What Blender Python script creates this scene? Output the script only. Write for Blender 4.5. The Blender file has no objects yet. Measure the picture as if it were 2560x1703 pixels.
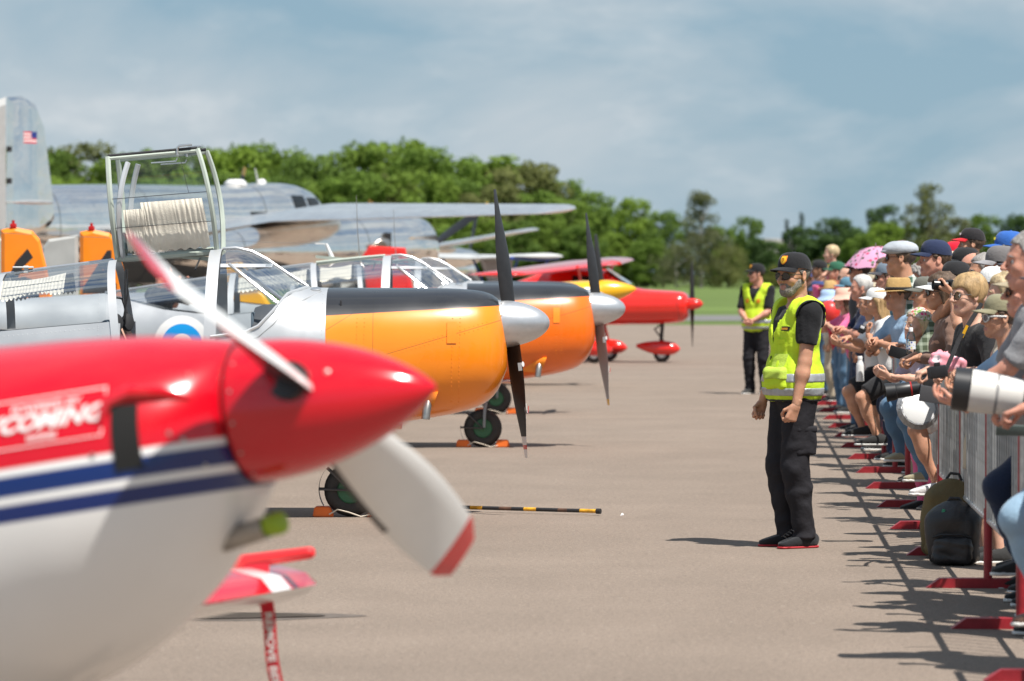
import bpy, bmesh, math, random
import numpy as np
from mathutils import Vector, Matrix
R = math.radians
PI = math.pi
rng = np.random.default_rng(7)
random.seed(7)
sc = bpy.context.scene
COL = sc.collection

# ------------------------------------------------------------------ camera
FPX = 9600.0            # focal length in pixels of the 2560 px wide photograph (135 mm)
CAMH = 1.68
PITCH = math.atan(170.5 / FPX)
cam_d = bpy.data.cameras.new('camera')
cam = bpy.data.objects.new('camera', cam_d)
COL.objects.link(cam)
cam.location = (0, 0, CAMH)
cam.rotation_euler = (PI / 2 - PITCH, 0, 0)
cam_d.lens = 135.0
cam_d.sensor_width = 36.0
cam_d.clip_start = 0.1
cam_d.clip_end = 6000
cam_d.dof.use_dof = True
cam_d.dof.focus_distance = 25.0
cam_d.dof.aperture_fstop = 3.8
sc.camera = cam

# ------------------------------------------------------------------ sun and sky
SHX, SHY = -0.36, 0.40          # shadow offset per metre of height
sun_dir = Vector((SHX, SHY, -1.0)).normalized()
sun_el = math.asin(-sun_dir.z)
sun_rot = math.atan2(-sun_dir.x, -sun_dir.y)
sd = bpy.data.lights.new('sun', 'SUN')
sd.energy = 5.0
sd.angle = R(0.53)
sd.color = (1.0, 0.955, 0.89)
so = bpy.data.objects.new('sun', sd)
COL.objects.link(so)
so.rotation_euler = sun_dir.to_track_quat('-Z', 'Y').to_euler()

world = bpy.data.worlds.new('World')
sc.world = world
world.use_nodes = True
wn = world.node_tree.nodes
wl = world.node_tree.links
wn.clear()
w_out = wn.new('ShaderNodeOutputWorld')
w_bg = wn.new('ShaderNodeBackground')
w_bg.inputs['Strength'].default_value = 0.100
sky = wn.new('ShaderNodeTexSky')
sky.sky_type = 'NISHITA'
sky.sun_disc = False
sky.sun_elevation = sun_el
sky.sun_rotation = sun_rot
sky.air_density = 1.25
sky.dust_density = 0.35
sky.ozone_density = 2.2
tc = wn.new('ShaderNodeTexCoord')
mp = wn.new('ShaderNodeMapping')
mp.inputs['Scale'].default_value = (1.0, 1.0, 2.2)
mp.inputs['Location'].default_value = (1.55, 0.85, 0.65)
wl.new(tc.outputs['Generated'], mp.inputs['Vector'])
n1 = wn.new('ShaderNodeTexNoise')
n1.inputs['Scale'].default_value = 9.5
n1.inputs['Detail'].default_value = 8
n1.inputs['Roughness'].default_value = 0.52
n1.inputs['Distortion'].default_value = 0.35
wl.new(mp.outputs['Vector'], n1.inputs['Vector'])
n2 = wn.new('ShaderNodeTexNoise')
n2.inputs['Scale'].default_value = 26.0
n2.inputs['Detail'].default_value = 7
n2.inputs['Roughness'].default_value = 0.55
wl.new(mp.outputs['Vector'], n2.inputs['Vector'])
r1 = wn.new('ShaderNodeValToRGB')
r1.color_ramp.elements[0].position = 0.38
r1.color_ramp.elements[1].position = 0.62
wl.new(n1.outputs['Fac'], r1.inputs['Fac'])
r2 = wn.new('ShaderNodeValToRGB')          # brighter puffs inside the veil
r2.color_ramp.elements[0].position = 0.50
r2.color_ramp.elements[1].position = 0.78
wl.new(n2.outputs['Fac'], r2.inputs['Fac'])
veil = wn.new('ShaderNodeMixRGB')
veil.inputs['Color2'].default_value = (3.95, 4.50, 4.90, 1)
blue = wn.new('ShaderNodeMixRGB')
blue.inputs['Fac'].default_value = 0.92
wl.new(sky.outputs['Color'], blue.inputs['Color1'])
sep = wn.new('ShaderNodeSeparateXYZ'); wl.new(tc.outputs['Generated'], sep.inputs[0])
ele = wn.new('ShaderNodeMapRange'); ele.inputs['From Min'].default_value = 0.02; ele.inputs['From Max'].default_value = 0.75
wl.new(sep.outputs['Z'], ele.inputs['Value'])
zen = wn.new('ShaderNodeMixRGB')
zen.inputs['Color1'].default_value = (1.92, 3.12, 4.05, 1); zen.inputs['Color2'].default_value = (0.62, 1.35, 2.75, 1)   # deeper blue overhead
wl.new(ele.outputs['Result'], zen.inputs['Fac']); wl.new(zen.outputs['Color'], blue.inputs['Color2'])
wl.new(blue.outputs['Color'], veil.inputs['Color1'])
vm = wn.new('ShaderNodeMath'); vm.operation = 'MULTIPLY_ADD'
vm.inputs[1].default_value = 0.95
vm.inputs[2].default_value = 0.04
wl.new(r1.outputs['Color'], vm.inputs[0])
wl.new(vm.outputs[0], veil.inputs['Fac'])
puff = wn.new('ShaderNodeMixRGB')
puff.inputs['Color2'].default_value = (5.9, 6.1, 6.2, 1)
pm = wn.new('ShaderNodeMath'); pm.operation = 'MULTIPLY'
wl.new(r2.outputs['Color'], pm.inputs[0])
wl.new(r1.outputs['Color'], pm.inputs[1])
pm2 = wn.new('ShaderNodeMath'); pm2.operation = 'MULTIPLY'
pm2.inputs[1].default_value = 0.8
wl.new(pm.outputs[0], pm2.inputs[0])
wl.new(pm2.outputs[0], puff.inputs['Fac'])
wl.new(veil.outputs['Color'], puff.inputs['Color1'])
wl.new(puff.outputs['Color'], w_bg.inputs['Color'])
wl.new(w_bg.outputs['Background'], w_out.inputs['Surface'])

sc.view_settings.view_transform = 'Standard'
sc.view_settings.look = 'None'
sc.view_settings.gamma = 1.0
sc.view_settings.exposure = 0.42
sc.view_settings.use_curve_mapping = False
sc.cycles.use_denoising = True
sc.cycles.max_bounces = 8
sc.cycles.transparent_max_bounces = 16
sc.cycles.caustics_reflective = False
sc.cycles.caustics_refractive = False

# ------------------------------------------------------------------ helpers
def W(px, py, d):
    """point at distance d (world Y) behind photo pixel (px, py)"""
    x = (px - 1280) / FPX
    v = (851.5 - py) / FPX
    cy, sy = math.cos(PITCH), math.sin(PITCH)
    diry = cy + v * sy
    dirz = -sy + v * cy
    return Vector((x / diry * d, d, CAMH + dirz / diry * d))

def tag(o, label=None, cat=None, group=None, kind=None):
    if label: o['label'] = label
    if cat: o['category'] = cat
    if group: o['group'] = group
    if kind: o['kind'] = kind
    return o

def empty(name, loc=(0, 0, 0), rot=(0, 0, 0), label=None, cat=None, group=None):
    o = bpy.data.objects.new(name, None)
    o.empty_display_size = 0.2
    COL.objects.link(o)
    o.location = loc
    o.rotation_euler = rot
    return tag(o, label, cat, group)

def mobj(name, verts, faces, mats, parent=None, smooth=True, fm=None, sharp=None):
    me = bpy.data.meshes.new(name)
    me.from_pydata([tuple(v) for v in verts] if not isinstance(verts, np.ndarray) else verts.tolist(), [], faces if not isinstance(faces, np.ndarray) else faces.tolist())
    if not isinstance(mats, (list, tuple)): mats = [mats]
    for m in mats: me.materials.append(m)
    if fm is not None:
        me.polygons.foreach_set('material_index', np.asarray(fm, dtype=np.int32))
    if smooth:
        me.polygons.foreach_set('use_smooth', np.ones(len(me.polygons), dtype=bool))
        if sharp is not None:
            me.set_sharp_from_angle(angle=R(sharp))
    me.update()
    o = bpy.data.objects.new(name, me)
    COL.objects.link(o)
    if parent is not None: o.parent = parent
    return o

class MB:
    """collects boxes, tubes, lathes and sheets into ONE mesh object"""
    def __init__(s): s.v = []; s.f = []; s.m = []
    def add(s, vs, fs, mi=0):
        b = len(s.v)
        s.v += [tuple(p) for p in vs]
        s.f += [tuple(b + i for i in f) for f in fs]
        s.m += [mi] * len(fs)
        return s
    def box(s, c, d, rot=None, mi=0, bev=0.0):
        x, y, z = [q / 2 for q in d]
        if bev <= 0:
            vs = [Vector((a * x, b * y, e * z)) for a in (-1, 1) for b in (-1, 1) for e in (-1, 1)]
            fs = [(0, 1, 3, 2), (4, 6, 7, 5), (0, 4, 5, 1), (2, 3, 7, 6), (0, 2, 6, 4), (1, 5, 7, 3)]
        else:
            bm = bmesh.new()
            bmesh.ops.create_cube(bm, size=1.0)
            for v in bm.verts: v.co = Vector((v.co.x * d[0], v.co.y * d[1], v.co.z * d[2]))
            bmesh.ops.bevel(bm, geom=bm.edges[:], offset=min(bev, min(d) * .45), segments=2, affect='EDGES', profile=.6)
            vs = [v.co.copy() for v in bm.verts]
            bm.verts.index_update()
            fs = [tuple(v.index for v in f.verts) for f in bm.faces]
            bm.free()
        if rot is not None: vs = [rot @ v for v in vs]
        c = Vector(c)
        return s.add([v + c for v in vs], fs, mi)
    def tube(s, pts, r, n=8, mi=0, caps=True):
        pts = [Vector(p) for p in pts]
        if not isinstance(r, (list, tuple)): r = [r] * len(pts)
        vs = []; fs = []
        up = Vector((0, 0, 1))
        prev = None
        for i, p in enumerate(pts):
            t = (pts[min(i + 1, len(pts) - 1)] - pts[max(i - 1, 0)]).normalized()
            if prev is None:
                a = t.orthogonal().normalized()
            else:
                a = (prev - t * prev.dot(t))
                a = a.normalized() if a.length > 1e-6 else t.orthogonal().normalized()
            prev = a
            b = t.cross(a)
            for k in range(n):
                q = 2 * PI * k / n
                vs.append(p + (a * math.cos(q) + b * math.sin(q)) * r[i])
        for i in range(len(pts) - 1):
            for k in range(n):
                k2 = (k + 1) % n
                fs.append((i * n + k, i * n + k2, (i + 1) * n + k2, (i + 1) * n + k))
        if caps:
            fs.append(tuple(range(n - 1, -1, -1)))
            fs.append(tuple((len(pts) - 1) * n + k for k in range(n)))
        return s.add(vs, fs, mi)
    def lathe(s, prof, n=24, mat4=None, mi=0, sx=1.0, sy=1.0):
        """profile [(r, h)] turned about local z"""
        vs = []; fs = []
        for (r, h) in prof:
            for k in range(n):
                a = 2 * PI * k / n
                vs.append(Vector((r * math.cos(a) * sx, r * math.sin(a) * sy, h)))
        for i in range(len(prof) - 1):
            for k in range(n):
                k2 = (k + 1) % n
                fs.append((i * n + k, i * n + k2, (i + 1) * n + k2, (i + 1) * n + k))
        fs.append(tuple(range(n - 1, -1, -1)))
        fs.append(tuple((len(prof) - 1) * n + k for k in range(n)))
        if mat4 is not None: vs = [mat4 @ v for v in vs]
        return s.add(vs, fs, mi)
    def grid(s, fn, nu, nv, mi=0, closed_u=False):
        vs = [fn(u / (nu if closed_u else nu - 1), v / (nv - 1)) for v in range(nv) for u in range(nu)]
        fs = []
        for v in range(nv - 1):
            for u in range(nu if closed_u else nu - 1):
                u2 = (u + 1) % nu
                fs.append((v * nu + u, v * nu + u2, (v + 1) * nu + u2, (v + 1) * nu + u))
        return s.add(vs, fs, mi)
    def build(s, name, mats, parent=None, smooth=True, sharp=40):
        return mobj(name, s.v, s.f, mats, parent, smooth, s.m, sharp)

def AX(axis):
    """matrix turning local z onto axis"""
    return Vector(axis).normalized().to_track_quat('Z', 'Y').to_matrix().to_4x4()
def TM(loc, axis=(0, 0, 1)): return Matrix.Translation(Vector(loc)) @ AX(axis)

def lerp_table(t, x):
    xs = [a[0] for a in t]
    return [float(np.interp(x, xs, [a[i] for a in t])) for i in range(1, len(t[0]))]

def smooth_table(t, x):
    """monotone cubic-ish interpolation of table rows"""
    xs = np.array([a[0] for a in t], float)
    out = []
    for i in range(1, len(t[0])):
        ys = np.array([a[i] for a in t], float)
        h = np.diff(xs); dl = np.diff(ys) / h
        m = np.zeros(len(xs)); m[0] = dl[0]; m[-1] = dl[-1]
        for k in range(1, len(xs) - 1):
            m[k] = 0 if dl[k - 1] * dl[k] <= 0 else 2 * dl[k - 1] * dl[k] / (dl[k - 1] + dl[k])
        k = int(np.clip(np.searchsorted(xs, x) - 1, 0, len(xs) - 2))
        u = min(max((x - xs[k]) / h[k], 0), 1)
        out.append(float((2*u**3-3*u**2+1)*ys[k] + (u**3-2*u**2+u)*h[k]*m[k] + (-2*u**3+3*u**2)*ys[k+1] + (u**3-u**2)*h[k]*m[k+1]))
    return out

# ------------------------------------------------------------------ materials
_MC = {}
def mat(name, col, rough=0.5, metal=0.0, var=0.08, vscale=6.0, bump=0.0, bscale=80.0, coat=0.0, spec=0.5, sss=0.0, sheen=0.0, stretch=None, aniso=0):
    if name in _MC: return _MC[name]
    m = bpy.data.materials.new(name); _MC[name] = m
    m.use_nodes = True
    nt = m.node_tree; N = nt.nodes; L = nt.links
    b = N['Principled BSDF']
    b.inputs['Roughness'].default_value = rough
    b.inputs['Metallic'].default_value = metal
    b.inputs['Specular IOR Level'].default_value = spec
    if coat:
        b.inputs['Coat Weight'].default_value = coat
        b.inputs['Coat Roughness'].default_value = 0.05
    if sss:
        b.inputs['Subsurface Weight'].default_value = sss
        b.inputs['Subsurface Radius'].default_value = (0.012, 0.004, 0.002)
        b.inputs['Subsurface Scale'].default_value = 1.0
    if sheen: b.inputs['Sheen Weight'].default_value = sheen
    t = N.new('ShaderNodeTexCoord')
    src = t.outputs['Object']
    if stretch:
        mpn = N.new('ShaderNodeMapping'); mpn.inputs['Scale'].default_value = stretch
        L.new(src, mpn.inputs['Vector']); src = mpn.outputs['Vector']
    n = N.new('ShaderNodeTexNoise'); n.inputs['Scale'].default_value = vscale; n.inputs['Detail'].default_value = 5
    L.new(src, n.inputs['Vector'])
    r = N.new('ShaderNodeMapRange')
    r.inputs['From Min'].default_value = 0.3; r.inputs['From Max'].default_value = 0.7
    r.inputs['To Min'].default_value = 1 - var; r.inputs['To Max'].default_value = 1 + var
    L.new(n.outputs['Fac'], r.inputs['Value'])
    mx = N.new('ShaderNodeMixRGB'); mx.blend_type = 'MULTIPLY'; mx.inputs['Fac'].default_value = 1
    mx.inputs['Color1'].default_value = (*col, 1)
    L.new(r.outputs['Result'], mx.inputs['Color2'])
    L.new(mx.outputs['Color'], b.inputs['Base Color'])
    if bump:
        n3 = N.new('ShaderNodeTexNoise'); n3.inputs['Scale'].default_value = bscale; n3.inputs['Detail'].default_value = 4
        L.new(src, n3.inputs['Vector'])
        bp = N.new('ShaderNodeBump'); bp.inputs['Strength'].default_value = bump; bp.inputs['Distance'].default_value = 0.01
        L.new(n3.outputs['Fac'], bp.inputs['Height'])
        L.new(bp.outputs['Normal'], b.inputs['Normal'])
    return m

def paint(name, base, layers, rough=0.3, metal=0.0, coat=0.6, lines=(), var=0.05, soft=0.0015, wave=0.0, flake=0.0, metal_layers=None):
    """flat paint scheme in object space: each layer = (colour, [(a,b,c,d)...]) where all a*x+b*y+c*z+d > 0;
    lines = [(a,b,c,d,width,[limits...])] thin dark panel gaps"""
    if name in _MC: return _MC[name]
    m = bpy.data.materials.new(name); _MC[name] = m
    m.use_nodes = True
    nt = m.node_tree; N = nt.nodes; L = nt.links
    b = N['Principled BSDF']
    b.inputs['Roughness'].default_value = rough
    b.inputs['Metallic'].default_value = metal
    b.inputs['Coat Weight'].default_value = coat
    b.inputs['Coat Roughness'].default_value = 0.04
    t = N.new('ShaderNodeTexCoord')
    def half(h):
        vm = N.new('ShaderNodeVectorMath'); vm.operation = 'DOT_PRODUCT'
        L.new(t.outputs['Object'], vm.inputs[0]); vm.inputs[1].default_value = h[:3]
        return vm.outputs['Value'], h[3]
    def mask(hs):
        cur = None
        for h in hs:
            v, d = half(h)
            mr = N.new('ShaderNodeMapRange'); mr.inputs['From Min'].default_value = -d - soft; mr.inputs['From Max'].default_value = -d + soft
            L.new(v, mr.inputs['Value'])
            o = mr.outputs['Result']
            if cur is None: cur = o
            else:
                mm = N.new('ShaderNodeMath'); mm.operation = 'MULTIPLY'
                L.new(cur, mm.inputs[0]); L.new(o, mm.inputs[1]); cur = mm.outputs[0]
        return cur
    colr = N.new('ShaderNodeRGB'); colr.outputs[0].default_value = (*base, 1)
    cur = colr.outputs[0]
    mcur = None
    for (c, hs) in layers:
        mk = mask(hs)
        mx = N.new('ShaderNodeMixRGB'); mx.inputs['Color2'].default_value = (*c, 1)
        L.new(mk, mx.inputs['Fac']); L.new(cur, mx.inputs['Color1']); cur = mx.outputs['Color']
        if metal_layers:
            mc = N.new('ShaderNodeMath'); mc.operation = 'MULTIPLY_ADD'
            mc.inputs[1].default_value = -metal
            L.new(mk, mc.inputs[0])
            if mcur is None: mc.inputs[2].default_value = metal
            else: L.new(mcur, mc.inputs[2])
            mcl = N.new('ShaderNodeMath'); mcl.operation = 'MAXIMUM'; mcl.inputs[1].default_value = 0
            L.new(mc.outputs[0], mcl.inputs[0]); mcur = mcl.outputs[0]
    if mcur is not None: L.new(mcur, b.inputs['Metallic'])
    for ln in lines:
        a, bb, c, d, wd = ln[:5]
        v, dd = half((a, bb, c, d))
        ad = N.new('ShaderNodeMath'); ad.operation = 'ADD'; ad.inputs[1].default_value = d; L.new(v, ad.inputs[0])
        ab = N.new('ShaderNodeMath'); ab.operation = 'ABSOLUTE'; L.new(ad.outputs[0], ab.inputs[0])
        lt = N.new('ShaderNodeMath'); lt.operation = 'LESS_THAN'; lt.inputs[1].default_value = wd; L.new(ab.outputs[0], lt.inputs[0])
        mk = lt.outputs[0]
        if len(ln) > 5 and ln[5]:
            m2 = mask(ln[5]); mm = N.new('ShaderNodeMath'); mm.operation = 'MULTIPLY'
            L.new(mk, mm.inputs[0]); L.new(m2, mm.inputs[1]); mk = mm.outputs[0]
        hf = N.new('ShaderNodeMath'); hf.operation = 'MULTIPLY'; hf.inputs[1].default_value = 0.62; L.new(mk, hf.inputs[0])
        mx = N.new('ShaderNodeMixRGB'); mx.inputs['Color2'].default_value = (0.02, 0.018, 0.016, 1)
        L.new(hf.outputs[0], mx.inputs['Fac']); L.new(cur, mx.inputs['Color1']); cur = mx.outputs['Color']
    n = N.new('ShaderNodeTexNoise'); n.inputs['Scale'].default_value = 3.0; n.inputs['Detail'].default_value = 6
    L.new(t.outputs['Object'], n.inputs['Vector'])
    r = N.new('ShaderNodeMapRange'); r.inputs['From Min'].default_value = .3; r.inputs['From Max'].default_value = .7
    r.inputs['To Min'].default_value = 1 - var; r.inputs['To Max'].default_value = 1 + var
    L.new(n.outputs['Fac'], r.inputs['Value'])
    mu = N.new('ShaderNodeMixRGB'); mu.blend_type = 'MULTIPLY'; mu.inputs['Fac'].default_value = 1
    L.new(cur, mu.inputs['Color1']); L.new(r.outputs['Result'], mu.inputs['Color2'])
    L.new(mu.outputs['Color'], b.inputs['Base Color'])
    rr = N.new('ShaderNodeMapRange'); rr.inputs['From Min'].default_value = .3; rr.inputs['From Max'].default_value = .7
    rr.inputs['To Min'].default_value = rough * .85; rr.inputs['To Max'].default_value = rough * 1.2
    L.new(n.outputs['Fac'], rr.inputs['Value']); L.new(rr.outputs['Result'], b.inputs['Roughness'])
    if wave:
        n3 = N.new('ShaderNodeTexNoise'); n3.inputs['Scale'].default_value = 4.5; n3.inputs['Detail'].default_value = 2
        L.new(t.outputs['Object'], n3.inputs['Vector'])
        bp = N.new('ShaderNodeBump'); bp.inputs['Strength'].default_value = wave; bp.inputs['Distance'].default_value = 0.02
        L.new(n3.outputs['Fac'], bp.inputs['Height']); L.new(bp.outputs['Normal'], b.inputs['Normal'])
    return m

def glass_mat(name, tint=(0.93, 0.96, 0.97), refl=1.0):
    if name in _MC: return _MC[name]
    m = bpy.data.materials.new(name); _MC[name] = m
    m.use_nodes = True
    nt = m.node_tree; N = nt.nodes; L = nt.links
    N.clear()
    o = N.new('ShaderNodeOutputMaterial')
    tr = N.new('ShaderNodeBsdfTransparent'); tr.inputs['Color'].default_value = (*tint, 1)
    gl = N.new('ShaderNodeBsdfGlossy'); gl.inputs['Roughness'].default_value = 0.03
    fr = N.new('ShaderNodeFresnel'); fr.inputs['IOR'].default_value = 1.5
    ml = N.new('ShaderNodeMath'); ml.operation = 'MULTIPLY'; ml.inputs[1].default_value = refl
    L.new(fr.outputs[0], ml.inputs[0])
    mx = N.new('ShaderNodeMixShader')
    L.new(ml.outputs[0], mx.inputs['Fac']); L.new(tr.outputs[0], mx.inputs[1]); L.new(gl.outputs[0], mx.inputs[2])
    L.new(mx.outputs[0], o.inputs['Surface'])
    return m
# ================================================================== ground
def ground_mat():
    m = bpy.data.materials.new('apron_asphalt'); m.use_nodes = True
    nt = m.node_tree; N = nt.nodes; L = nt.links; b = N['Principled BSDF']
    b.inputs['Roughness'].default_value = 0.93
    b.inputs['Specular IOR Level'].default_value = 0.18
    t = N.new('ShaderNodeTexCoord')
    def noise(scale, det, st=None, ro=.55):
        n = N.new('ShaderNodeTexNoise'); n.inputs['Scale'].default_value = scale; n.inputs['Detail'].default_value = det; n.inputs['Roughness'].default_value = ro
        if st:
            mpn = N.new('ShaderNodeMapping'); mpn.inputs['Scale'].default_value = st
            L.new(t.outputs['Object'], mpn.inputs['Vector']); L.new(mpn.outputs['Vector'], n.inputs['Vector'])
        else: L.new(t.outputs['Object'], n.inputs['Vector'])
        return n.outputs['Fac']
    def rng_(v, a, b2, lo, hi):
        r = N.new('ShaderNodeMapRange'); r.inputs['From Min'].default_value = a; r.inputs['From Max'].default_value = b2
        r.inputs['To Min'].default_value = lo; r.inputs['To Max'].default_value = hi
        L.new(v, r.inputs['Value']); return r.outputs['Result']
    def mul(c, v):
        mx = N.new('ShaderNodeMixRGB'); mx.blend_type = 'MULTIPLY'; mx.inputs['Fac'].default_value = 1
        if isinstance(c, tuple): mx.inputs['Color1'].default_value = (*c, 1)
        else: L.new(c, mx.inputs['Color1'])
        L.new(v, mx.inputs['Color2']); return mx.outputs['Color']
    big = rng_(noise(0.35, 5), .3, .7, .93, 1.07)
    band = rng_(noise(1.0, 4, (0.05, 0.9, 1)), .3, .7, .965, 1.035)      # paving lanes
    fine = rng_(noise(90, 3), .25, .75, .66, 1.34)
    grit = rng_(noise(320, 2), .25, .75, .70, 1.30)
    c = mul((0.236, 0.189, 0.153), big)
    mid_ = rng_(noise(32, 3), .25, .75, .80, 1.20)
    patchy = rng_(noise(1.3, 6, (1, .6, 1), .65), .35, .65, .94, 1.05)
    c = mul(c, band); c = mul(c, fine); c = mul(c, grit); c = mul(c, mid_); c = mul(c, patchy)
    # rubber and crack marks
    st = rng_(noise(1.0, 3, (0.22, 5.0, 1), .7), .66, .72, 0, .32)
    mx = N.new('ShaderNodeMixRGB'); mx.inputs['Color2'].default_value = (.10, .075, .06, 1)
    L.new(st, mx.inputs['Fac']); L.new(c, mx.inputs['Color1'])
    # pale scuffs and pebble flecks
    sp = rng_(noise(26, 1, None, .3), .74, .78, 0, .5)
    mx2 = N.new('ShaderNodeMixRGB'); mx2.inputs['Color2'].default_value = (.42, .38, .33, 1)
    L.new(sp, mx2.inputs['Fac']); L.new(mx.outputs['Color'], mx2.inputs['Color1'])
    L.new(mx2.outputs['Color'], b.inputs['Base Color'])
    bp = N.new('ShaderNodeBump'); bp.inputs['Strength'].default_value = .6; bp.inputs['Distance'].default_value = .006
    L.new(noise(180, 3), bp.inputs['Height']); L.new(bp.outputs['Normal'], b.inputs['Normal'])
    return m
def sheet(name, x0, x1, y0, y1, z, m, nx=2, ny=2, wob=0.0):
    vs = []; fs = []
    for j in range(ny):
        for i in range(nx):
            y = y0 + (y1 - y0) * j / (ny - 1)
            if wob and j in (0, ny - 1): y += wob * (math.sin(i * 1.7) + .6 * math.sin(i * 4.1 + 1))
            vs.append((x0 + (x1 - x0) * i / (nx - 1), y, z))
    for j in range(ny - 1):
        for i in range(nx - 1): fs.append((j * nx + i, j * nx + i + 1, (j + 1) * nx + i + 1, (j + 1) * nx + i))
    return mobj(name, vs, fs, m, smooth=False)
grass_m = mat('mown_grass', (0.112, 0.160, 0.046), .95, var=.35, vscale=.25, bump=.6, bscale=3, spec=.1, stretch=(.25, 1, 1))
tag(sheet('ground', -900, 900, -200, 2500, -0.02, grass_m), kind='structure')
tag(sheet('apron', -160, 160, -60, 122.5, 0.0, ground_mat(), 61, 2), kind='structure')
tag(sheet('taxiway', -400, 400, 134, 152, -0.012, mat('taxiway_asphalt', (.15, .145, .14), .95, var=.1, vscale=.3)), kind='structure')

# ================================================================== trees
def leaf_mat(name, col, var=.32):
    m = bpy.data.materials.new(name); m.use_nodes = True
    nt = m.node_tree; N = nt.nodes; L = nt.links; b = N['Principled BSDF']
    b.inputs['Roughness'].default_value = .72; b.inputs['Specular IOR Level'].default_value = .18
    g = N.new('ShaderNodeNewGeometry'); oi = N.new('ShaderNodeObjectInfo')
    t = N.new('ShaderNodeTexCoord'); n = N.new('ShaderNodeTexNoise'); n.inputs['Scale'].default_value = .45; n.inputs['Detail'].default_value = 3
    L.new(t.outputs['Object'], n.inputs['Vector'])
    add = N.new('ShaderNodeMath'); add.operation = 'ADD'; L.new(g.outputs['Random Per Island'], add.inputs[0]); L.new(n.outputs['Fac'], add.inputs[1])
    ad2 = N.new('ShaderNodeMath'); ad2.operation = 'MULTIPLY_ADD'; ad2.inputs[1].default_value = .8; L.new(oi.outputs['Random'], ad2.inputs[0]); L.new(add.outputs[0], ad2.inputs[2])
    r = N.new('ShaderNodeMapRange'); r.inputs['From Max'].default_value = 2.6; r.inputs['From Min'].default_value = .2
    L.new(ad2.outputs[0], r.inputs['Value'])
    cr = N.new('ShaderNodeValToRGB')
    e = cr.color_ramp.elements
    e[0].color = (col[0] * (1 - var), col[1] * (1 - var), col[2] * (1 - var * .6), 1)
    e[1].color = (col[0] * (1 + var * 1.5), col[1] * (1 + var * 1.2), col[2] * (1 + var * .2), 1)
    L.new(r.outputs['Result'], cr.inputs['Fac'])
    L.new(cr.outputs['Color'], b.inputs['Base Color'])
    tr = N.new('ShaderNodeBsdfTranslucent'); L.new(cr.outputs['Color'], tr.inputs['Color'])
    mx = N.new('ShaderNodeMixShader'); mx.inputs['Fac'].default_value = .38
    L.new(b.outputs[0], mx.inputs[1]); L.new(tr.outputs[0], mx.inputs[2])
    L.new(mx.outputs[0], N['Material Output'].inputs['Surface'])
    return m
LEAF = {'bright': leaf_mat('leaves_bright', (0.172, 0.268, 0.046)), 'mid': leaf_mat('leaves_mid', (0.128, 0.212, 0.042)),
        'dark': leaf_mat('leaves_dark', (0.074, 0.134, 0.044)), 'olive': leaf_mat('leaves_olive', (0.148, 0.172, 0.066)),
        'birch': leaf_mat('leaves_birch', (0.145, 0.166, 0.085)), 'yellow': leaf_mat('leaves_yellow', (0.17, 0.175, 0.045)),
        'pine': leaf_mat('leaves_conifer', (0.032, 0.062, 0.038))}
bark = mat('bark', (.075, .06, .05), .9, var=.25, vscale=2, bump=.6, bscale=12)
pale_bark = mat('pale_bark', (.36, .34, .31), .9, var=.3, vscale=2)
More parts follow.
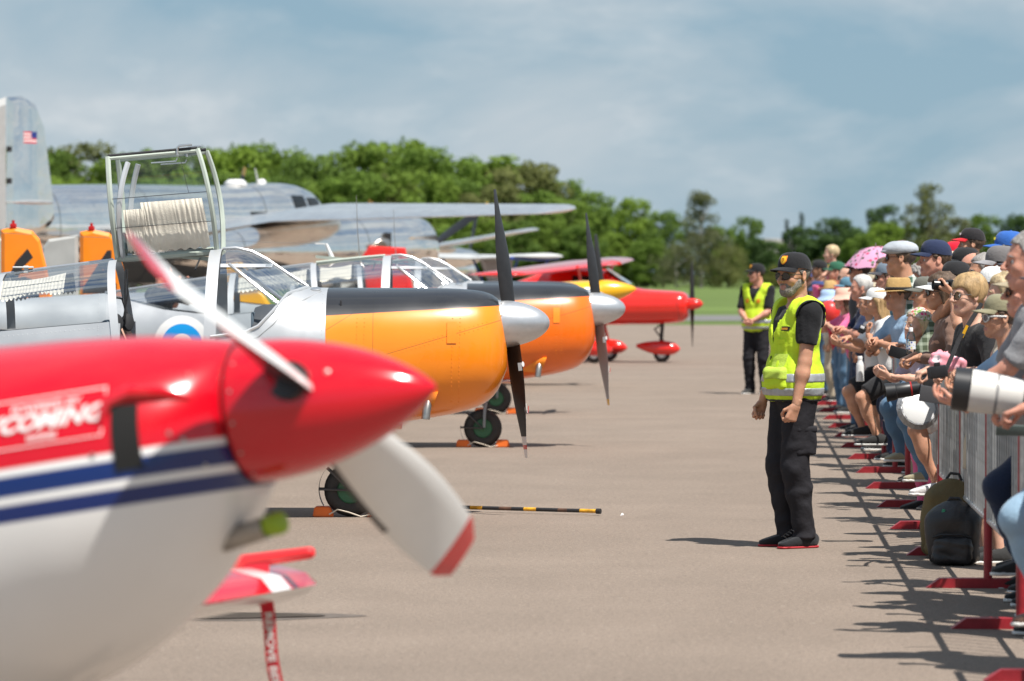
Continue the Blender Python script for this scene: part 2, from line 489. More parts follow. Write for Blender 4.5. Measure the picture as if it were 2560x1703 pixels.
def crown_mesh(style, seed, n=3600):
    """unit-height crown z 0..1 (scaled later); leaf sized faces spread through lobes"""
    g = np.random.default_rng(seed)
    lobes = []
    if style == 'round':
        for _ in range(95):
            a = g.uniform(0, 2 * PI); z = g.uniform(.04, .92); rr = .37 * math.sin(PI * (z * .84 + .12)) ** .6 * g.uniform(.35, 1)
            lobes.append((rr * math.cos(a), rr * math.sin(a), z, g.uniform(.045, .10)))
        lobes += [(0, 0, .3, .24), (0, 0, .55, .24)]
    elif style == 'tall':
        for _ in range(30):
            a = g.uniform(0, 2 * PI); z = g.uniform(.10, .93); rr = .19 * (1.12 - z) ** .5 * g.uniform(.2, 1.25)
            lobes.append((rr * math.cos(a), rr * math.sin(a), z, g.uniform(.05, .10)))
    elif style == 'birch':
        for _ in range(70):
            a = g.uniform(0, 2 * PI); z = g.uniform(.02, .95); rr = (.30 * (1 - z) ** .6 + .05) * g.uniform(.2, 1.2)
            lobes.append((rr * math.cos(a), rr * math.sin(a), z, g.uniform(.045, .09)))
        lobes += [(0, 0, .25, .17), (0, 0, .45, .13)]
    elif style == 'cone':
        for k in range(34):
            z = k / 34 * .96; a = g.uniform(0, 2 * PI); rr = .17 * (1 - z) * g.uniform(.3, 1)
            lobes.append((rr * math.cos(a), rr * math.sin(a), z, .02 + .065 * (1 - z)))
    else:
        for _ in range(44):
            a = g.uniform(0, 2 * PI); z = g.uniform(.06, .82); rr = .55 * math.sin(PI * (z * .8 + .2)) * g.uniform(.2, 1)
            lobes.append((rr * math.cos(a), rr * math.sin(a), z, g.uniform(.10, .19)))
    lobes = np.array(lobes)
    wgt = lobes[:, 3] ** 2; wgt /= wgt.sum()
    pick = g.choice(len(lobes), n, p=wgt)
    d = g.normal(size=(n, 3)); d /= np.linalg.norm(d, axis=1)[:, None]
    rad = lobes[pick, 3] * (1 - .40 * g.random(n) ** 2.2) * (1 + .22 * np.sin(d[:, 0] * 7 + pick) * np.sin(d[:, 2] * 6 + pick * 2))
    P = lobes[pick, :3] + d * rad[:, None] * np.array([1, 1, .85])
    P[:, 2] = np.clip(P[:, 2], .0, 1.05)
    nrm = d + g.normal(size=(n, 3)) * .50 + np.array([0, 0, .25]); nrm /= np.linalg.norm(nrm, axis=1)[:, None]
    t = np.cross(nrm, g.normal(size=(n, 3))); t /= np.linalg.norm(t, axis=1)[:, None]
    u = np.cross(nrm, t)
    s = g.uniform(.008, .016, n)[:, None]
    if style in ('birch', 'cone'): s = s * .75
    V = np.stack([P - t * s - u * s * .6, P + t * s - u * s * .6, P + t * s * .7 + u * s * .8, P - t * s * .7 + u * s * .8], 1).reshape(-1, 3)
    F = np.arange(4 * n).reshape(n, 4)
    me = bpy.data.meshes.new('crown'); me.from_pydata(V.tolist(), [], F.tolist()); me.update()
    mb = MB()      # trunk with limbs
    mb.tube([(0, 0, -.12), (.004, 0, .1), (-.006, .004, .4), (.003, 0, .8)], [.022, .018, .012, .003], 7)
    for _ in range(9):
        l = lobes[g.integers(len(lobes))]
        z0 = max(.02, l[2] - .22)
        mb.tube([(0, 0, z0), (l[0] * .5, l[1] * .5, (z0 + l[2]) / 2 + .01), (l[0], l[1], l[2])], [.009, .006, .002], 5)
    tm = bpy.data.meshes.new('trunk'); tm.from_pydata(mb.v, [], mb.f); tm.update()
    return me, tm
CR = {}
def crown_of(style, v, leaf):
    k = (style, v, leaf)
    if k not in CR:
        base = (style, v)
        if base not in CR: CR[base] = crown_mesh(style, hash_s(style) + v * 31, {'round': 10500, 'bush': 5200, 'cone': 3600, 'birch': 8200, 'tall': 6000}[style])
        me, tm = CR[base]
        me = me.copy(); me.materials.clear(); me.materials.append(LEAF[leaf])
        tm2 = tm.copy(); tm2.materials.clear(); tm2.materials.append(pale_bark if leaf == 'birch' else bark)
        CR[k] = (me, tm2)
    return CR[k]
def hash_s(s): return sum(ord(c) * (i + 3) for i, c in enumerate(s))
def tree(px, top, d, style, leaf, v, label, group, wid=1.0, base_gap=.10):
    ptop = W(px, top, d)
    H = ptop.z
    root = empty('pine_tree' if style == 'cone' else ('bush' if style == 'bush' else 'tree'), (ptop.x, d, 0), (0, 0, random.uniform(0, 6.28)), label, 'bush' if style == 'bush' else 'tree', group)
    me, tm = crown_of(style, v, leaf)
    z0 = base_gap * H
    c = bpy.data.objects.new('crown', me); COL.objects.link(c); c.parent = root
    c.location = (0, 0, z0); k = (H - z0) / 1.0; c.scale = (k * wid, k * wid, k)
    t = bpy.data.objects.new('trunk', tm); COL.objects.link(t); t.parent = root
    t.location = (0, 0, z0); t.scale = (k, k, k)
    return root
def nth(i): return ['first', 'second', 'third', 'fourth', 'fifth', 'sixth', 'seventh', 'eighth', 'ninth', 'tenth', 'eleventh', 'twelfth', 'thirteenth', 'fourteenth', 'fifteenth', 'sixteenth', 'seventeenth', 'eighteenth', 'nineteenth', 'twentieth'][i] if i < 20 else 'twenty-' + nth(i - 20)
FOREST = 'broadleaf trees of the wood beyond the airfield'
# skyline of the wood: (photo x, photo y of the top, style, leaves)
for i, (x, y, st, lf, w_) in enumerate([
    (20, 352, 'round', 'mid', 1.0), (110, 362, 'round', 'mid', .9), (196, 349, 'round', 'olive', .95), (290, 375, 'round', 'bright', .9), (372, 366, 'round', 'mid', 1.0), (470, 362, 'round', 'mid', 1.0),
    (560, 352, 'round', 'bright', .95), (640, 352, 'round', 'mid', .9), (715, 360, 'round', 'bright', .9), (790, 382, 'round', 'mid', .9), (905, 345, 'round', 'bright', .85), (985, 336, 'round', 'bright', .95),
    (1065, 362, 'round', 'mid', .9), (1140, 380, 'round', 'mid', .85), (1228, 384, 'tall', 'bright', 1.5), (1310, 396, 'round', 'olive', .95), (1400, 436, 'round', 'mid', .95), (1470, 472, 'round', 'mid', .9)]):
    tree(x, y, 455 + (i % 3) * 5, st, lf, i % 5, '%s green skyline tree of the wood, %s from the left' % ('olive' if lf == 'olive' else lf, nth(i)), FOREST, w_ * 1.22, .0)
for i, (x, y, lf, w_) in enumerate([(40, 450, 'mid', 1.1), (150, 430, 'bright', 1.1), (255, 440, 'mid', 1.1), (360, 432, 'mid', 1.1), (450, 440, 'bright', 1.1), (600, 425, 'mid', 1.1), (700, 430, 'mid', 1.1), (800, 440, 'bright', 1.1), (880, 420, 'mid', 1.0), (960, 430, 'olive', 1.0), (1050, 425, 'bright', 1.1), (1150, 440, 'mid', 1.1), (1230, 450, 'olive', 1.0), (1330, 470, 'mid', 1.1), (1420, 490, 'bright', 1.0), (1500, 510, 'mid', 1.0)]):
    tree(x, y, 438 + (i % 2) * 4, 'round', lf, (i + 2) % 5, '%s green tree in the middle row of the wood, %s from the left' % (lf, nth(i)), FOREST, w_ * 1.15, .0)
for i, (x, y, lf, w_) in enumerate([(920, 560, 'mid', 1.3), (1030, 545, 'olive', 1.3), (1120, 560, 'mid', 1.2), (1200, 530, 'bright', 1.2), (1290, 545, 'mid', 1.2), (1380, 540, 'bright', 1.2), (1450, 560, 'mid', 1.2), (1540, 575, 'bright', 1.2), (1620, 590, 'mid', 1.2), (1340, 610, 'olive', 1.6), (1500, 630, 'mid', 1.6), (1230, 600, 'mid', 1.5)]):
    tree(x, y, 424 + (i % 2) * 3, 'round', lf, (i + 1) % 5, 'low %s green tree on the front edge of the wood, %s counted leftwards to right' % (lf, nth(i)), FOREST, w_, .0)
HEDGE = 'separate trees along the far side of the grass'
for (x, y, d, st, lf, v, w_, lab, gap) in [
    (1590, 487, 430, 'round', 'bright', 1, .9, 'bright green rounded tree left of the tall grey birch', .05),
    (1655, 520, 428, 'round', 'mid', 3, 1.0, 'mid green tree just behind the tall grey birch', .05),
    (1752, 480, 418, 'birch', 'birch', 0, 1.05, 'tall grey green birch standing above the red aircraft propeller', .02),
    (1690, 590, 416, 'bush', 'birch', 1, 1.0, 'low grey green shrub at the foot of the tall birch', .0),
    (1820, 600, 416, 'bush', 'olive', 2, 1.0, 'olive shrub right of the tall birch foot', .0),
    (1872, 538, 430, 'round', 'mid', 2, .85, 'upright green tree between the birch and the guard', .05),
    (1905, 590, 424, 'round', 'dark', 4, 1.0, 'dark low tree behind the second guard', .0),
    (1800, 560, 436, 'round', 'mid', 0, 1.1, 'mid green tree filling the belt right of the birch', .0),
    (1935, 600, 445, 'round', 'mid', 2, 1.1, 'green tree in the dip of the belt behind the near guard', .0),
    (2290, 560, 440, 'round', 'mid', 3, 1.1, 'green tree filling the belt behind the flat cap', .0),
    (2130, 560, 446, 'round', 'dark', 4, 1.1, 'dark tree filling the belt behind the umbrella', .0),
    (1942, 655, 410, 'bush', 'yellow', 0, 1.0, 'yellow green bush behind the near guard cap', .0),
    (1965, 540, 520, 'cone', 'pine', 0, 1.2, 'short dark spruce beyond the gap in the trees', .02),
    (2003, 522, 520, 'cone', 'pine', 1, 1.1, 'taller dark spruce rising above the hedge trees', .02),
    (2010, 560, 440, 'round', 'dark', 0, 1.1, 'dark tree below the two spruces', .02),
    (2090, 538, 436, 'round', 'dark', 1, 1.25, 'broad dark green dome shaped tree', .02),
    (2050, 640, 408, 'bush', 'olive', 1, 1.0, 'olive bush over the far crowd', .0),
    (2150, 580, 430, 'round', 'mid', 4, 1.0, 'small green tree right of the dark dome', .02),
    (2212, 508, 440, 'round', 'dark', 2, .9, 'dark green tree left of the tall poplar', .05),
    (2212, 548, 424, 'round', 'bright', 0, .95, 'bright green tree in front of the tall poplar', .0),
    (2322, 452, 426, 'birch', 'olive', 2, .95, 'tallest loose crowned poplar above the crowd', .04),
    (2260, 590, 420, 'bush', 'olive', 0, 1.0, 'olive bush at the foot of the poplar', .0),
    (2400, 535, 432, 'round', 'birch', 3, .95, 'pale green tree right of the poplar', .02),
    (2460, 530, 436, 'round', 'mid', 1, 1.0, 'green tree above the boy on shoulders', .02),
    (2540, 530, 436, 'round', 'dark', 0, 1.0, 'dark green tree at the right edge of the view', .02),
    (2380, 620, 418, 'bush', 'olive', 2, 1.1, 'low olive shrub behind the crowd caps', .0),
    (2500, 610, 420, 'bush', 'mid', 1, 1.1, 'low green shrub at the far right behind the crowd', .0)]:
    tree(x, y, d, st, lf, v, lab, HEDGE, w_, gap)
# pale house roof glimpsed in the gap between the trees
hp = W(1945, 588, 560)
hb = MB(); hb.box((0, 0, 2.2), (5, 5, 4.4))
house = empty('house', (hp.x, 560, 0), (0, 0, .3), 'small pale house glimpsed in a gap between the trees', 'house')
hb.build('wall', mat('render_wall', (.42, .38, .32), .9), house, False)
hr = MB(); hr.add([(-3, -3, 4.4), (3, -3, 4.4), (3, 3, 4.4), (-3, 3, 4.4), (-3, 0, 6.6), (3, 0, 6.6)], [(0, 1, 5, 4), (2, 3, 4, 5), (0, 4, 3), (1, 2, 5), (3, 2, 1, 0)])
hr.build('roof', mat('grey_roof', (.22, .21, .20), .8), house, False)
# ================================================================== aircraft helpers
def half_y(z, ztop, zbot, hw, zw, nt, nb):
    if z >= zw:
        q = min(1, max(0, (z - zw) / max(1e-6, ztop - zw))); return hw * max(0, 1 - q ** nt) ** (1 / nt)
    q = min(1, max(0, (zw - z) / max(1e-6, zw - zbot))); return hw * max(0, 1 - q ** nb) ** (1 / nb)
class Shell:
    def __init__(s, table, sill=None):
        s.t = table; s.sill = sill
    def at(s, x): return smooth_table(s.t, x)
    def y(s, x, z): return half_y(z, *s.at(x))
    def ring(s, x, z0, z1, n):
        """half ring from z0 to z1 (both heights), cosine spaced"""
        p = s.at(x); zt, zb = p[0], p[1]
        zc = (zt + zb) / 2; hh = (zt - zb) / 2
        a0 = math.acos(max(-1, min(1, (zc - z0) / hh))); a1 = math.acos(max(-1, min(1, (zc - z1) / hh)))
        out = []
        for i in range(n):
            z = zc - hh * math.cos(a0 + (a1 - a0) * i / (n - 1))
            out.append((half_y(z, *p), z))
        return out
    def lower(s, xs, n=15, top=None, skip=None, cap0=False, cap1=False):
        """hull below the sill, both sides in one band; skip(x,z,side) leaves faces out"""
        vs = []; fs = []; m = 2 * n - 1
        for x in xs:
            p = s.at(x)
            zt = p[0] if s.sill is None else min(p[0], lerp_table(s.sill, x)[0])
            r = s.ring(x, p[1], zt, n)
            row = [(x, -y, z) for (y, z) in reversed(r)] + [(x, y, z) for (y, z) in r[1:]]
            vs += row
        for i in range(len(xs) - 1):
            for k in range(m - 1):
                q = [vs[i * m + k], vs[i * m + k + 1], vs[(i + 1) * m + k + 1], vs[(i + 1) * m + k]]
                if skip:
                    c = [sum(v[j] for v in q) / 4 for j in range(3)]
                    if skip(*c): continue
                fs.append((i * m + k, (i + 1) * m + k, (i + 1) * m + k + 1, i * m + k + 1))
            if s.sill is None or all(abs(vs[j * m][1]) < .012 for j in (i, i + 1)):
                fs.append((i * m + m - 1, (i + 1) * m + m - 1, (i + 1) * m, i * m))
        if cap0: fs.append(tuple(range(m)))
        if cap1: fs.append(tuple((len(xs) - 1) * m + k for k in range(m - 1, -1, -1)))
        return vs, fs
    def upper(s, xs, n=9, inset=0.0):
        vs = []; fs = []; m = 2 * n - 1
        for x in xs:
            p = s.at(x); zs = min(lerp_table(s.sill, x)[0], p[0] - .002)
            r = s.ring(x, zs, p[0], n)
            vs += [(x, -max(0, y - inset), z - inset) for (y, z) in r] + [(x, max(0, y - inset), z - inset) for (y, z) in reversed(r[:-1])]
        for i in range(len(xs) - 1):
            for k in range(m - 1): fs.append((i * m + k, i * m + k + 1, (i + 1) * m + k + 1, (i + 1) * m + k))
        return vs, fs
    def hoop(s, x0, x1, z0f=None, off=.006, n=11, half=None, dx=0.0):
        """frame band across the canopy between x0 and x1 (dx slants the band towards its foot)"""
        mb = MB()
        def f(u, v):
            q = u * 2 - 1
            if half: q = (u if half > 0 else -u)
            a = abs(q)
            x = x0 + (x1 - x0) * v
            p = s.at(x); zs = z0f if z0f is not None else lerp_table(s.sill, x)[0]
            zs = min(zs, p[0] - .003)
            z = p[0] - (p[0] - zs) * (a ** 1.0 if False else (1 - math.cos(a * PI / 2)))
            xx = x + dx * (p[0] - z)
            y = half_y(z, *s.at(xx)) if dx else half_y(z, *p)
            return (xx, math.copysign(y + off, q) if a > 1e-6 else 0, z + off * .6)
        mb.grid(f, 2 * n - 1, 2)
        return mb
    def patch(s, x0, x1, zf0, zf1, side=-1, off=.004, nu=8, nv=8):
        mb = MB()
        def f(u, v):
            x = x0 + (x1 - x0) * u; z = zf0(x) + (zf1(x) - zf0(x)) * v
            return (x, side * (s.y(x, z) + off), z)
        mb.grid(f, nu, nv)
        return mb

def blade(name, Rr, r0, chord, twist0, twist1, parent, mats, rot, tip=None, n=14, sweep=0.0, thick=.12, mi_fn=None):
    """propeller blade along local +z of the hub frame (x forward); rot = angle in the disc"""
    vs = []; fs = []; fm = []; m = 12
    for i in range(n):
        t = i / (n - 1); r = r0 + (Rr - r0) * t
        c = chord(t); tw = twist0 + (twist1 - twist0) * (t ** .7)
        th = c * (thick * (1 - t) ** 1.5 * 2.2 + .07)
        for k in range(m):
            a = 2 * PI * k / m
            u = math.cos(a) * c / 2; w = math.sin(a) * th / 2 * (1.0 if math.sin(a) > 0 else .35)
            x = u * math.sin(tw) + w * math.cos(tw); y = u * math.cos(tw) - w * math.sin(tw)
            vs.append((x, y + sweep * t * t, r))
    for i in range(n - 1):
        for k in range(m):
            fs.append((i * m + k, i * m + (k + 1) % m, (i + 1) * m + (k + 1) % m, (i + 1) * m + k))
            t = (i + .5) / (n - 1)
            fm.append(mi_fn(t, k, m) if mi_fn else 0)
    fs.append(tuple(range(m))); fm.append(0)
    fs.append(tuple((n - 1) * m + k for k in range(m - 1, -1, -1))); fm.append(fm[-2])
    o = mobj(name, vs, fs, mats, parent, True, fm, 60)
    o.rotation_euler = (rot, 0, 0)
    return o

def wing_mesh(root, tip, le_r, le_t, c_r, c_t, th=.13, n=10, z_r=0, z_t=0, round_tip=True, mid=None):
    """half wing: span stations along y from root to tip; le = x of leading edge"""
    vs = []; fs = []; m = 18
    ys = [root + (tip - root) * (1 - math.cos(PI / 2 * i / (n - 1))) ** .0 * 0 + (tip - root) * (i / (n - 1)) for i in range(n)]
    ext = [0.0] * n
    if round_tip:
        ys += [tip + math.copysign(e, tip - root) for e in (.08 * c_t, .15 * c_t, .19 * c_t)]
    for i, y in enumerate(ys):
        t = min(1, (y - root) / (tip - root))
        sc_ = 1.0; 
        if i >= n: sc_ = [.93, .7, .3][i - n]
        c = (c_r + (c_t - c_r) * t) * sc_; le = le_r + (le_t - le_r) * t - (0 if sc_ == 1 else (1 - sc_) * c_t * .4)
        z = z_r + (z_t - z_r) * t
        if mid and t < mid[0]: z = z_r + (mid[1] - z_r) * t / mid[0]
        elif mid: z = mid[1] + (z_t - mid[1]) * (t - mid[0]) / (1 - mid[0])
        hh = th * c * (sc_ if sc_ < 1 else 1)
        for k in range(m):
            a = 2 * PI * k / m
            u = (1 - math.cos(a)) / 2
            yt = hh * 1.45 * (math.sqrt(max(u, 0)) * .95 - .45 * u - .5 * u * u + 0.0 * u) if u < .999 else 0
            yt = max(yt, 0.0)
            vs.append((le - u * c, y, z + (yt if k < m / 2 else -yt * .55)))
    for i in range(len(ys) - 1):
        for k in range(m):
            fs.append((i * m + k, i * m + (k + 1) % m, (i + 1) * m + (k + 1) % m, (i + 1) * m + k))
    fs.append(tuple(range(m - 1, -1, -1))); fs.append(tuple((len(ys) - 1) * m + k for k in range(m)))
    return vs, fs

def fin_mesh(prof, th=.05):
    """upright surface from a side outline [(x,z)] with thickness tapering to the rim"""
    n = len(prof); cx = sum(p[0] for p in prof) / n; cz = sum(p[1] for p in prof) / n
    vs = [(x, 0, z) for x, z in prof] + [(cx + (x - cx) * .86, th / 2, cz + (z - cz) * .9) for x, z in prof] + [(cx + (x - cx) * .86, -th / 2, cz + (z - cz) * .9) for x, z in prof]
    fs = [(i, (i + 1) % n, n + (i + 1) % n, n + i) for i in range(n)] + [((i + 1) % n, i, 2 * n + i, 2 * n + (i + 1) % n) for i in range(n)]
    fs += [tuple(range(n, 2 * n)), tuple(range(3 * n - 1, 2 * n - 1, -1))]
    return vs, fs

def wheel(parent, loc, rad, wid, tyre_m, rim_m, name='wheel'):
    w = empty(name, loc); w.parent = parent
    mb = MB(); pr = []
    for k in range(13):
        a = -PI / 2 + PI * k / 12
        pr.append((rad - wid / 2 + wid / 2 * math.cos(a) * 1.0, math.sin(a) * wid / 2))
    pr = [(rad * .50, -wid * .38)] + pr + [(rad * .50, wid * .38)]
    mb.lathe(pr, 36, TM((0, 0, 0), (0, 1, 0))); mb.build('tyre', tyre_m, w, True, 50)
    mb = MB(); mb.lathe([(rad * .50, -wid * .40), (rad * .48, -wid * .44), (rad * .40, -wid * .30), (rad * .2, -wid * .30), (rad * .17, -wid * .46), (.012, -wid * .5), (.012, wid * .5), (rad * .17, wid * .46), (rad * .2, wid * .3), (rad * .4, wid * .3), (rad * .48, wid * .44), (rad * .5, wid * .4)], 28, TM((0, 0, 0), (0, 1, 0)))
    mb.build('rim', rim_m, w, True, 35)
    return w

def text_mesh(body, size, bold=0.0, shear=0.0, ext=0.0):
    cu = bpy.data.curves.new('lettering', 'FONT')
    cu.body = body; cu.size = size; cu.shear = shear; cu.offset = bold; cu.extrude = ext
    cu.align_x = 'CENTER'; cu.align_y = 'CENTER'; cu.resolution_u = 3
    o = bpy.data.objects.new('lettering', cu); COL.objects.link(o)
    dg = bpy.context.evaluated_depsgraph_get()
    me = bpy.data.meshes.new_from_object(o.evaluated_get(dg))
    vs = [tuple(v.co) for v in me.vertices]; fs = [tuple(p.vertices) for p in me.polygons]
    bpy.data.objects.remove(o); bpy.data.curves.remove(cu); bpy.data.meshes.remove(me)
    return vs, fs

SILVER = (.60, .61, .62); ORANGE = (.96, .258, .007); BLACK = (.022, .022, .024)
m_silver = paint('silver_dope', SILVER, [], .36, .55, .12, var=.06, wave=.08)
m_cowl = paint('cowl_paint', ORANGE, [(BLACK, [(-.0555, 0, 1, -1.4713)])], .30, 0, .5,
               [(-.293, 0, 1, -1.452, .0022, [(1, 0, 0, 1.13)]), (1, 0, 0, 1.20, .0018), (-.53, 0, .85, -1.9, .0018)], soft=.003)
m_alu = mat('bare_aluminium', (.66, .67, .68), .28, .85, var=.07, vscale=9)
m_spin = mat('spinner_aluminium', (.62, .63, .645), .33, .72, var=.05, vscale=30)
m_frame = mat('canopy_frame_silver', (.63, .64, .65), .38, .5, var=.05)
m_green = mat('zinc_green_frame', (.42, .47, .41), .55, .1, var=.1)
m_dark = mat('matt_black', (.018, .018, .02), .6, var=.15)
m_rubber = mat('tyre_rubber', (.045, .041, .038), .85, var=.2, vscale=14, bump=.2, bscale=60)
m_green_rim = mat('green_wheel', (.035, .13, .06), .45, var=.15)
m_grey = mat('grey_strut', (.33, .34, .34), .45, .3, var=.1)
m_steel = mat('steel', (.42, .40, .37), .35, .9, var=.15, vscale=20)
m_orange = mat('orange_paint', ORANGE, .35, coat=.4, var=.05)
m_chock = mat('orange_chock', (.85, .17, .02), .55, var=.12)
m_glass = glass_mat('perspex', (.96, .975, .975), .55)
m_cloth = mat('cream_curtain', (.86, .80, .68), .9, var=.10, vscale=14, bump=.3, bscale=120, sheen=.2)
m_seat = mat('blue_grey_seat', (.055, .085, .115), .7, var=.15)
m_strap = mat('tan_strap', (.55, .33, .24), .8)
m_white = mat('white_paint', (.78, .78, .77), .35, coat=.4, var=.03)
m_red = mat('red_gloss', (.62, .012, .018), .22, coat=.8, var=.04)
m_yel = mat('yellow_gloss', (.82, .43, .01), .25, coat=.6, var=.04)
m_prop = mat('black_blade', (.02, .019, .02), .38, var=.2, vscale=20)
m_propgrey = mat('grey_blade', (.36, .37, .38), .4, .2, var=.06)
m_blue = mat('roundel_blue', (.005, .30, .72), .35, var=.03)
m_gcross = mat('green_cross', (.01, .55, .30), .4)
m_rope = mat('pale_rope', (.62, .55, .45), .9)

# ================================================================== silver and orange trainers
TR_T = [  # x, ztop, zbot, hw, zw, nt, nb
    (-7.90, 1.30, 1.14, .03, 1.22, 2, 2), (-7.2, 1.36, 1.02, .11, 1.2, 2, 2), (-6.0, 1.42, .86, .24, 1.15, 2.1, 2.1), (-5.0, 1.48, .74, .38, 1.12, 2.1, 2.3),
    (-4.4, 1.57, .67, .46, 1.10, 2.1, 2.4), (-3.77, 1.663, .62, .52, 1.08, 2.1, 2.5), (-2.98, 1.765, .59, .555, 1.07, 2.2, 2.6), (-2.45, 1.822, .585, .56, 1.08, 2.2, 2.6),
    (-2.29, 1.835, .588, .558, 1.08, 2.2, 2.6), (-2.157, 1.842, .59, .555, 1.08, 2.2, 2.6), (-2.05, 1.818, .595, .55, 1.08, 2.2, 2.6), (-1.945, 1.764, .60, .545, 1.09, 2.2, 2.6), (-1.80, 1.665, .605, .535, 1.10, 2.3, 2.6), (-1.665, 1.578, .61, .525, 1.10, 2.4, 2.5),
    (-1.50, 1.574, .62, .51, 1.10, 2.4, 2.4), (-1.0, 1.573, .655, .475, 1.11, 2.4, 2.3), (-.70, 1.570, .70, .43, 1.12, 2.4, 2.2), (-.50, 1.556, .755, .375, 1.13, 2.3, 2.1), (-.42, 1.537, .80, .335, 1.14, 2.2, 2.05), (-.36, 1.50, .865, .27, 1.15, 2.1, 2), (-.32, 1.42, .95, .20, 1.14, 2, 2), (-.295, 1.25, 1.02, .10, 1.12, 2, 2)]
TR_SILL = [(-7.9, 3), (-5.05, 3), (-5.0, 1.478), (-4.3, 1.30), (-3.77, 1.277), (-2.98, 1.345), (-2.6, 1.30), (-2.29, 1.245), (-2.06, 1.276), (-1.97, 1.317), (-1.873, 1.42), (-1.78, 1.534), (-1.70, 1.565), (-1.665, 1.577), (-1.64, 3), (0, 3)]
def digits_on(parent, ch, size, x, z, side, mat_):
    vs, fs = text_mesh(ch, size, .012 * size)
    # side -1: seen from -y, text reads along +x
    vv = [(x + v[0] * .8, side * .032, z + v[1]) if side < 0 else (x - v[0] * .8, side * .032, z + v[1]) for v in vs]
    return mobj('number', vv, fs if side < 0 else [tuple(reversed(f)) for f in fs], mat_, parent, False)
def trainer(loc, heading, label, *args, **kw):
    T, S = trainer_(loc, heading, label, *args, **kw)
    return T, S
def trainer_(loc, heading, label, doors_open=False, curtains=True, low='black', num=None, group=None, fine=True, roundel=False, curtain_spec=((-3.75, -3.20),)):
    T = empty('trainer_aircraft', (loc[0], loc[1], 0), (0, 0, heading), label, 'aircraft', group)
    S = Shell(TR_T, TR_SILL)
    xs_f = [-7.9, -7.6, -7.2, -6.6, -6, -5.5, -5.05, -5.0, -4.7, -4.4, -4.1, -3.9, -3.77, -3.4, -3.0, -2.98, -2.90, -2.80, -2.7, -2.6, -2.5, -2.4, -2.30, -2.25, -2.157, -2.06, -2.0, -1.945, -1.9, -1.85, -1.8, -1.75, -1.70, -1.665, -1.64, -1.58, -1.52]
    def skip(x, y, z):
        if not doors_open: return False
        return -2.93 - (z - 1.3) * .42 * 0 < x < -2.30 and z > .98 and x > -2.98 + (1.35 - z) * .38
    vs, fs = S.lower(xs_f, 17, skip=skip)
    mobj('fuselage', vs, fs, m_silver, T, True, None, 50)
    xs_c = [-1.519, -1.4, -1.3, -1.2, -1.1, -1.0, -.9, -.8, -.7, -.62, -.55, -.5, -.46, -.42, -.39, -.36, -.34, -.32, -.305, -.295]
    vs, fs = S.lower(xs_c, 17, cap1=True)
    mobj('cowling', vs, fs, m_cowl, T, True, None, 60)
    # glazing
    segs = [(-5.0, -3.79), (-3.73, -3.0), (-2.24, -1.66)] + ([] if doors_open else [(-2.96, -2.33)])
    for a, b in segs:
        n = max(4, int((b - a) / .09))
        vs, fs = S.upper([a + (b - a) * i / n for i in range(n + 1)], 10, .002)
        mobj('canopy_glass', vs, fs, m_glass, T)
    for (a, b, dx) in ((-3.79, -3.73, -.02), (-3.02, -2.965, .12), (-2.325, -2.245, -.02)):
        S.hoop(a, b, .98 if (doors_open and a != -3.79) else None, .008, 14, None, dx).build('canopy_frame', m_frame, T)
    # windscreen frame: side bar, raked pillar, sill trim
    for sd in (-1, 1):
        if fine or sd < 0:
            S.patch(-2.24, -1.90, lambda x: 1.715 - .0 * x, lambda x: 1.738, sd, .007, 8, 2).build('side_bar', m_frame, T)
            mb = MB(); pts = []
            for i in range(9):
                t = i / 8; x = -2.18 + .335 * t; z = 1.735 - .262 * t
                pts.append((x, sd * (S.y(x, z) + .006), z))
            mb.tube(pts, .013, 6); mb.build('windscreen_pillar', m_alu, T)
            mb = MB(); pts = []
            for (x, z) in TR_SILL[7:15]:
                if z > 2: continue
                pts.append((x, sd * (S.y(x, min(z, S.at(x)[0] - .003)) + .004), z))
            mb.tube(pts, .012, 6); mb.build('windscreen_sill', m_frame, T)
    mb = MB(); mb.tube([(-1.665, 0, 1.584), (-1.80, 0, 1.671), (-1.945, 0, 1.770), (-2.05, 0, 1.824), (-2.157, 0, 1.848), (-2.25, 0, 1.842)], .011, 6); mb.build('windscreen_bow', m_alu, T)
    mb = MB()
    for i in range(2):
        pts = [(x, 0 + (i - .5) * .07, S.at(x)[0] + .004) for x in (-2.97, -2.7, -2.5, -2.31)]
        mb.tube(pts, .018, 6)
    mb.box((-2.645, 0, 1.80), (.66, .07, .028), Matrix.Rotation(R(-5.3) * -1, 3, 'Y'))
    mb.build('roof_rail', m_green, T)
    mb = MB(); mb.tube([(x, 0, S.at(x)[0] + .003) for x in (-5.0, -4.4, -3.9, -3.4, -3.0)], .012, 6); mb.build('rear_roof_strip', m_alu, T)
    mb = MB(); mb.box((-3.62, 0, 1.715), (.14, .05, .012), None, 0, .004); mb.box((-3.60, 0, 1.70), (.03, .03, .05)); mb.build('antenna_base', m_white, T)
    # curtains inside the rear canopy
    if curtains:
        for (a, b) in curtain_spec:
            for (sd, dz) in ((-1, 0), (1, .0)):
                mb = MB()
                def cf(u, v, a=a, b=b, sd=sd):
                    x = a + (b - a) * u
                    p = S.at(x); zt = p[0] - .045 - .02 * math.sin(u * 3); zb = zt - .115 - .02 * math.sin(u * 7 + 1) - .008 * math.sin(u * 95)
                    z = zt + (zb - zt) * v
                    return (x, sd * (half_y(z, *p) - .022 - .004 * math.sin(u * 120 + v * 2 + 1.3 * math.sin(u * 17))), z)
                mb.grid(cf, 140, 6); mb.build('curtain', m_cloth, T)
        mb = MB()
        for z_ in (.10, .155):
            for sd in (-1, 1): mb.tube([(x, sd * (S.y(x, S.at(x)[0] - z_) - .02), S.at(x)[0] - z_) for x in (-3.72, -3.4, -3.02)], .003, 4)
        mb.build('curtain_wire', m_dark, T)
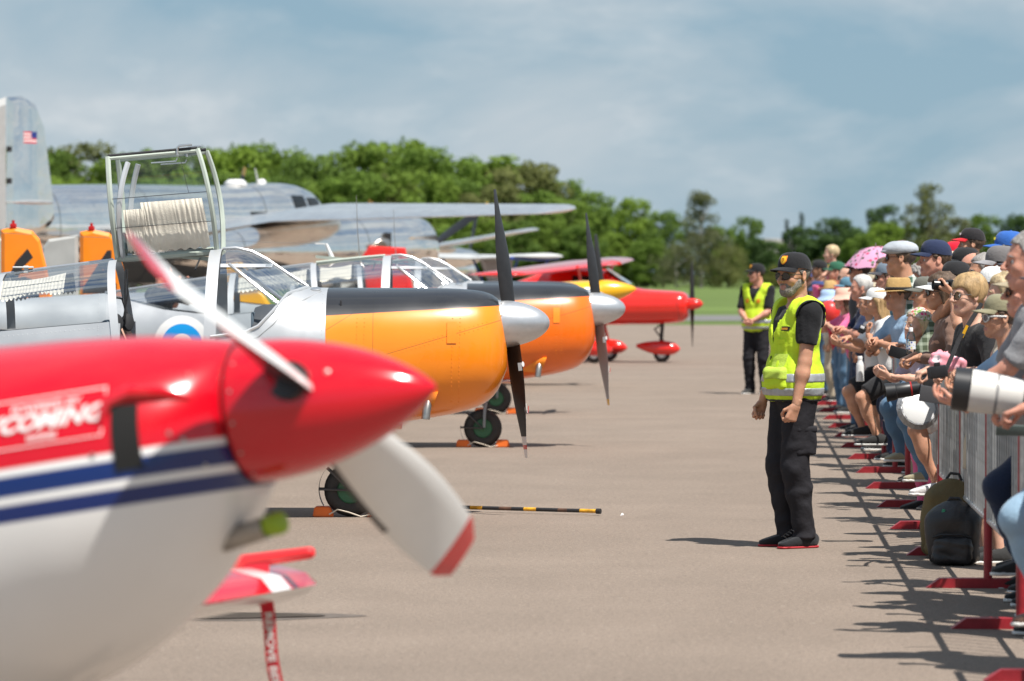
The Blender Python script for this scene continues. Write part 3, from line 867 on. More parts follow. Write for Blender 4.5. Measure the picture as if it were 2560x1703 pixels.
    # cockpit
    fl = MB()
    fl.box((-3.0, 0, .80), (2.7, .98, .02)); fl.box((-1.95, 0, 1.05), (.02, .96, .5)); fl.box((-4.3, 0, 1.05), (.02, .8, .5)); fl.build('cockpit_floor', m_dark, T, False)
    pn = MB()
    def coam(u, v):
        a = PI * u; x = -1.72 - .30 * v
        return (x, -.40 * math.cos(a), 1.20 + (.26 if v < .9 else .24) * math.sin(a) ** .6 + .0 * v)
    pn.grid(coam, 15, 6); pn.build('coaming', mat('dark_grey_coaming', (.06, .065, .075), .6), T)
    ip = MB(); ip.box((-2.02, 0, 1.26), (.02, .74, .30), None, 0, .008); ip.build('instrument_panel', mat('panel_blue_grey', (.12, .16, .2), .5), T)
    for sd in (-1, 1):
        st = empty('seat', (0, 0, 0)); st.parent = T
        mb = MB()
        def sf(u, v, sd=sd):
            x = -2.86 + .10 * v * 0 - .13 * v; w = .21 * (1 - .25 * max(0, v - .6))
            return (x + .03 * math.cos(PI * (u - .5)), sd * .25 + (u - .5) * 2 * w, .88 + .46 * v - .06 * (abs(u - .5) * 2) ** 4 * v)
        mb.grid(sf, 13, 9)
        mb.grid(lambda u, v, sd=sd: (sf(u, v)[0] - .09, sf(u, v)[1], sf(u, v)[2]), 13, 9)
        mb.grid(lambda u, v, sd=sd: (sf(u, 1)[0] - .09 * v, sf(u, 1)[1], sf(u, 1)[2] + .02 * math.sin(v * PI)), 13, 4)
        mb.box((-2.66, sd * .25, .90), (.42, .42, .12), None, 0, .03)
        mb.build('cushion', m_seat, st)
        mb = MB()
        for q in (-.07, .07): mb.tube([(-2.99, sd * .25 + q, 1.345), (-2.955, sd * .25 + q, 1.34), (-2.90, sd * .25 + q, 1.20), (-2.84, sd * .25 + q, .96)], .018, 5)
        mb.build('harness_strap', m_strap, st)
    # nose gear
    G = empty('nose_gear', (-1.37, 0, 0)); G.parent = T
    wheel(G, (0, 0, .183), .183, .125, m_rubber, m_green_rim)
    mb = MB()
    for q in (-.085, .085):
        mb.tube([(.012, q, .19), (.018, q, .36), (.028, q * .5, .43), (.03, 0, .47)], [.014, .015, .018, .024], 8)
    mb.tube([(.03, 0, .44), (.045, 0, .70)], .026, 10)
    mb.build('fork', m_grey, G)
    mb = MB(); mb.box((-.02, 0, .475), (.24, .05, .05), Matrix.Rotation(R(-22), 3, 'Y'), 0, .01); mb.tube([(-.1, 0, .43), (.03, 0, .42)], .02, 8); mb.build('torque_link', m_grey, G)
    mb = MB(); mb.grid(lambda u, v: ((-.218) * math.cos(R(-32 + 118 * u)), (v - .5) * .13, .19 + .218 * math.sin(R(-32 + 118 * u))), 16, 3)
    for q in (-.06, .06):
        mb.tube([(-.218 * math.cos(R(-2)), q, .19), (0, q * 1.2, .185)], .008, 6); mb.tube([(-.218 * math.cos(R(42)), q, .19 + .218 * math.sin(R(42))), (0, q * 1.2, .185)], .008, 6)
    mb.build('mudguard', mat('dark_grey_mudguard', (.07, .07, .07), .5), G)
    # main gear, only just in or out of view
    for sd in (-1, 1):
        if sd > 0 or True:
            M = empty('main_gear', (-3.30, sd * 1.18, 0)); M.parent = T
            wheel(M, (0, 0, .2), .2, .14, m_rubber, m_green_rim)
            mb = MB(); mb.tube([(0, -sd * .10, .2), (0, -sd * .10, .5), (0, -sd * .06, .72)], .028, 8); mb.build('leg', m_grey, M)
    # wings, tail
    for sd in (-1, 1):
        vs, fs = wing_mesh(sd * .42, sd * 5.0, -2.55, -2.75, 1.62, .95, .13, 9, .66, 1.02)
        mobj('wing', vs, fs, m_silver, T, True, None, 50)
        vs, fs = wing_mesh(sd * .05, sd * (.75 if num else 1.7), -6.85, -7.05, .95, .62, .10, 5, 1.28, 1.28)
        mobj('tailplane', vs, fs, m_silver, T, True, None, 50)
    vs, fs = fin_mesh([(-6.80, 1.33), (-6.96, 1.96), (-7.02, 2.05), (-7.35, 2.10), (-7.36, 1.28)], .07)
    mobj('fin', vs, fs, mat('pale_grey_fin', (.42, .42, .40), .5, var=.08), T, False)
    vs, fs = fin_mesh([(-7.37, 1.12), (-7.37, 2.13), (-7.50, 2.16), (-7.70, 2.12), (-7.78, 2.03), (-7.86, 1.7), (-7.93, 1.30), (-7.85, 1.10)], .06)
    rd = mobj('rudder', vs, fs, m_orange, T, False)
    mb = MB(); mb.box((-7.50, 0, 2.17), (.07, .04, .05), None, 0, .01); mb.tube([(-7.50, 0, 2.18), (-7.50, 0, 2.23)], .016, 8); mb.build('beacon', mat('red_beacon', (.5, .01, .01), .2), T)
    if num:
        digits_on(rd, num, .98, -7.60, 1.53, 1, m_dark); digits_on(rd, num, .98, -7.60, 1.53, -1, m_dark)
    # spinner and blades
    hub = empty('propeller', (-.345, 0, 1.325), (0, 0, 0)); hub.parent = T
    hub.rotation_euler = (0, R(-1.5), 0)
    mb = MB(); L0 = .345
    prf = [(.165 * math.sqrt(max(0, 1 - (t ** 1.75))) * 1.0 if t > 0 else .165, t * L0) for t in [0, .05, .12, .2, .3, .4, .5, .6, .7, .78, .85, .91, .955, .98, .995, 1.0]]
    mb.lathe([(.155, -.035), (.168, -.03), (.168, -.004)] + prf, 40, AX((1, 0, 0)))
    mb.build('spinner', m_spin, hub, True, 40)
    mb = MB(); mb.lathe([(.166, -.055), (.174, -.05), (.174, -.034), (.166, -.03)], 40, AX((1, 0, 0))); mb.build('back_plate', m_alu, hub, True, 30)
    mb = MB()
    for k in range(10):
        a = 2 * PI * (k + .4) / 10
        mb.lathe([(.0055, 0), (.005, .003), (.002, .004)], 8, TM((.016, .164 * math.cos(a), .164 * math.sin(a)), (0.1, math.cos(a), math.sin(a))))
    mb.build('screw', m_steel, hub)
    bl = empty('blade_hub', (.075, 0, 0), (0, R(-5.2), 0)); bl.parent = hub
    ch = lambda t: .135 * (1 - .12 * math.cos(t * 4)) * (1 - .62 * t ** 2.2) * (.92 + .3 * math.sin(PI * min(t * 1.2, 1)))
    mats = [m_prop, m_propgrey, m_white, m_red, m_yel]
    def mi_b(t, k, m): return 2 if (t > .945 or .82 < t < .89) else (3 if .89 <= t <= .945 else 0)
    def mi_g(t, k, m): return 4 if t > .93 else 1
    blade('blade', .93, .10, ch, R(58), R(20), bl, mats, 0, n=29, mi_fn=None)
    blade('blade', .93, .10, ch, R(58), R(20), bl, mats, PI, n=29, mi_fn=mi_b if low == 'black' else mi_g)
    if fine:
        mb = MB()
        mb.box((.0, 0, 0), (.012, .02, .035)); 
        # maker's mark and data plates on the lower blade
        pl = MB(); pl.box((.030, -.062, -.30), (.026, .003, .055), Matrix.Rotation(R(0), 3, 'Z')); pl.build('data_plate', m_propgrey, bl, False)
        pl = MB(); pl.lathe([(.014, 0), (.014, .002)], 16, TM((.052, -.052, -.285), (.35, -1, 0)), 0, .7, 1.3); pl.build('sticker', m_white, bl)
        mb = MB(); mb.box((.030, -.050, -.62), (.004, .002, .075)); mb.box((.044, -.046, -.61), (.006, .002, .022)); mb.box((.042, -.046, -.585), (.004, .002, .06)); mb.build('maker_mark', m_white, bl, False)
        mb = MB(); mb.box((.052, -.044, -.60), (.005, .002, .05), Matrix.Rotation(R(12), 3, 'Y')); mb.build('maker_mark', m_red, bl, False)
    # exhaust with its fairing
    ex = empty('exhaust', (-.86, 0, 0)); ex.parent = T
    y0 = -S.y(-.86, .80)
    mb = MB()
    def ff(u, v):
        a = PI * u
        x = -.13 + .19 * v + .012 * math.sin(PI * v); z = .80 + .085 * math.sin(a) * (.25 + .75 * v) + .02
        return (x, y0 + .03 - (.075 * (v ** .6)) * math.sin(a) * 1.1 - .01, z - .07 * (1 - u) * (1 if False else .0) + (-.045 * math.cos(a) * 0) + .0)
    def fair(u, v):
        a = R(-75 + 210 * u)
        w = .105 * (.35 + .65 * math.sin(PI * (.12 + .62 * v)))
        return (-.13 + .21 * v + .02 * math.sin(a), y0 + .035 - .095 * math.cos(a * .9 - .4) * (.3 + .7 * v), .79 + w * math.sin(a) * .75 + .02 * v)
    mb.grid(fair, 15, 8); mb.build('fairing', m_orange, ex)
    mb = MB(); mb.tube([(.05, y0 + .09, .90), (.035, y0 - .0, .83), (.02, y0 - .045, .74), (.015, y0 - .05, .685)], .029, 12, 0, False)
    mb.tube([(.035, y0 - .0, .83), (.02, y0 - .045, .74), (.015, y0 - .05, .686)], .024, 12, 0, True); mb.build('pipe', m_steel, ex)
    # air scoop lip under the nose, cooling outlet
    mb = MB(); mb.grid(lambda u, v: (-1.02 - .22 * v, -.17 + .34 * u, S.at(-1.1)[1] - .012 - .035 * math.sin(PI * u) * (1 - v * .6)), 9, 5); mb.build('scoop', m_orange, T)
    # latches, filler caps
    for sd in (-1, 1):
        if not fine and sd > 0: continue
        S.patch(-.70, -.635, lambda x: 1.20 - .9 * (x + .70) * 0 + .0, lambda x: 1.345, sd, .005, 3, 6).build('latch', m_orange, T)
        S.patch(-1.16, -1.105, lambda x: 1.06, lambda x: 1.15, sd, .005, 3, 4).build('latch', m_orange, T)
    if fine:
        rv = MB()
        ico = [(0, 0, .5), (1, 0, 0), (0, 1, 0), (-1, 0, 0), (0, -1, 0)]
        def rivet(x, z, r=.0042):
            y = -S.y(x, z); 
            for q in (0,):
                b = [(x + r * a * 1.0, y - r * .55 * (c * 2), z + r * bb) for (a, bb, c) in ico]
                rv.add(b, [(0, 1, 2), (0, 2, 3), (0, 3, 4), (0, 4, 1)])
        for x0 in (-.615, -.665, -1.26, -1.31):
            z = .80
            while z < 1.37:
                rivet(x0 + .02 * (z - 1.2), z); z += .027
        x = -1.45
        while x < -.42:
            for dz in (-.016, .016): rivet(x, 1.452 + .293 * x + dz)
            x += .03
        rv.build('rivet', m_orange, T); 
        tag(T.children[-1], kind='stuff')
        rs = MB(); rv = rs
        x = -5.0
        while x < -1.55:
            zz = lerp_table(TR_SILL, x)[0] - .035 if x < -3.0 else (1.165 if x > -2.28 else None)
            if zz and zz < 2: rivet(x, zz, .004)
            x += .032
        for x0 in (-3.05, -2.29, -1.545):
            z = .9
            while z < 1.55:
                if z < min(S.at(x0)[0] - .02, 1.6): rivet(x0, z, .0038)
                z += .03
        rs.build('rivet', m_silver, T); tag(T.children[-1], kind='stuff')
        # joint line between scuttle and cabin
        mb = MB(); mb.tube([(x, -S.y(x, z) - .002, z) for (x, z) in [(-1.56, 1.55), (-1.66, 1.50), (-1.78, 1.43), (-1.87, 1.33), (-1.97, 1.245), (-2.08, 1.205), (-2.22, 1.185)]], .0035, 5); mb.build('skin_joint', m_grey, T)
        mb = MB(); mb.lathe([(.035, 0), (.036, .006), (.03, .010)], 20, TM((-1.60, -.16, S.at(-1.6)[0] - .012), (0, -.25, 1))); mb.build('filler_cap', m_alu, T)
        mb = MB(); mb.box((-1.42, -S.y(-1.42, 1.46) - .001, 1.46), (.012, .008, .06), None, 0, .003); mb.build('vent_slot', m_dark, T)
        mb = MB(); mb.tube([(-2.42, .2, 1.78), (-2.40, -.08, 1.77), (-2.42, -.22, 1.70)], .006, 6); mb.build('door_stay', m_dark, T)
    if fine and not doors_open or not fine and not num:
        mb = MB(); mb.tube([(-2.55, 0, 1.80), (-2.575, 0, 2.10), (-2.585, 0, 2.42)], [.006, .004, .0025], 5); mb.build('whip_antenna', m_steel, T)
    if roundel:
        mb = MB(); mb.tube([(-2.80, 0, 1.78), (-2.84, 0, 1.87), (-2.875, 0, 1.955)], [.026, .020, .014], 8); mb.box((-2.93, 0, 1.955), (.10, .012, .012)); mb.build('aerial_mast', m_white, T)
        mb = MB(); mb.tube([(-2.97, 0, 1.955), (-5.2, 0, 2.02), (-7.36, 0, 2.12)], .0025, 4); mb.build('aerial_wire', m_steel, T)
        for nm, r0, r1, mm, of in (('roundel_ring', .19, .27, m_white, .004), ('roundel_ring', .095, .192, m_blue, .006), ('roundel_ring', 0, .098, m_white, .008)):
            mb = MB()
            mb.grid(lambda u, v: (-4.22 + (r0 + (r1 - r0) * v) * math.cos(2 * PI * u), -(S.y(-4.22 + (r0 + (r1 - r0) * v) * math.cos(2 * PI * u), 1.0 + (r0 + (r1 - r0) * v) * math.sin(2 * PI * u)) + of), 1.0 + (r0 + (r1 - r0) * v) * math.sin(2 * PI * u)), 40, 6, 0, True)
            mb.build(nm, mm, T)
        mb = MB(); y = -(S.y(-3.96, 1.24) + .006); mb.box((-3.96, y, 1.255), (.07, .002, .02)); mb.box((-3.96, y, 1.255), (.02, .003, .07)); mb.build('green_cross', m_gcross, T, False)
    return T, S

def chock_pair(x, y, label):
    for sx, nm in ((-1, 'behind'), (1, 'ahead of')):
        mb = MB()
        mb.add([(-.075, -.06, 0), (.075, -.06, 0), (.045, -.06, .072), (-.06 + .07 * 0, -.06, .072), (-.075, .06, 0), (.075, .06, 0), (.045, .06, .072), (-.06, .06, .072)],
               [(0, 1, 2, 3), (5, 4, 7, 6), (1, 5, 6, 2), (4, 0, 3, 7), (3, 2, 6, 7), (4, 5, 1, 0)])
        o = mb.build('wheel_chock', m_chock, None, False)
        bm = bmesh.new(); bm.from_mesh(o.data); bmesh.ops.bevel(bm, geom=bm.edges[:], offset=.008, segments=2, affect='EDGES'); bm.to_mesh(o.data); bm.free()
        o.location = (x + sx * .185, y - .02, 0)
        if sx < 0: o.rotation_euler = (0, 0, 0)
        else: o.rotation_euler = (0, 0, PI)
        tag(o, 'orange rubber wheel chock %s the nose wheel of the %s' % (nm, label), 'wheel chock', 'orange wheel chocks')
        if sx < 0:
            mb = MB(); mb.tube([(.04, -.07, .02), (.10, -.09, .055), (.18, -.10, .035), (.26, -.09, .006), (.33, -.07, .02)], .005, 6); mb.build('rope', m_rope, o)

# near trainer, doors up
D1, D2, D3 = 26.4, 36.9, 45.6
T1, S1 = trainer((.26, D1), 0, 'silver trainer aircraft with orange nose and raised canopy doors', True, True, 'black', None, 'silver and orange trainer aircraft', True, False, ((-3.75, -3.30),))
chock_pair(.26 - 1.37, D1, 'trainer with raised canopy doors')
T2, S2 = trainer((1.09, D2), 0, 'silver trainer with orange nose, yellow tipped grey blade, blue and white roundel', False, True, 'grey', None, 'silver and orange trainer aircraft', True, True, ((-3.7, -3.05), (-2.92, -2.62)))
m_cowl_shaded = paint('cowl_paint_shaded', (.93, .165, .006), [(BLACK, [(-.0555, 0, 1, -1.4713)])], .30, 0, .5, [(-.293, 0, 1, -1.452, .0022, [(1, 0, 0, 1.13)]), (1, 0, 0, 1.20, .0018)], soft=.003)  # same orange paint, with the middle trainer's shading put into the colour
for c_ in T2.children:
    if c_.name.startswith('cowling'): c_.data.materials[0] = m_cowl_shaded
chock_pair(1.09 - 1.37, D2, 'middle orange nosed trainer')
T3, S3 = trainer((1.18, D3), 0, 'farthest of the three silver and orange trainers, mostly hidden by the middle one', False, False, 'black', None, 'silver and orange trainer aircraft', False, False)
[setattr(h_, 'rotation_euler', (PI / 2, 0, 0)) for h_ in T3.children if h_.name.startswith('propeller')]
chock_pair(1.18 - 1.37, D3, 'farthest orange nosed trainer')
# two more of the row behind, noses pointing the other way: only their tails stand in view
for (px, d, nm, lab) in ((62, 40.6, '6', 'trainer tail with orange rudder and black number 6'), (256, 42.9, '4', 'trainer tail with pale fin, orange rudder and black number 4')):
    tail_x = (px - 1280) / FPX * d
    t_, s_ = trainer((tail_x - 7.62, d), PI, lab, False, False, 'black', nm, 'trainers facing away with numbered rudders', False, False)

# open gull wing doors of the near trainer
def door(sd, dx, ylean, label):
    Dd = empty('canopy_door', (dx, 0, 0)); Dd.parent = T1
    def xf(v): return -2.285 - .03 * v - .10 * v ** 2.4
    def xr(v): return -2.965 - .065 * v
    def pos(u, v):
        x = xr(v) + (xf(v) - xr(v)) * u
        y = sd * (.05 + ylean * v + .13 * math.sin(PI * v) ** 1.0 * .8)
        return Vector((x, y, 1.795 + .70 * v + .055 * (u - .5) * v + .05 * (u - .5) * (1 - v)))
    mb = MB(); mb.grid(lambda u, v: pos(.03 + .94 * u, .03 + .94 * v), 18, 14); mb.build('pane', glass_mat('door_perspex', (.90, .93, .93), 1.3), Dd)
    fr = MB(); r = .018
    fr.tube([pos(0, v / 10) for v in range(11)], r * 1.1, 6); fr.tube([pos(1, v / 14) for v in range(15)], r, 6)
    fr.tube([pos(u / 4, 0) for u in range(5)], r * 1.2, 6); fr.tube([pos(u / 4, .985) for u in range(5)], r * .7, 6)
    fr.build('door_frame', m_green, Dd)
    sl = MB(); sl.tube([pos(u / 6, 1.012) for u in range(-0, 7)], .012, 6); sl.tube([pos(1.012, v / 14) for v in range(15)], .010, 6); sl.build('seal', m_dark, Dd)
    rb = MB(); rb.tube([pos(.055 + .16 * (v / 12) ** 3, v / 12 * .93) for v in range(13)], .020, 6); rb.build('rib', m_frame, Dd)
    hd = MB(); p = pos(.78, 1.0)
    hd.tube([p + Vector((0, -.02, -.03)), p + Vector((0, -.02, .02)), p + Vector((.012, -.02, .036)), p + Vector((.10, -.02, .045))], .009, 8)
    hd.tube([p + Vector((0, -.03, -.05)), p + Vector((-.01, -.03, -.07)), p + Vector((-.18, -.03, -.082))], .005, 6)
    hd.build('handle', m_alu, Dd)
    if sd < 0:
        for (u0, u1, v0, v1, k) in ((.12, .34, .06, .47, 0), (.30, .92, .05, .53, 1)):
            cm = MB()
            def cf(u, v):
                q = pos(u0 + (u1 - u0) * (u * (1 - .10 * (1 - v) * 0) + (.04 * (1 - v) if k else 0)), v0 + (v1 - v0) * v + .01 * math.sin(u * 40) * (1 - v))
                q.y -= .022 + (.0015 + .0012 * math.sin(u * 9 + 1)) * math.sin(u * (85 if k else 40) + 1.5 * v + 1.4 * math.sin(u * 13) + .8 * math.sin(v * 3 + u * 31)) + .006 * math.sin(v * 9); return q
            cm.grid(cf, 120, 14); cm.build('curtain', m_cloth, Dd)
        wr = MB()
        for v in (.30, .585): wr.tube([pos(.02, v) + Vector((0, -.03, 0)), pos(.98, v) + Vector((0, -.03, 0))], .003, 4)
        wr.tube([pos(.80, .585) + Vector((0, -.03, 0)), pos(.79, .95) + Vector((0, -.03, 0))], .0018, 4)
        wr.build('curtain_wire', m_dark, Dd)
    return Dd
door(-1, 0.0, .02, '')
door(1, .035, .22, '')
# head set hanging in the near cockpit
hs = empty('headset', (.26 - 2.93, D1 - .34, 1.34), (0, 0, R(20)), 'black pilot headset hanging in the open cockpit of the near trainer', 'headset')
for q in (-.03, .06):
    mb = MB(); mb.lathe([(.02, -.02), (.042, -.018), (.047, 0), (.04, .02), (.02, .026)], 16, TM((q, -.05 + q * .6, 0), (.3, -1, .15)), 0, 1, 1.35); mb.build('ear_cup', m_dark, hs)
mb = MB(); mb.tube([(-.03, -.05, .05), (-.05, -.03, .12), (-.02, .0, .17), (.03, .01, .16), (.06, 0, .06)], .010, 6)
mb.tube([(.02, -.05, .02), (.05, -.06, .2), (.045, -.05, .36)], .006, 5); mb.tube([(.035, -.05, 0), (.03, -.06, .2), (.035, -.05, .36)], .006, 5); mb.tube([(0, -.05, -.05), (.04, -.07, -.15), (.07, -.06, -.25)], .005, 5)
mb.build('headband', m_dark, hs)
# ================================================================== red, white and blue aerobatic aircraft, close to the lens
EX_YAW, EX_PITCH = R(-20), R(-8.0)
ex_tip = W(1092, 967, 9.62)
EXA = empty('aerobatic_aircraft', ex_tip, (0, EX_PITCH, EX_YAW), 'red, white and blue aerobatic aircraft nose close to the camera', 'aircraft')
REDC = (.60, .0025, .014); WHITEC = (.80, .79, .77); NAVY = (.003, .021, .135)
m_ex = paint('aerobatic_paint', WHITEC, [(REDC, [(-.023, 0, 1, .0424)]), (NAVY, [(.023, 0, -1, -.062), (-.023, 0, 1, .112)]), (NAVY, [(.023, 0, -1, -.133), (-.023, 0, 1, .176)])], .22, 0, .25, [], .03, .003)
EX_T = [(-6.6, .16, .0, .03, .1, 2, 2), (-5.4, .17, -.22, .12, 0, 2, 2), (-3.6, .26, -.52, .30, -.1, 2, 2.2), (-2.4, .30, -.70, .40, -.12, 2.1, 2.4), (-1.8, .295, -.725, .46, -.14, 2.2, 2.4), (-1.3, .268, -.70, .475, -.15, 2.2, 2.3), (-.95, .248, -.60, .455, -.14, 2.2, 2.2), (-.75, .230, -.47, .41, -.12, 2.2, 2.1), (-.63, .208, -.345, .345, -.08, 2.1, 2.1), (-.55, .190, -.25, .26, -.03, 2, 2), (-.515, .178, -.205, .20, -.01, 2, 2)]
SX = Shell(EX_T)
xs = [-6.6, -6.2, -5.4, -4.8, -4.2, -3.6, -3.2, -2.8, -2.4, -2.1, -1.8, -1.6, -1.45, -1.3, -1.2, -1.1, -1.03, -.95, -.88, -.82, -.75, -.70, -.66, -.63, -.60, -.57, -.55, -.53, -.515]
vs, fs = SX.lower(xs, 22, cap1=True); mobj('fuselage', vs, fs, m_ex, EXA, True, None, 55)
hubx = empty('propeller', (-.5, 0, 0)); hubx.parent = EXA
mb = MB(); prf = [(.182 * (1 - t ** 1.9) ** .78, t * .5) for t in [0, .03, .08, .15, .23, .32, .41, .5, .59, .68, .76, .83, .89, .94, .975, .992, 1.0]]
mb.lathe([(.176, -.012), (.182, -.008)] + prf, 56, AX((1, 0, 0))); mb.build('spinner', mat('spinner_red', REDC, .16, coat=.45, var=.03), hubx, True, 60)
mb = MB()
for k in range(14):
    a = 2 * PI * (k + .3) / 14
    for xx in (.012,):
        mb.lathe([(.005, 0), (.0045, .002), (.002, .003)], 10, TM((xx, .1815 * math.cos(a), .1815 * math.sin(a)), (.05, math.cos(a), math.sin(a))))
for (xx, a) in ((.26, 2.6), (.26, 5.2)):
    rr = .182 * (1 - (xx / .5) ** 1.9) ** .78
    mb.lathe([(.008, 0), (.007, .003), (.003, .005)], 10, TM((xx, rr * math.cos(a), rr * math.sin(a)), (.4, math.cos(a), math.sin(a))))
tag(mb.build('screw', m_steel, hubx), kind='stuff')
mb = MB(); mb.lathe([(.150, -.018), (.1835, -.018), (.1835, -.0125), (.150, -.0125)], 48, AX((1, 0, 0))); mb.build('spinner_gap', m_dark, hubx, True, 30)
m_bw = mat('blade_white', (.78, .78, .76), .32, coat=.3, var=.03); m_bg = mat('blade_dark', (.03, .028, .028), .3, var=.1)
chx = lambda t: .134 * (.62 + 1.0 * math.sin(PI * min(1, .12 + .62 * t)) ** 1.2) * (1 - .55 * max(0, t - .93) / .07 * .55)
def mi_x(t, k, m):
    if t > .90: return 1
    if k in (0, 1, 11, 10) and t < .58 and k in (0, 11, 10): return 2
    return 0 if (k < 6 or t > .62) else 2
bang = R(67)
for a in (bang, bang + PI - R(4)):
    mb = blade('blade', 1.0, .10, chx, R(-68), R(-33), hubx, [m_bw, m_red, m_bg], a, n=40, thick=.16, mi_fn=mi_x)
    mb.location = (.165, 0, 0)
    cuff = MB(); cuff.lathe([(.055, .06), (.062, .1), (.052, .17)], 20); c_ = cuff.build('blade_root', m_bg, hubx); c_.location = (.165, 0, 0); c_.rotation_euler = (a, 0, 0)
# green leaf mark on the lower blade
lfm = mat('leaf_green', (.02, .28, .06), .5)
for a in (bang, bang + PI - R(4)):
    lf = MB(); tw = R(-68 + 35 * .32 ** .7); n_ = Vector((math.cos(tw), -math.sin(tw), 0)); u_ = Vector((math.sin(tw), math.cos(tw), 0))
    pts = [(-.03, .36), (.0, .405), (.035, .415), (.015, .385), (.005, .355), (-.015, .345)]
    lf.add([u_ * q + n_ * (.020) + Vector((0, 0, r_)) for q, r_ in pts], [tuple(range(6))]); o_ = lf.build('leaf_mark', lfm, hubx, False); o_.location = (.165, 0, 0); o_.rotation_euler = (a, 0, 0)
# air inlet on the cheek, with raised lip
def exp_patch(x0, x1, z0, z1, off, name, m_, parent, nu=6, nv=10, sh=0.0):
    mb = MB(); mb.grid(lambda u, v: (x0 + (x1 - x0) * u + sh * v, -(SX.y(x0 + (x1 - x0) * u + sh * v, z0 + (z1 - z0) * v) + off), z0 + (z1 - z0) * v), nu, nv)
    return mb.build(name, m_, parent)
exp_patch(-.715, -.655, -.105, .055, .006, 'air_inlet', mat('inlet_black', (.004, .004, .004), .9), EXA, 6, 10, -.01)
lip = MB(); lip.tube([(-.75, -(SX.y(-.75, .02) + .004), .02), (-.735, -(SX.y(-.735, .065) + .012), .065), (-.69, -(SX.y(-.69, .085) + .016), .085), (-.62, -(SX.y(-.62, .075) + .010), .075), (-.56, -(SX.y(-.56, .05) + .0), .05)], [.006, .016, .02, .016, .006], 8); lip.build('inlet_lip', mat('lip_red', REDC, .16, coat=1.0), EXA)
for (x, z) in ((-.60, -.03), (-.575, -.05), (-.77, -.06), (-.57, .11), (-.55, -.12)):
    mb = MB(); mb.lathe([(.007, 0), (.006, .003), (.002, .004)], 10, TM((x, -SX.y(x, z), z), (.2, -1, 0))); mb.build('screw', m_steel, EXA)
# sponsor decal: outline box and lettering laid on the cowling
def decal(vs, fs, cx, cz, name, m_, off=.004):
    out = [(cx + v[0], -(SX.y(cx + v[0], cz + v[1]) + off), cz + v[1]) for v in vs]
    return mobj(name, out, fs, m_, EXA, False)
m_dec = mat('decal_white', (.78, .74, .72), .35)
CXD, CZD = -.915, .045
def thin(vs, fs):      # subdivide so the lettering follows the curved skin
    bm = bmesh.new(); bv = [bm.verts.new(v) for v in vs]
    for f in fs:
        try: bm.faces.new([bv[i] for i in f])
        except ValueError: pass
    bmesh.ops.triangulate(bm, faces=bm.faces[:])
    bmesh.ops.subdivide_edges(bm, edges=[e for e in bm.edges if e.calc_length() > .02], cuts=2, use_grid_fill=True)
    bm.verts.index_update(); a = [tuple(v.co) for v in bm.verts]; b = [tuple(v.index for v in f.verts) for f in bm.faces]; bm.free(); return a, b
for (tx, size, dx, dz, bold) in (('POWERED BY', .026, .020, .034, .0004), ('LYCOMING', .058, .0, -.003, .0022), ('ENGINES', .017, .02, -.042, .0006)):
    vs, fs = text_mesh(tx, size, bold, .30 if size > .05 else .0)
    vs = [(v[0] * 1.12 + dx, v[1] + dz + .02 * (v[0] + dx), 0) for v in vs]
    a, b = thin(vs, fs); decal(a, b, CXD, CZD, 'sponsor_lettering', m_dec)
for (x0, x1, z0, z1) in ((-.21, .170, .056, .059), (-.21, .170, -.062, -.059), (.167, .170, -.062, .059), (-.21, -.207, -.062, .059)):
    a = []; b = []; n = 24
    for i in range(n + 1):
        x = x0 + (x1 - x0) * i / n
        for z in (z0, z1): a.append((x, z + .02 * x, 0))
    b = [(2 * i, 2 * i + 2, 2 * i + 3, 2 * i + 1) for i in range(n)]
    decal(a, b, CXD, CZD, 'sponsor_border', m_dec)
# canopy, wings, tail, gear
mb = MB(); mb.grid(lambda u, v: (-2.0 - 1.7 * v, .30 * math.sin(PI * v) ** .5 * math.cos(PI * u), .26 + .40 * math.sin(PI * v) ** .7 * math.sin(PI * u)), 13, 14); mb.build('canopy_glass', m_glass, EXA)
m_exw = paint('aerobatic_wing', WHITEC, [(REDC, [(0, 1, 0, -2.2), (0, 0, 1, .55)]), ((.8, .79, .77), [(0, 1, 0, -2.95), (0, -1, 0, 3.1), (0, 0, 1, .55)])], .18, 0, 1.0)
for sd in (-1, 1):
    if sd > 0: vs, fs = wing_mesh(.30, 3.3, -1.90, -1.82, 1.55, 1.10, .20, 10, -.52, -.55)
    else: vs, fs = wing_mesh(-.35, -3.0, -1.75, -1.85, 1.55, .85, .15, 10, -.22, -.22)
    mobj('wing', vs, fs, m_exw, EXA, True, None, 50)
    vs, fs = wing_mesh(sd * .05, sd * 1.5, -5.6, -5.75, .8, .5, .1, 4, .05, .05); mobj('tailplane', vs, fs, m_exw, EXA, True, None, 50)
    mb = MB(); mb.tube([(-1.55, sd * .35, -.7), (-1.5, sd * .7, -1.0), (-1.48, sd * .85, -1.22)], [.05, .045, .04], 8); g_ = mb.build('gear_leg', m_white, EXA)
    wheel(EXA, (-1.48, sd * .92, -1.24), .17, .12, m_rubber, m_grey)
vs, fs = fin_mesh([(-5.6, .15), (-6.1, .95), (-6.6, 1.0), (-6.75, .0), (-6.5, -.1)], .06); mobj('fin', vs, fs, m_ex, EXA, False)
# exhaust pipe with a fluorescent plug
px_ = empty('exhaust', (0, 0, 0)); px_.parent = EXA
xq, zq = -.70, -.40
mb = MB(); mb.tube([(-.72, .02, -.30), (-.62, -.02, -.315), (-.50, -.03, -.295)], .030, 16); mb.build('pipe', m_steel, px_)
mb = MB(); mb.lathe([(.022, -.025), (.028, -.018), (.030, .015), (.028, .028), (.016, .036)], 20, TM((-.475, -.035, -.290), (1, -.25, .12))); mb.build('plug', mat('fluorescent_plug', (.30, .44, .02), .5), px_)
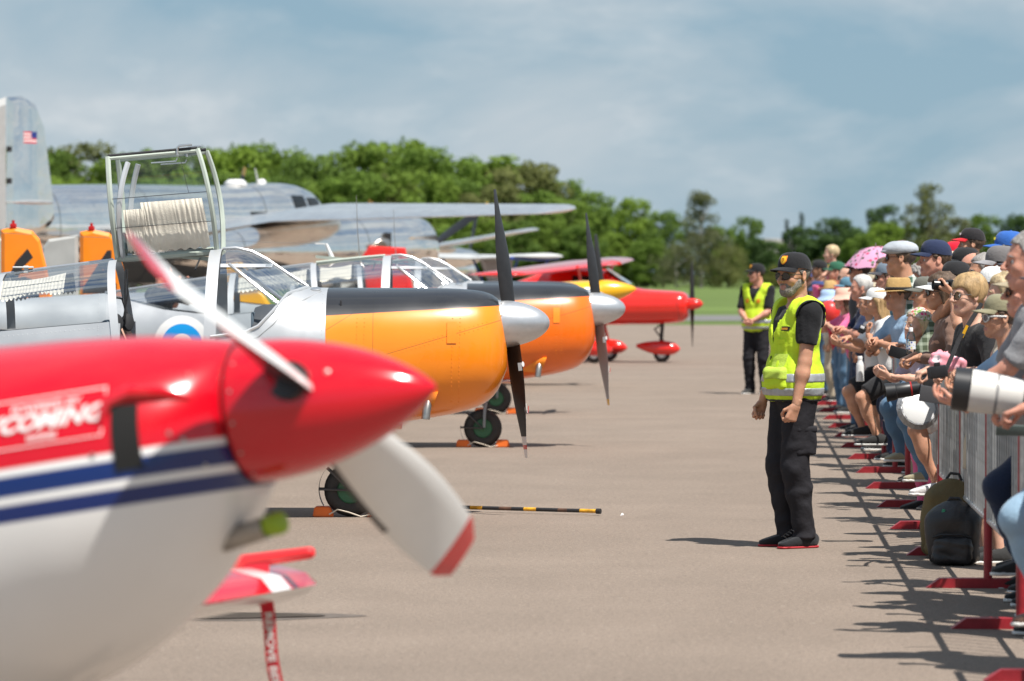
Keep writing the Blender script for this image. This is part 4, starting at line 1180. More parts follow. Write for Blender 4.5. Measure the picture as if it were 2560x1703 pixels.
# pitot cover with its streamer, on the far wing
pc = W(610, 1404, 13.2)
PT = empty('pitot_cover', pc, (0, R(-7), EX_YAW), 'red pitot tube cover with REMOVE BEFORE FLIGHT streamer', 'pitot cover')
m_flag = mat('flag_red', (.66, .012, .03), .7, var=.08); m_flag2 = mat('pitot_red', (.78, .03, .035), .45, var=.05)
mb = MB(); mb.tube([(-.10, 0, -.012), (.0, 0, 0), (.25, 0, .006)], [.026, .024, .021], 14); mb.lathe([(.021, 0), (.016, .012), (.004, .017)], 14, TM((.25, 0, .006), (1, 0, 0))); mb.build('sleeve', m_flag2, PT)
mb = MB(); mb.lathe([(.028, 0), (.029, .004), (.029, .05), (.028, .054)], 14, TM((-.09, 0, -.012), (1, 0, .1))); mb.build('clip_band', m_dark, PT)
fy = math.cos(EX_YAW)
def stream(u, v):
    w = .028 + .028 * max(0, 1 - v * 9)
    return Vector((.055 + (u - .5) * w * 2 * .9 + .05 * v + .008 * math.sin(v * 8), -.02 - .006 * math.cos(v * 9 + u), -.01 - .62 * v))
mb = MB(); mb.grid(stream, 5, 40); st_ = mb.build('streamer', m_flag, PT)
vs, fs = text_mesh('REMOVE BEFORE FLIGHT', .045, .0016)
out = []
for v in vs:
    t = (-v[0] + .245) / 1.0       # along the ribbon, downwards
    s_ = .16 + (v[0] + .26) * 1.0
    p = stream(.5, s_ / .62 * 1.0); out.append((p.x + v[1] * .85, p.y - .004, p.z))
mobj('streamer_lettering', out, fs, m_dec, st_, False)
# dark puddle on the apron behind the nose
pd = W(530, 1543, 18.7)
mb = MB(); ring = [(.50 * math.cos(a) * (1 + .12 * math.sin(3 * a + 1)), .16 * math.sin(a) * (1 + .2 * math.sin(2 * a)), .003) for a in [2 * PI * k / 40 for k in range(40)]]
mb.add(ring, [tuple(range(40))]); pdl = mb.build('puddle', mat('wet_asphalt', (.05, .045, .04), .08, spec=.6, var=.2), None, False); pdl.location = (pd.x, 18.7, .004)
tag(pdl, 'shallow dark puddle on the asphalt below the red wing tip', 'puddle')
mb = MB(); ring = [(.62 * math.cos(a) * (1 + .1 * math.sin(4 * a + 1)), .22 * math.sin(a) * (1 + .15 * math.sin(3 * a)), 0) for a in [2 * PI * k / 40 for k in range(40)]]
mb.add(ring, [tuple(range(40))]); rim = mb.build('damp_shadow_rim', mat('damp_shadow_asphalt', (.13, .105, .085), .7, var=.2, vscale=14), pdl, False); rim.location = (.08, .02, -.002)  # dark rim colour holds both the damp edge and the shadow around the puddle

# ================================================================== polished silver bomber
m_pol = paint('polished_metal', (.98, .93, .87), [], .10, .97, 0.0, [(1, 0, 0, 2.0, .012), (1, 0, 0, 4.5, .012), (1, 0, 0, -1.5, .012)], .06, .002, .16)
m_pol2 = mat('brushed_metal', (.92, .90, .87), .26, .9, var=.10, vscale=3, bump=.12, bscale=2)
m_fab = mat('grey_rudder', (.46, .46, .45), .5, .25, var=.06)
m_win = mat('dark_window', (.015, .018, .02), .12, var=.1)
BH = R(51)
ca, sa = math.cos(BH), math.sin(BH)
finp = Vector(((62 - 1280) / FPX * 72, 72, 0))
tailc = finp - 3.3 * Vector((sa, -ca, 0))
BM = empty('bomber_aircraft', tailc + 8.0 * Vector((ca, sa, 0)), (0, 0, BH), 'large polished silver twin engined bomber with twin tail fins', 'aircraft')
BT = [(-8.6, 2.95, 2.55, .12, 2.75, 2, 2), (-7.0, 3.25, 2.15, .45, 2.75, 2, 2.2), (-5.0, 3.40, 1.70, .66, 2.6, 2.2, 2.4), (-2.0, 3.48, 1.45, .74, 2.55, 2.4, 2.6), (0.8, 3.50, 1.35, .76, 2.5, 2.4, 2.6), (1.9, 3.58, 1.32, .76, 2.45, 2.3, 2.6), (2.7, 3.59, 1.33, .75, 2.4, 2.2, 2.6), (3.4, 3.46, 1.35, .72, 2.35, 2.1, 2.5), (3.9, 3.0, 1.38, .70, 2.2, 2, 2.4), (5.4, 2.80, 1.48, .60, 2.1, 2, 2.2), (6.5, 2.50, 1.65, .38, 2.0, 2, 2), (6.9, 2.2, 1.9, .1, 2.0, 2, 2)]
SB = Shell(BT)
xs = [-8.6, -8, -7.4, -7, -6.4, -5.7, -5, -4, -3, -2, -1, 0, .8, 1.4, 1.9, 2.3, 2.7, 3.0, 3.2, 3.4, 3.6, 3.75, 3.9, 4.2, 4.8, 5.4, 6.0, 6.5, 6.75, 6.9]
vs, fs = SB.lower(xs, 20, cap0=True, cap1=True); mobj('fuselage', vs, fs, m_pol, BM, True, None, 60)
def bpatch(x0, x1, z0, z1, name, m_, off=.01):
    SB.patch(x0, x1, lambda x: z0, lambda x: z1, -1, off, 6, 5).build(name, m_, BM)
bpatch(-1.6, -.7, 2.2, 3.05, 'waist_window', m_win)
bpatch(1.0, 1.5, 2.6, 2.95, 'cabin_window', m_win)
bpatch(2.45, 2.85, 2.85, 3.32, 'cockpit_window', m_win); bpatch(2.95, 3.35, 2.85, 3.28, 'cockpit_window', m_win); bpatch(3.43, 3.68, 2.85, 3.05, 'cockpit_window', m_win)
bpatch(-5.9, -5.65, 2.25, 2.65, 'tail_window', m_win)
for (x, w_, h_) in ((-4.6, .45, .1), (1.3, .5, .13), (2.1, .22, .1)):
    mb = MB(); mb.lathe([(w_ / 2, 0), (w_ / 2 * .95, h_ * .5), (w_ / 2 * .6, h_)], 16, TM((x, 0, SB.at(x)[0] - .02))); mb.build('aerial_dome', m_white, BM)
mb = MB(); mb.tube([(2.0, 0, 3.55), (1.9, 0, 3.9)], [.03, .01], 6); mb.build('mast', m_white, BM)
for sd in (-1, 1):
    vs, fs = wing_mesh(sd * .4, sd * 9.5, 1.35, .75, 3.1, 1.25, .17, 16, 2.45, 2.84, True, (.34, 2.82)); vs = [(x, y, z + .10 * (x + .2)) for x, y, z in vs]; mobj('wing', vs, fs, m_pol2, BM, True, None, 45)
    vs, fs = wing_mesh(sd * .1, sd * 2.8, -6.6, -6.8, 1.7, 1.3, .1, 4, 3.0, 3.0); mobj('tailplane', vs, fs, m_pol2, BM, True, None, 45)
    f0 = sd * 2.80
    vs, fs = fin_mesh([(-6.75, 2.75), (-6.80, 3.2), (-7.05, 4.75), (-7.25, 5.15), (-7.6, 5.30), (-7.98, 5.27), (-7.99, 2.35), (-7.2, 2.42), (-6.85, 2.6)], .16); o = mobj('fin', [(a, b + f0, 2.35 + (c - 2.35) * .90) for a, b, c in vs], fs, m_pol, BM, True, None, 30)
    vs, fs = fin_mesh([(-8.0, 5.27), (-8.35, 5.15), (-8.75, 4.6), (-8.85, 3.5), (-8.6, 2.65), (-8.3, 2.38), (-8.0, 2.35)], .12); rd = mobj('rudder', [(a, b + f0, 2.35 + (c - 2.35) * .90) for a, b, c in vs], fs, m_fab, BM, False)
    mb = MB(); mb.box((-8.0, f0 - sd * 0 - .09, 3.4), (.10, .04, .10)); mb.build('hinge', m_dark, o, False)
    mb = MB(); mb.box((-8.0, f0 - .09, 4.0), (.10, .04, .10)); mb.build('hinge', m_dark, o, False)
    if sd < 0:
        vsf = MB(); x0, x1, z0, z1 = -7.62, -7.28, 4.12, 4.34; yy = f0 - .083
        for k in range(7):
            a, b = z0 + (z1 - z0) * k / 7, z0 + (z1 - z0) * (k + 1) / 7
            vsf.add([(x0, yy, a), (x1, yy, a), (x1, yy, b), (x0, yy, b)], [(0, 1, 2, 3)], 0 if k % 2 == 0 else 1)
        vsf.add([(x1 - .14, yy - .003, z0 + .10), (x1, yy - .003, z0 + .10), (x1, yy - .003, z1), (x1 - .14, yy - .003, z1)], [(0, 1, 2, 3)], 2)
        vsf.build('flag', [mat('flag_stripe_red', (.62, .03, .05), .5), m_white, mat('flag_navy', (.02, .04, .22), .5)], o, False)
    # engines
    E = empty('engine', (0, sd * 2.95, 0)); E.parent = BM
    NT = Shell([(-3.2, 2.30, 2.05, .1, 2.15, 2, 2), (-1.8, 2.55, 1.65, .45, 2.1, 2, 2), (.5, 2.80, 1.45, .62, 2.1, 2, 2), (2.2, 2.88, 1.45, .68, 2.15, 2, 2), (3.1, 2.90, 1.46, .71, 2.18, 2, 2), (3.7, 2.84, 1.52, .65, 2.18, 2, 2), (3.85, 2.72, 1.64, .53, 2.18, 2, 2)])
    vs, fs = NT.lower([-3.2, -2.5, -1.8, -1, -.2, .5, 1.3, 2.0, 2.2, 2.6, 3.1, 3.4, 3.6, 3.7, 3.8, 3.85], 16, cap1=True); mobj('nacelle', vs, fs, m_pol, E, True, None, 60)
    mb = MB(); mb.tube([(1.9, -.62, 2.3), (1.85, -.78, 2.28), (1.65, -.86, 2.22)], .10, 12); mb.build('exhaust_stack', m_steel, E)
    mb = MB(); mb.box((2.05, -.60, 2.1), (.12, .2, .8)); mb.build('cowl_gap', m_dark, E, False)
    ph = empty('propeller', (4.05, 0, 2.18)); ph.parent = E
    mb = MB(); mb.lathe([(.12, -.2), (.14, .1), (.08, .25), (.02, .3)], 16, AX((1, 0, 0))); mb.build('hub', m_steel, ph)
    for k in range(3):
        blade('blade', 1.93, .1, lambda t: .30 * (1 - .45 * t ** 4), R(50), R(22), ph, [m_prop, m_yel], R(62 if sd < 0 else 20) + k * 2 * PI / 3, n=22, mi_fn=lambda t, kk, m: 1 if t > .91 else 0)
    mb = MB(); mb.tube([(1.2, 0, 1.6), (1.15, 0, .6)], .09, 8); mb.build('gear_leg', m_grey, E)
    wheel(E, (1.15, 0, .6), .6, .32, m_rubber, m_alu)
mb = MB(); mb.tube([(5.4, 0, 1.5), (5.5, 0, .5)], .06, 8); mb.build('nose_leg', m_grey, BM); wheel(BM, (5.5, 0, .45), .45, .24, m_rubber, m_alu)

# ================================================================== second polished aircraft, twin boom fighter
tipw = W(1332, 577, 95)
cen = Vector((tipw.x, 95, 0)) - 7.6 * Vector((sa, -ca, 0))
FT = empty('twin_boom_fighter', cen, (0, 0, BH), 'polished silver twin boom fighter behind the red tail, wing tilted up', 'aircraft')
for sd in (-1, 1):
    vs, fs = wing_mesh(sd * .3, sd * 7.5, 1.2, .3, 2.5, .9, .13, 12, 1.75, 2.72); vs = [(x, y, z + .09 * x) for x, y, z in vs]; mobj('wing', vs, fs, m_pol2, FT, True, None, 45)
    Bs = Shell([(-6.6, 1.95, 1.65, .05, 1.8, 2, 2), (-4, 2.05, 1.4, .30, 1.75, 2, 2), (-1, 2.25, 1.2, .48, 1.7, 2, 2), (1.5, 2.35, 1.2, .5, 1.75, 2, 2), (3.0, 2.2, 1.3, .42, 1.75, 2, 2), (3.5, 1.95, 1.55, .2, 1.75, 2, 2)])
    vs, fs = Bs.lower([-6.6, -5.5, -4, -3, -2, -1, 0, 1, 1.5, 2.2, 3, 3.3, 3.5], 14, cap1=True); mobj('boom', [(a, b + sd * 2.45, c) for a, b, c in vs], fs, m_pol, FT, True, None, 60)
    vs, fs = fin_mesh([(-5.6, 1.9), (-6.0, 2.7), (-6.6, 2.75), (-6.9, 2.2), (-6.7, 1.3), (-6.1, 1.2)], .1); mobj('fin', [(a, b + sd * 2.45, c) for a, b, c in vs], fs, m_pol2, FT, False)
    tk = Shell([(-1.8, 1.52, 1.48, .03, 1.5, 2, 2), (-1, 1.72, 1.28, .22, 1.5, 2, 2), (.3, 1.78, 1.22, .28, 1.5, 2, 2), (1.2, 1.70, 1.30, .2, 1.5, 2, 2), (1.7, 1.52, 1.48, .03, 1.5, 2, 2)])
    vs, fs = tk.lower([-1.8, -1.5, -1, -.4, .3, .8, 1.2, 1.5, 1.7], 12, cap0=True, cap1=True); mobj('drop_tank', [(a, b + sd * 4.6, c + .55) for a, b, c in vs], fs, m_pol, FT, True, None, 60)
    ph = empty('propeller', (3.6, sd * 2.45, 1.75)); ph.parent = FT
    mb = MB(); mb.lathe([(.2, -.1), (.19, .1), (.1, .35), (.02, .45)], 16, AX((1, 0, 0))); mb.build('spinner', m_pol2, ph)
    for k in range(3): blade('blade', 1.75, .1, lambda t: .27 * (1 - .4 * t ** 4), R(50), R(22), ph, [m_prop, m_yel], R(15) + k * 2 * PI / 3, n=22, mi_fn=lambda t, kk, m: 1 if t > .93 else 0)
    mb = MB(); mb.tube([(.4, sd * 2.45, 1.3), (.4, sd * 2.45, .5)], .07, 8); mb.build('gear_leg', m_grey, FT); wheel(FT, (.4, sd * 2.45, .45), .45, .25, m_rubber, m_alu)
vs, fs = wing_mesh(-2.4, 2.4, -5.9, -5.9, .9, .9, .1, 4, 1.9, 1.9, False); mobj('tailplane', vs, fs, m_pol2, FT, True, None, 45)
Ps = Shell([(-2.2, 2.1, 1.7, .1, 1.9, 2, 2), (-.5, 2.75, 1.45, .4, 1.9, 2, 2), (.8, 2.9, 1.3, .45, 1.9, 2, 2), (2.0, 2.4, 1.3, .42, 1.8, 2, 2), (3.2, 2.05, 1.45, .2, 1.75, 2, 2)])
vs, fs = Ps.lower([-2.2, -1.3, -.5, .2, .8, 1.4, 2.0, 2.7, 3.2], 14, cap0=True, cap1=True); mobj('pod', vs, fs, m_pol, FT, True, None, 60)
mb = MB(); mb.tube([(2.2, 0, 1.4), (2.3, 0, .5)], .05, 8); mb.build('nose_leg', m_grey, FT); wheel(FT, (2.3, 0, .4), .4, .2, m_rubber, m_alu)

# ================================================================== white parasol wing aircraft with blue star
pw = W(1245, 655, 84)
PA = empty('parasol_wing_aircraft', (pw.x, 84, 0), (0, 0, R(38)), 'white parasol wing aircraft with blue star and blue struts', 'aircraft')
m_lw = mat('pale_wing', (.60, .60, .58), .4, coat=.3, var=.08, vscale=2); m_bl = mat('strut_blue', (.02, .06, .30), .4)
for sd in (-1, 1):
    vs, fs = wing_mesh(0, sd * 3.6 if sd > 0 else -1.6, .55, .5, 1.4, 1.25, .12, 6, 1.98, 2.06 if sd > 0 else 2.02); mobj('wing', vs, fs, m_lw, PA, True, None, 45)
    mb = MB()
    for x in (.35, -.5): mb.tube([(x, sd * 1.35, 1.97), (x * .6, sd * .5, 1.0)], .03, 6)
    mb.build('strut', m_bl, PA)
mb = MB(); mb.tube([(-.85, -1.5, 1.98), (-.1, -1.55, 1.96), (.5, -1.5, 1.98)], .035, 6); mb.build('strut', m_bl, PA)
vs, fs = fin_mesh([(.25, 1.0), (.42, 1.98), (-.5, 1.98), (-.25, 1.5), (-.3, 1.0)], .16); mobj('pylon', vs, fs, mat('pylon_grey', (.40, .36, .35), .5), PA, False)
sv = []; 
for k in range(10):
    a = PI / 2 + 2 * PI * k / 10; r_ = .20 if k % 2 == 0 else .085; sv.append((-.35 + r_ * math.cos(a), .2 + r_ * math.sin(a), 2.165))
mb = MB(); mb.add(sv, [tuple(range(10))]); mb.build('star', m_bl, PA, False)
Fs = Shell([(-4.2, 1.1, .9, .05, 1.0, 2, 2), (-2, 1.15, .55, .35, .85, 2, 2), (0, 1.2, .4, .5, .8, 2, 2), (1.6, 1.1, .45, .45, .8, 2, 2), (2.4, .9, .6, .15, .78, 2, 2)])
vs, fs = Fs.lower([-4.2, -3, -2, -1, 0, 1, 1.6, 2.1, 2.4], 12, cap1=True); mobj('fuselage', vs, fs, m_lw, PA, True, None, 60)
mb = MB(); mb.tube([(.3, -.4, .5), (.3, -.7, .25)], .03, 6); mb.tube([(.3, .4, .5), (.3, .7, .25)], .03, 6); mb.build('gear_leg', m_bl, PA)
for sd in (-1, 1): wheel(PA, (.3, sd * .75, .22), .22, .12, m_rubber, m_alu)
vs, fs = fin_mesh([(-3.7, 1.0), (-4.0, 1.7), (-4.4, 1.7), (-4.4, .9)], .06); mobj('fin', vs, fs, m_lw, PA, False)

# ================================================================== red high wing aircraft
d = 71.5
pt = W(1757, 752, d)
HW = empty('high_wing_aircraft', (pt.x, d, 0), (0, 0, R(-10)), 'bright red high wing light aircraft with red wheel fairings', 'aircraft')
m_rg = paint('bright_red_paint', (.80, .018, .008), [((.02, .02, .025), [(-1, 0, 1.1, -2.85), (1, 0, 0, 2.05), (0, 0, -1, 1.33)])], .2, 0, .9, [(1, 0, .12, .30, .006), (0, 0, 1, -1.02, .005, [(1, 0, 0, 1.3)])])
m_rg2 = mat('bright_red_gloss', (.78, .018, .010), .2, coat=.9, var=.04)
HT = [(-6.3, 1.36, 1.12, .04, 1.25, 2, 2), (-5.0, 1.38, .98, .18, 1.2, 2, 2), (-3.8, 1.42, .78, .36, 1.1, 2.3, 2.4), (-3.0, 1.70, .72, .46, 1.08, 2.4, 2.6), (-2.4, 1.78, .70, .50, 1.06, 2.4, 2.6), (-1.85, 1.74, .70, .50, 1.05, 2.3, 2.6), (-1.38, 1.44, .70, .48, 1.05, 2.2, 2.5), (-1.1, 1.37, .70, .46, 1.04, 2.4, 2.4), (-.6, 1.34, .72, .42, 1.05, 2.6, 2.4), (-.34, 1.31, .76, .39, 1.06, 2.8, 2.4), (-.27, 1.24, .85, .30, 1.07, 2.5, 2.4)]
SH = Shell(HT); vs, fs = SH.lower([-6.3, -5.6, -5, -4.4, -3.8, -3.4, -3, -2.7, -2.4, -2.1, -1.85, -1.75, -1.6, -1.5, -1.38, -1.25, -1.1, -.9, -.6, -.45, -.36, -.3, -.27], 16, cap1=True); mobj('fuselage', vs, fs, m_rg, HW, True, None, 50)
for sd in (-1, 1):
    SH.patch(-2.4, -1.85, lambda x: 1.32, lambda x: 1.62, sd, .008, 5, 4).build('side_window', m_win, HW)
SH.patch(-1.72, -1.36, lambda x: 1.25, lambda x: SH.at(x)[0] - .05, -1, .008, 7, 5).build('windscreen', glass_mat('windscreen_tint', (.6, .66, .7), 1.5), HW)
mb = MB(); mb.grid(lambda u, v: (-1.36 - .44 * v, (u - .5) * .5, 1.47 + .28 * v), 5, 4); mb.build('windscreen', mat('sky_windscreen', (.35, .42, .46), .08, var=.1), HW)
vs, fs = wing_mesh(-.2, -4.4, -1.55, -2.55, 1.35, 1.1, .12, 8, 1.84, 1.64); mobj('wing', vs, fs, m_rg2, HW, True, None, 45)
vs, fs = wing_mesh(.2, 3.2, -1.55, -1.75, 1.35, 1.0, .12, 8, 1.84, 1.92); mobj('wing', vs, fs, m_rg2, HW, True, None, 45)
for sd in (-1, 1):
    mb = MB(); mb.tube([(-2.0, sd * 2.3, 1.78 if sd < 0 else 1.93), (-2.1, sd * .48, .95)], .03, 6); mb.build('wing_strut', m_rg2, HW)
def pant(x, y, z, nm):
    o = empty('wheel_fairing', (x, y, 0)); o.parent = HW
    s_ = Shell([(-.46, z + .10, z + .04, .03, z + .07, 2, 2), (-.25, z + .15, z - .05, .10, z + .04, 2, 2), (.02, z + .17, z - .11, .135, z + .02, 2, 2), (.25, z + .13, z - .09, .11, z + .01, 2, 2), (.36, z + .03, z - .01, .03, z + .01, 2, 2)])
    vs, fs = s_.lower([-.46, -.36, -.25, -.1, .02, .14, .25, .32, .36], 12, cap0=True, cap1=True); mobj('fairing', vs, fs, m_rg2, o, True, None, 60)
    wheel(o, (.02, 0, .16), .16, .11, m_rubber, m_alu)
    return o
pant(-.78, -.05, .24, '')
mb = MB(); mb.tube([(-.78, -.05, .35), (-.74, -.05, .82)], .035, 8); mb.tube([(-.70, -.05, .36), (-.9, -.05, .62), (-.62, -.05, .80)], .02, 6); mb.build('nose_leg', m_dark, HW)
for sd in (-1, 1):
    pant(-1.92, sd * .95, .24, '')
    mb = MB(); mb.tube([(-1.92, sd * .95, .36), (-1.95, sd * .45, .84)], .03, 8); mb.build('main_leg', m_rg2, HW)
ph = empty('propeller', (-.20, 0, 1.09)); ph.parent = HW
mb = MB(); mb.lathe([(.10, -.10), (.11, -.02), (.105, .06), (.075, .15), (.02, .20)], 20, AX((1, 0, 0))); mb.build('spinner', m_rg2, ph)
for k in range(2): blade('blade', .80, .06, lambda t: .12 * (1 - .5 * t ** 2), R(55), R(20), ph, [m_prop], k * PI + R(3), n=16)
vs, fs = fin_mesh([(-5.5, 1.36), (-5.65, 2.14), (-6.35, 2.18), (-6.5, 1.95), (-6.42, 1.25)], .07); fn = mobj('fin', vs, fs, m_rg2, HW, False)
mb = MB(); mb.box((-5.95, -.045, 1.98), (.36, .006, .04)); mb.box((-5.80, -.045, 1.90), (.05, .006, .18)); mb.build('marking', m_white, fn, False)
for sd in (-1, 1):
    vs, fs = wing_mesh(sd * .05, sd * 1.3, -5.5, -5.65, .75, .55, .09, 4, 1.25, 1.25); mobj('tailplane', vs, fs, m_rg2, HW, True, None, 45)

# ================================================================== yellow nosed aircraft between
d = 57
yt = W(1613, 721, d)
YN = empty('yellow_nosed_aircraft', (yt.x, d, 0), (0, R(-5), R(0)), 'yellow nosed aircraft showing its spinner and one black blade behind the trainers', 'aircraft')
zc = yt.z
YT = [(-6.2, zc + .05, zc - .2, .05, zc, 2, 2), (-3, zc + .15, zc - .5, .3, zc - .1, 2, 2), (-1.6, zc + .20, zc - .55, .40, zc - .1, 2.2, 2.2), (-.8, zc + .19, zc - .42, .33, zc - .05, 2.2, 2.2), (-.52, zc + .16, zc - .22, .2, zc, 2, 2)]
SYN = Shell(YT); vs, fs = SYN.lower([-6.2, -4.5, -3, -2.2, -1.6, -1.2, -.8, -.65, -.52], 14, cap1=True); mobj('fuselage', vs, fs, m_yel, YN, True, None, 60)
ph = empty('propeller', (-.54, 0, zc)); ph.parent = YN
mb = MB(); mb.lathe([(.175 * (1 - t ** 1.8) ** .8, t * .54) for t in (0, .08, .18, .3, .42, .54, .66, .77, .87, .94, .98, 1)], 32, AX((1, 0, 0))); mb.build('spinner', m_yel, ph)
for k in range(3): blade('blade', .86, .1, lambda t: .17 * (1 - .45 * t ** 3), R(55), R(28), ph, [m_prop], k * 2 * PI / 3 + R(4), n=16)
for sd in (-1, 1):
    vs, fs = wing_mesh(sd * .3, sd * 3.2, -1.6, -1.7, 1.4, .8, .13, 5, zc - .3, zc - .3); mobj('wing', vs, fs, m_yel, YN, True, None, 45)
    mb = MB(); mb.tube([(-2.3, sd * .4, zc - .5), (-2.3, sd * .7, .2)], .035, 8); mb.build('gear_leg', m_white, YN); wheel(YN, (-2.3, sd * .75, .16), .16, .1, m_rubber, m_alu)
vs, fs = fin_mesh([(-5.3, zc), (-5.8, zc + .9), (-6.3, zc + .9), (-6.35, zc - .1)], .06); mobj('fin', vs, fs, m_yel, YN, False)
vs, fs = wing_mesh(-1.2, 1.2, -5.5, -5.5, .7, .7, .09, 4, zc - .05, zc - .05, False); mobj('tailplane', vs, fs, m_yel, YN, True, None, 45)

# ================================================================== tow bar and litter on the apron
a, b = W(1112, 1270, 27.0), W(1497, 1288, 26.5)
TB = empty('tow_bar', (a.x, 27.0, 0), (0, 0, math.atan2(26.5 - 27.0, b.x - a.x)), 'yellow and black striped tow bar lying on the asphalt', 'tow bar')
Lb = math.hypot(b.x - a.x, .5)
cols = [1, 0, 1, 0, 2, 0, 1, 0, 2, 1, 0]; ed = [0, .10, .155, .24, .33, .40, .52, .60, .68, .75, .93, 1.0]
ed = [0, .09, .17, .25, .36, .44, .52, .60, .74, .80, .88, .985]; cols = [1, 0, 1, 0, 3, 0, 1, 0, 3, 0, 1]
mbs = {0: MB(), 1: MB(), 3: MB()}
for i, c in enumerate(cols): mbs[c].tube([(ed[i] * Lb, 0, .03), (ed[i + 1] * Lb - .001, 0, .03 - .0)], .0135, 10)
for c, nm, m_ in ((0, 'black_band', m_dark), (1, 'yellow_band', mat('worn_yellow', (.72, .36, .02), .6, var=.35, vscale=30)), (3, 'rust_band', mat('rusty_black', (.10, .05, .03), .8, var=.4, vscale=25))):
    mbs[c].build(nm, m_, TB)
mb = MB(); mb.tube([(Lb * .985, 0, .03), (Lb * 1.012, 0, .03)], .019, 10); mb.build('end_cap', m_dark, TB)
lp = W(1555, 1291, 26.5)
mb = MB(); mb.add([(-.012, -.01, 0), (.012, -.008, .004), (.010, .012, .012), (-.008, .01, .004), (0, 0, .018)], [(0, 1, 4), (1, 2, 4), (2, 3, 4), (3, 0, 4)])
o = mb.build('paper_scrap', m_white, None, False); o.location = (lp.x, 26.5, .001); tag(o, 'tiny white paper scrap on the asphalt right of the tow bar', 'litter')
# ================================================================== figures: smooth implicit surfaces meshed with surface nets
def surfnet(F, org, h):
    s = F < 0
    nx, ny, nz = F.shape
    c = s.astype(np.int8)
    cnt = sum(c[i:nx - 1 + i, j:ny - 1 + j, k:nz - 1 + k] for i in (0, 1) for j in (0, 1) for k in (0, 1))
    act = (cnt > 0) & (cnt < 8)
    I, J, K = np.nonzero(act)
    if len(I) == 0: return np.zeros((0, 3)), np.zeros((0, 4), int)
    idx = -np.ones(act.shape, np.int64); idx[I, J, K] = np.arange(len(I))
    acc = np.zeros((len(I), 3)); num = np.zeros(len(I))
    cor = [(i, j, k) for i in (0, 1) for j in (0, 1) for k in (0, 1)]
    val = {q: F[I + q[0], J + q[1], K + q[2]] for q in cor}
    for a in cor:
        for ax in range(3):
            if a[ax] == 1: continue
            b = list(a); b[ax] = 1; b = tuple(b)
            va, vb = val[a], val[b]
            m = (va < 0) != (vb < 0)
            t = np.where(m, va / np.where(m, va - vb, 1), 0)
            p = np.empty((len(I), 3)); p[:, 0] = a[0]; p[:, 1] = a[1]; p[:, 2] = a[2]; p[:, ax] += t
            acc[m] += p[m]; num[m] += 1
    V = (acc / num[:, None] + np.stack([I, J, K], 1)) * h + np.asarray(org)
    Q = []
    for ax in range(3):
        o1, o2 = [(1, 2), (2, 0), (0, 1)][ax]
        sl = [slice(1, -1)] * 3; sl[ax] = slice(0, -1)
        a0 = s[tuple(slice(0, -1) if q == ax else slice(None) for q in range(3))]
        a1 = s[tuple(slice(1, None) if q == ax else slice(None) for q in range(3))]
        e = a0 != a1
        P = np.array(np.nonzero(e))
        ok = np.ones(P.shape[1], bool)
        for q in (o1, o2): ok &= (P[q] >= 1) & (P[q] < F.shape[q] - 1)
        P = P[:, ok]
        fl = a0[tuple(P)]
        def cell(d1, d2):
            R_ = P.copy(); R_[o1] -= d1; R_[o2] -= d2; return idx[tuple(R_)]
        q4 = np.stack([cell(1, 1), cell(0, 1), cell(0, 0), cell(1, 0)], 1)
        q4[~fl] = q4[~fl][:, ::-1]
        Q.append(q4)
    Q = np.concatenate(Q); Q = Q[(Q >= 0).all(1)]
    return V, Q

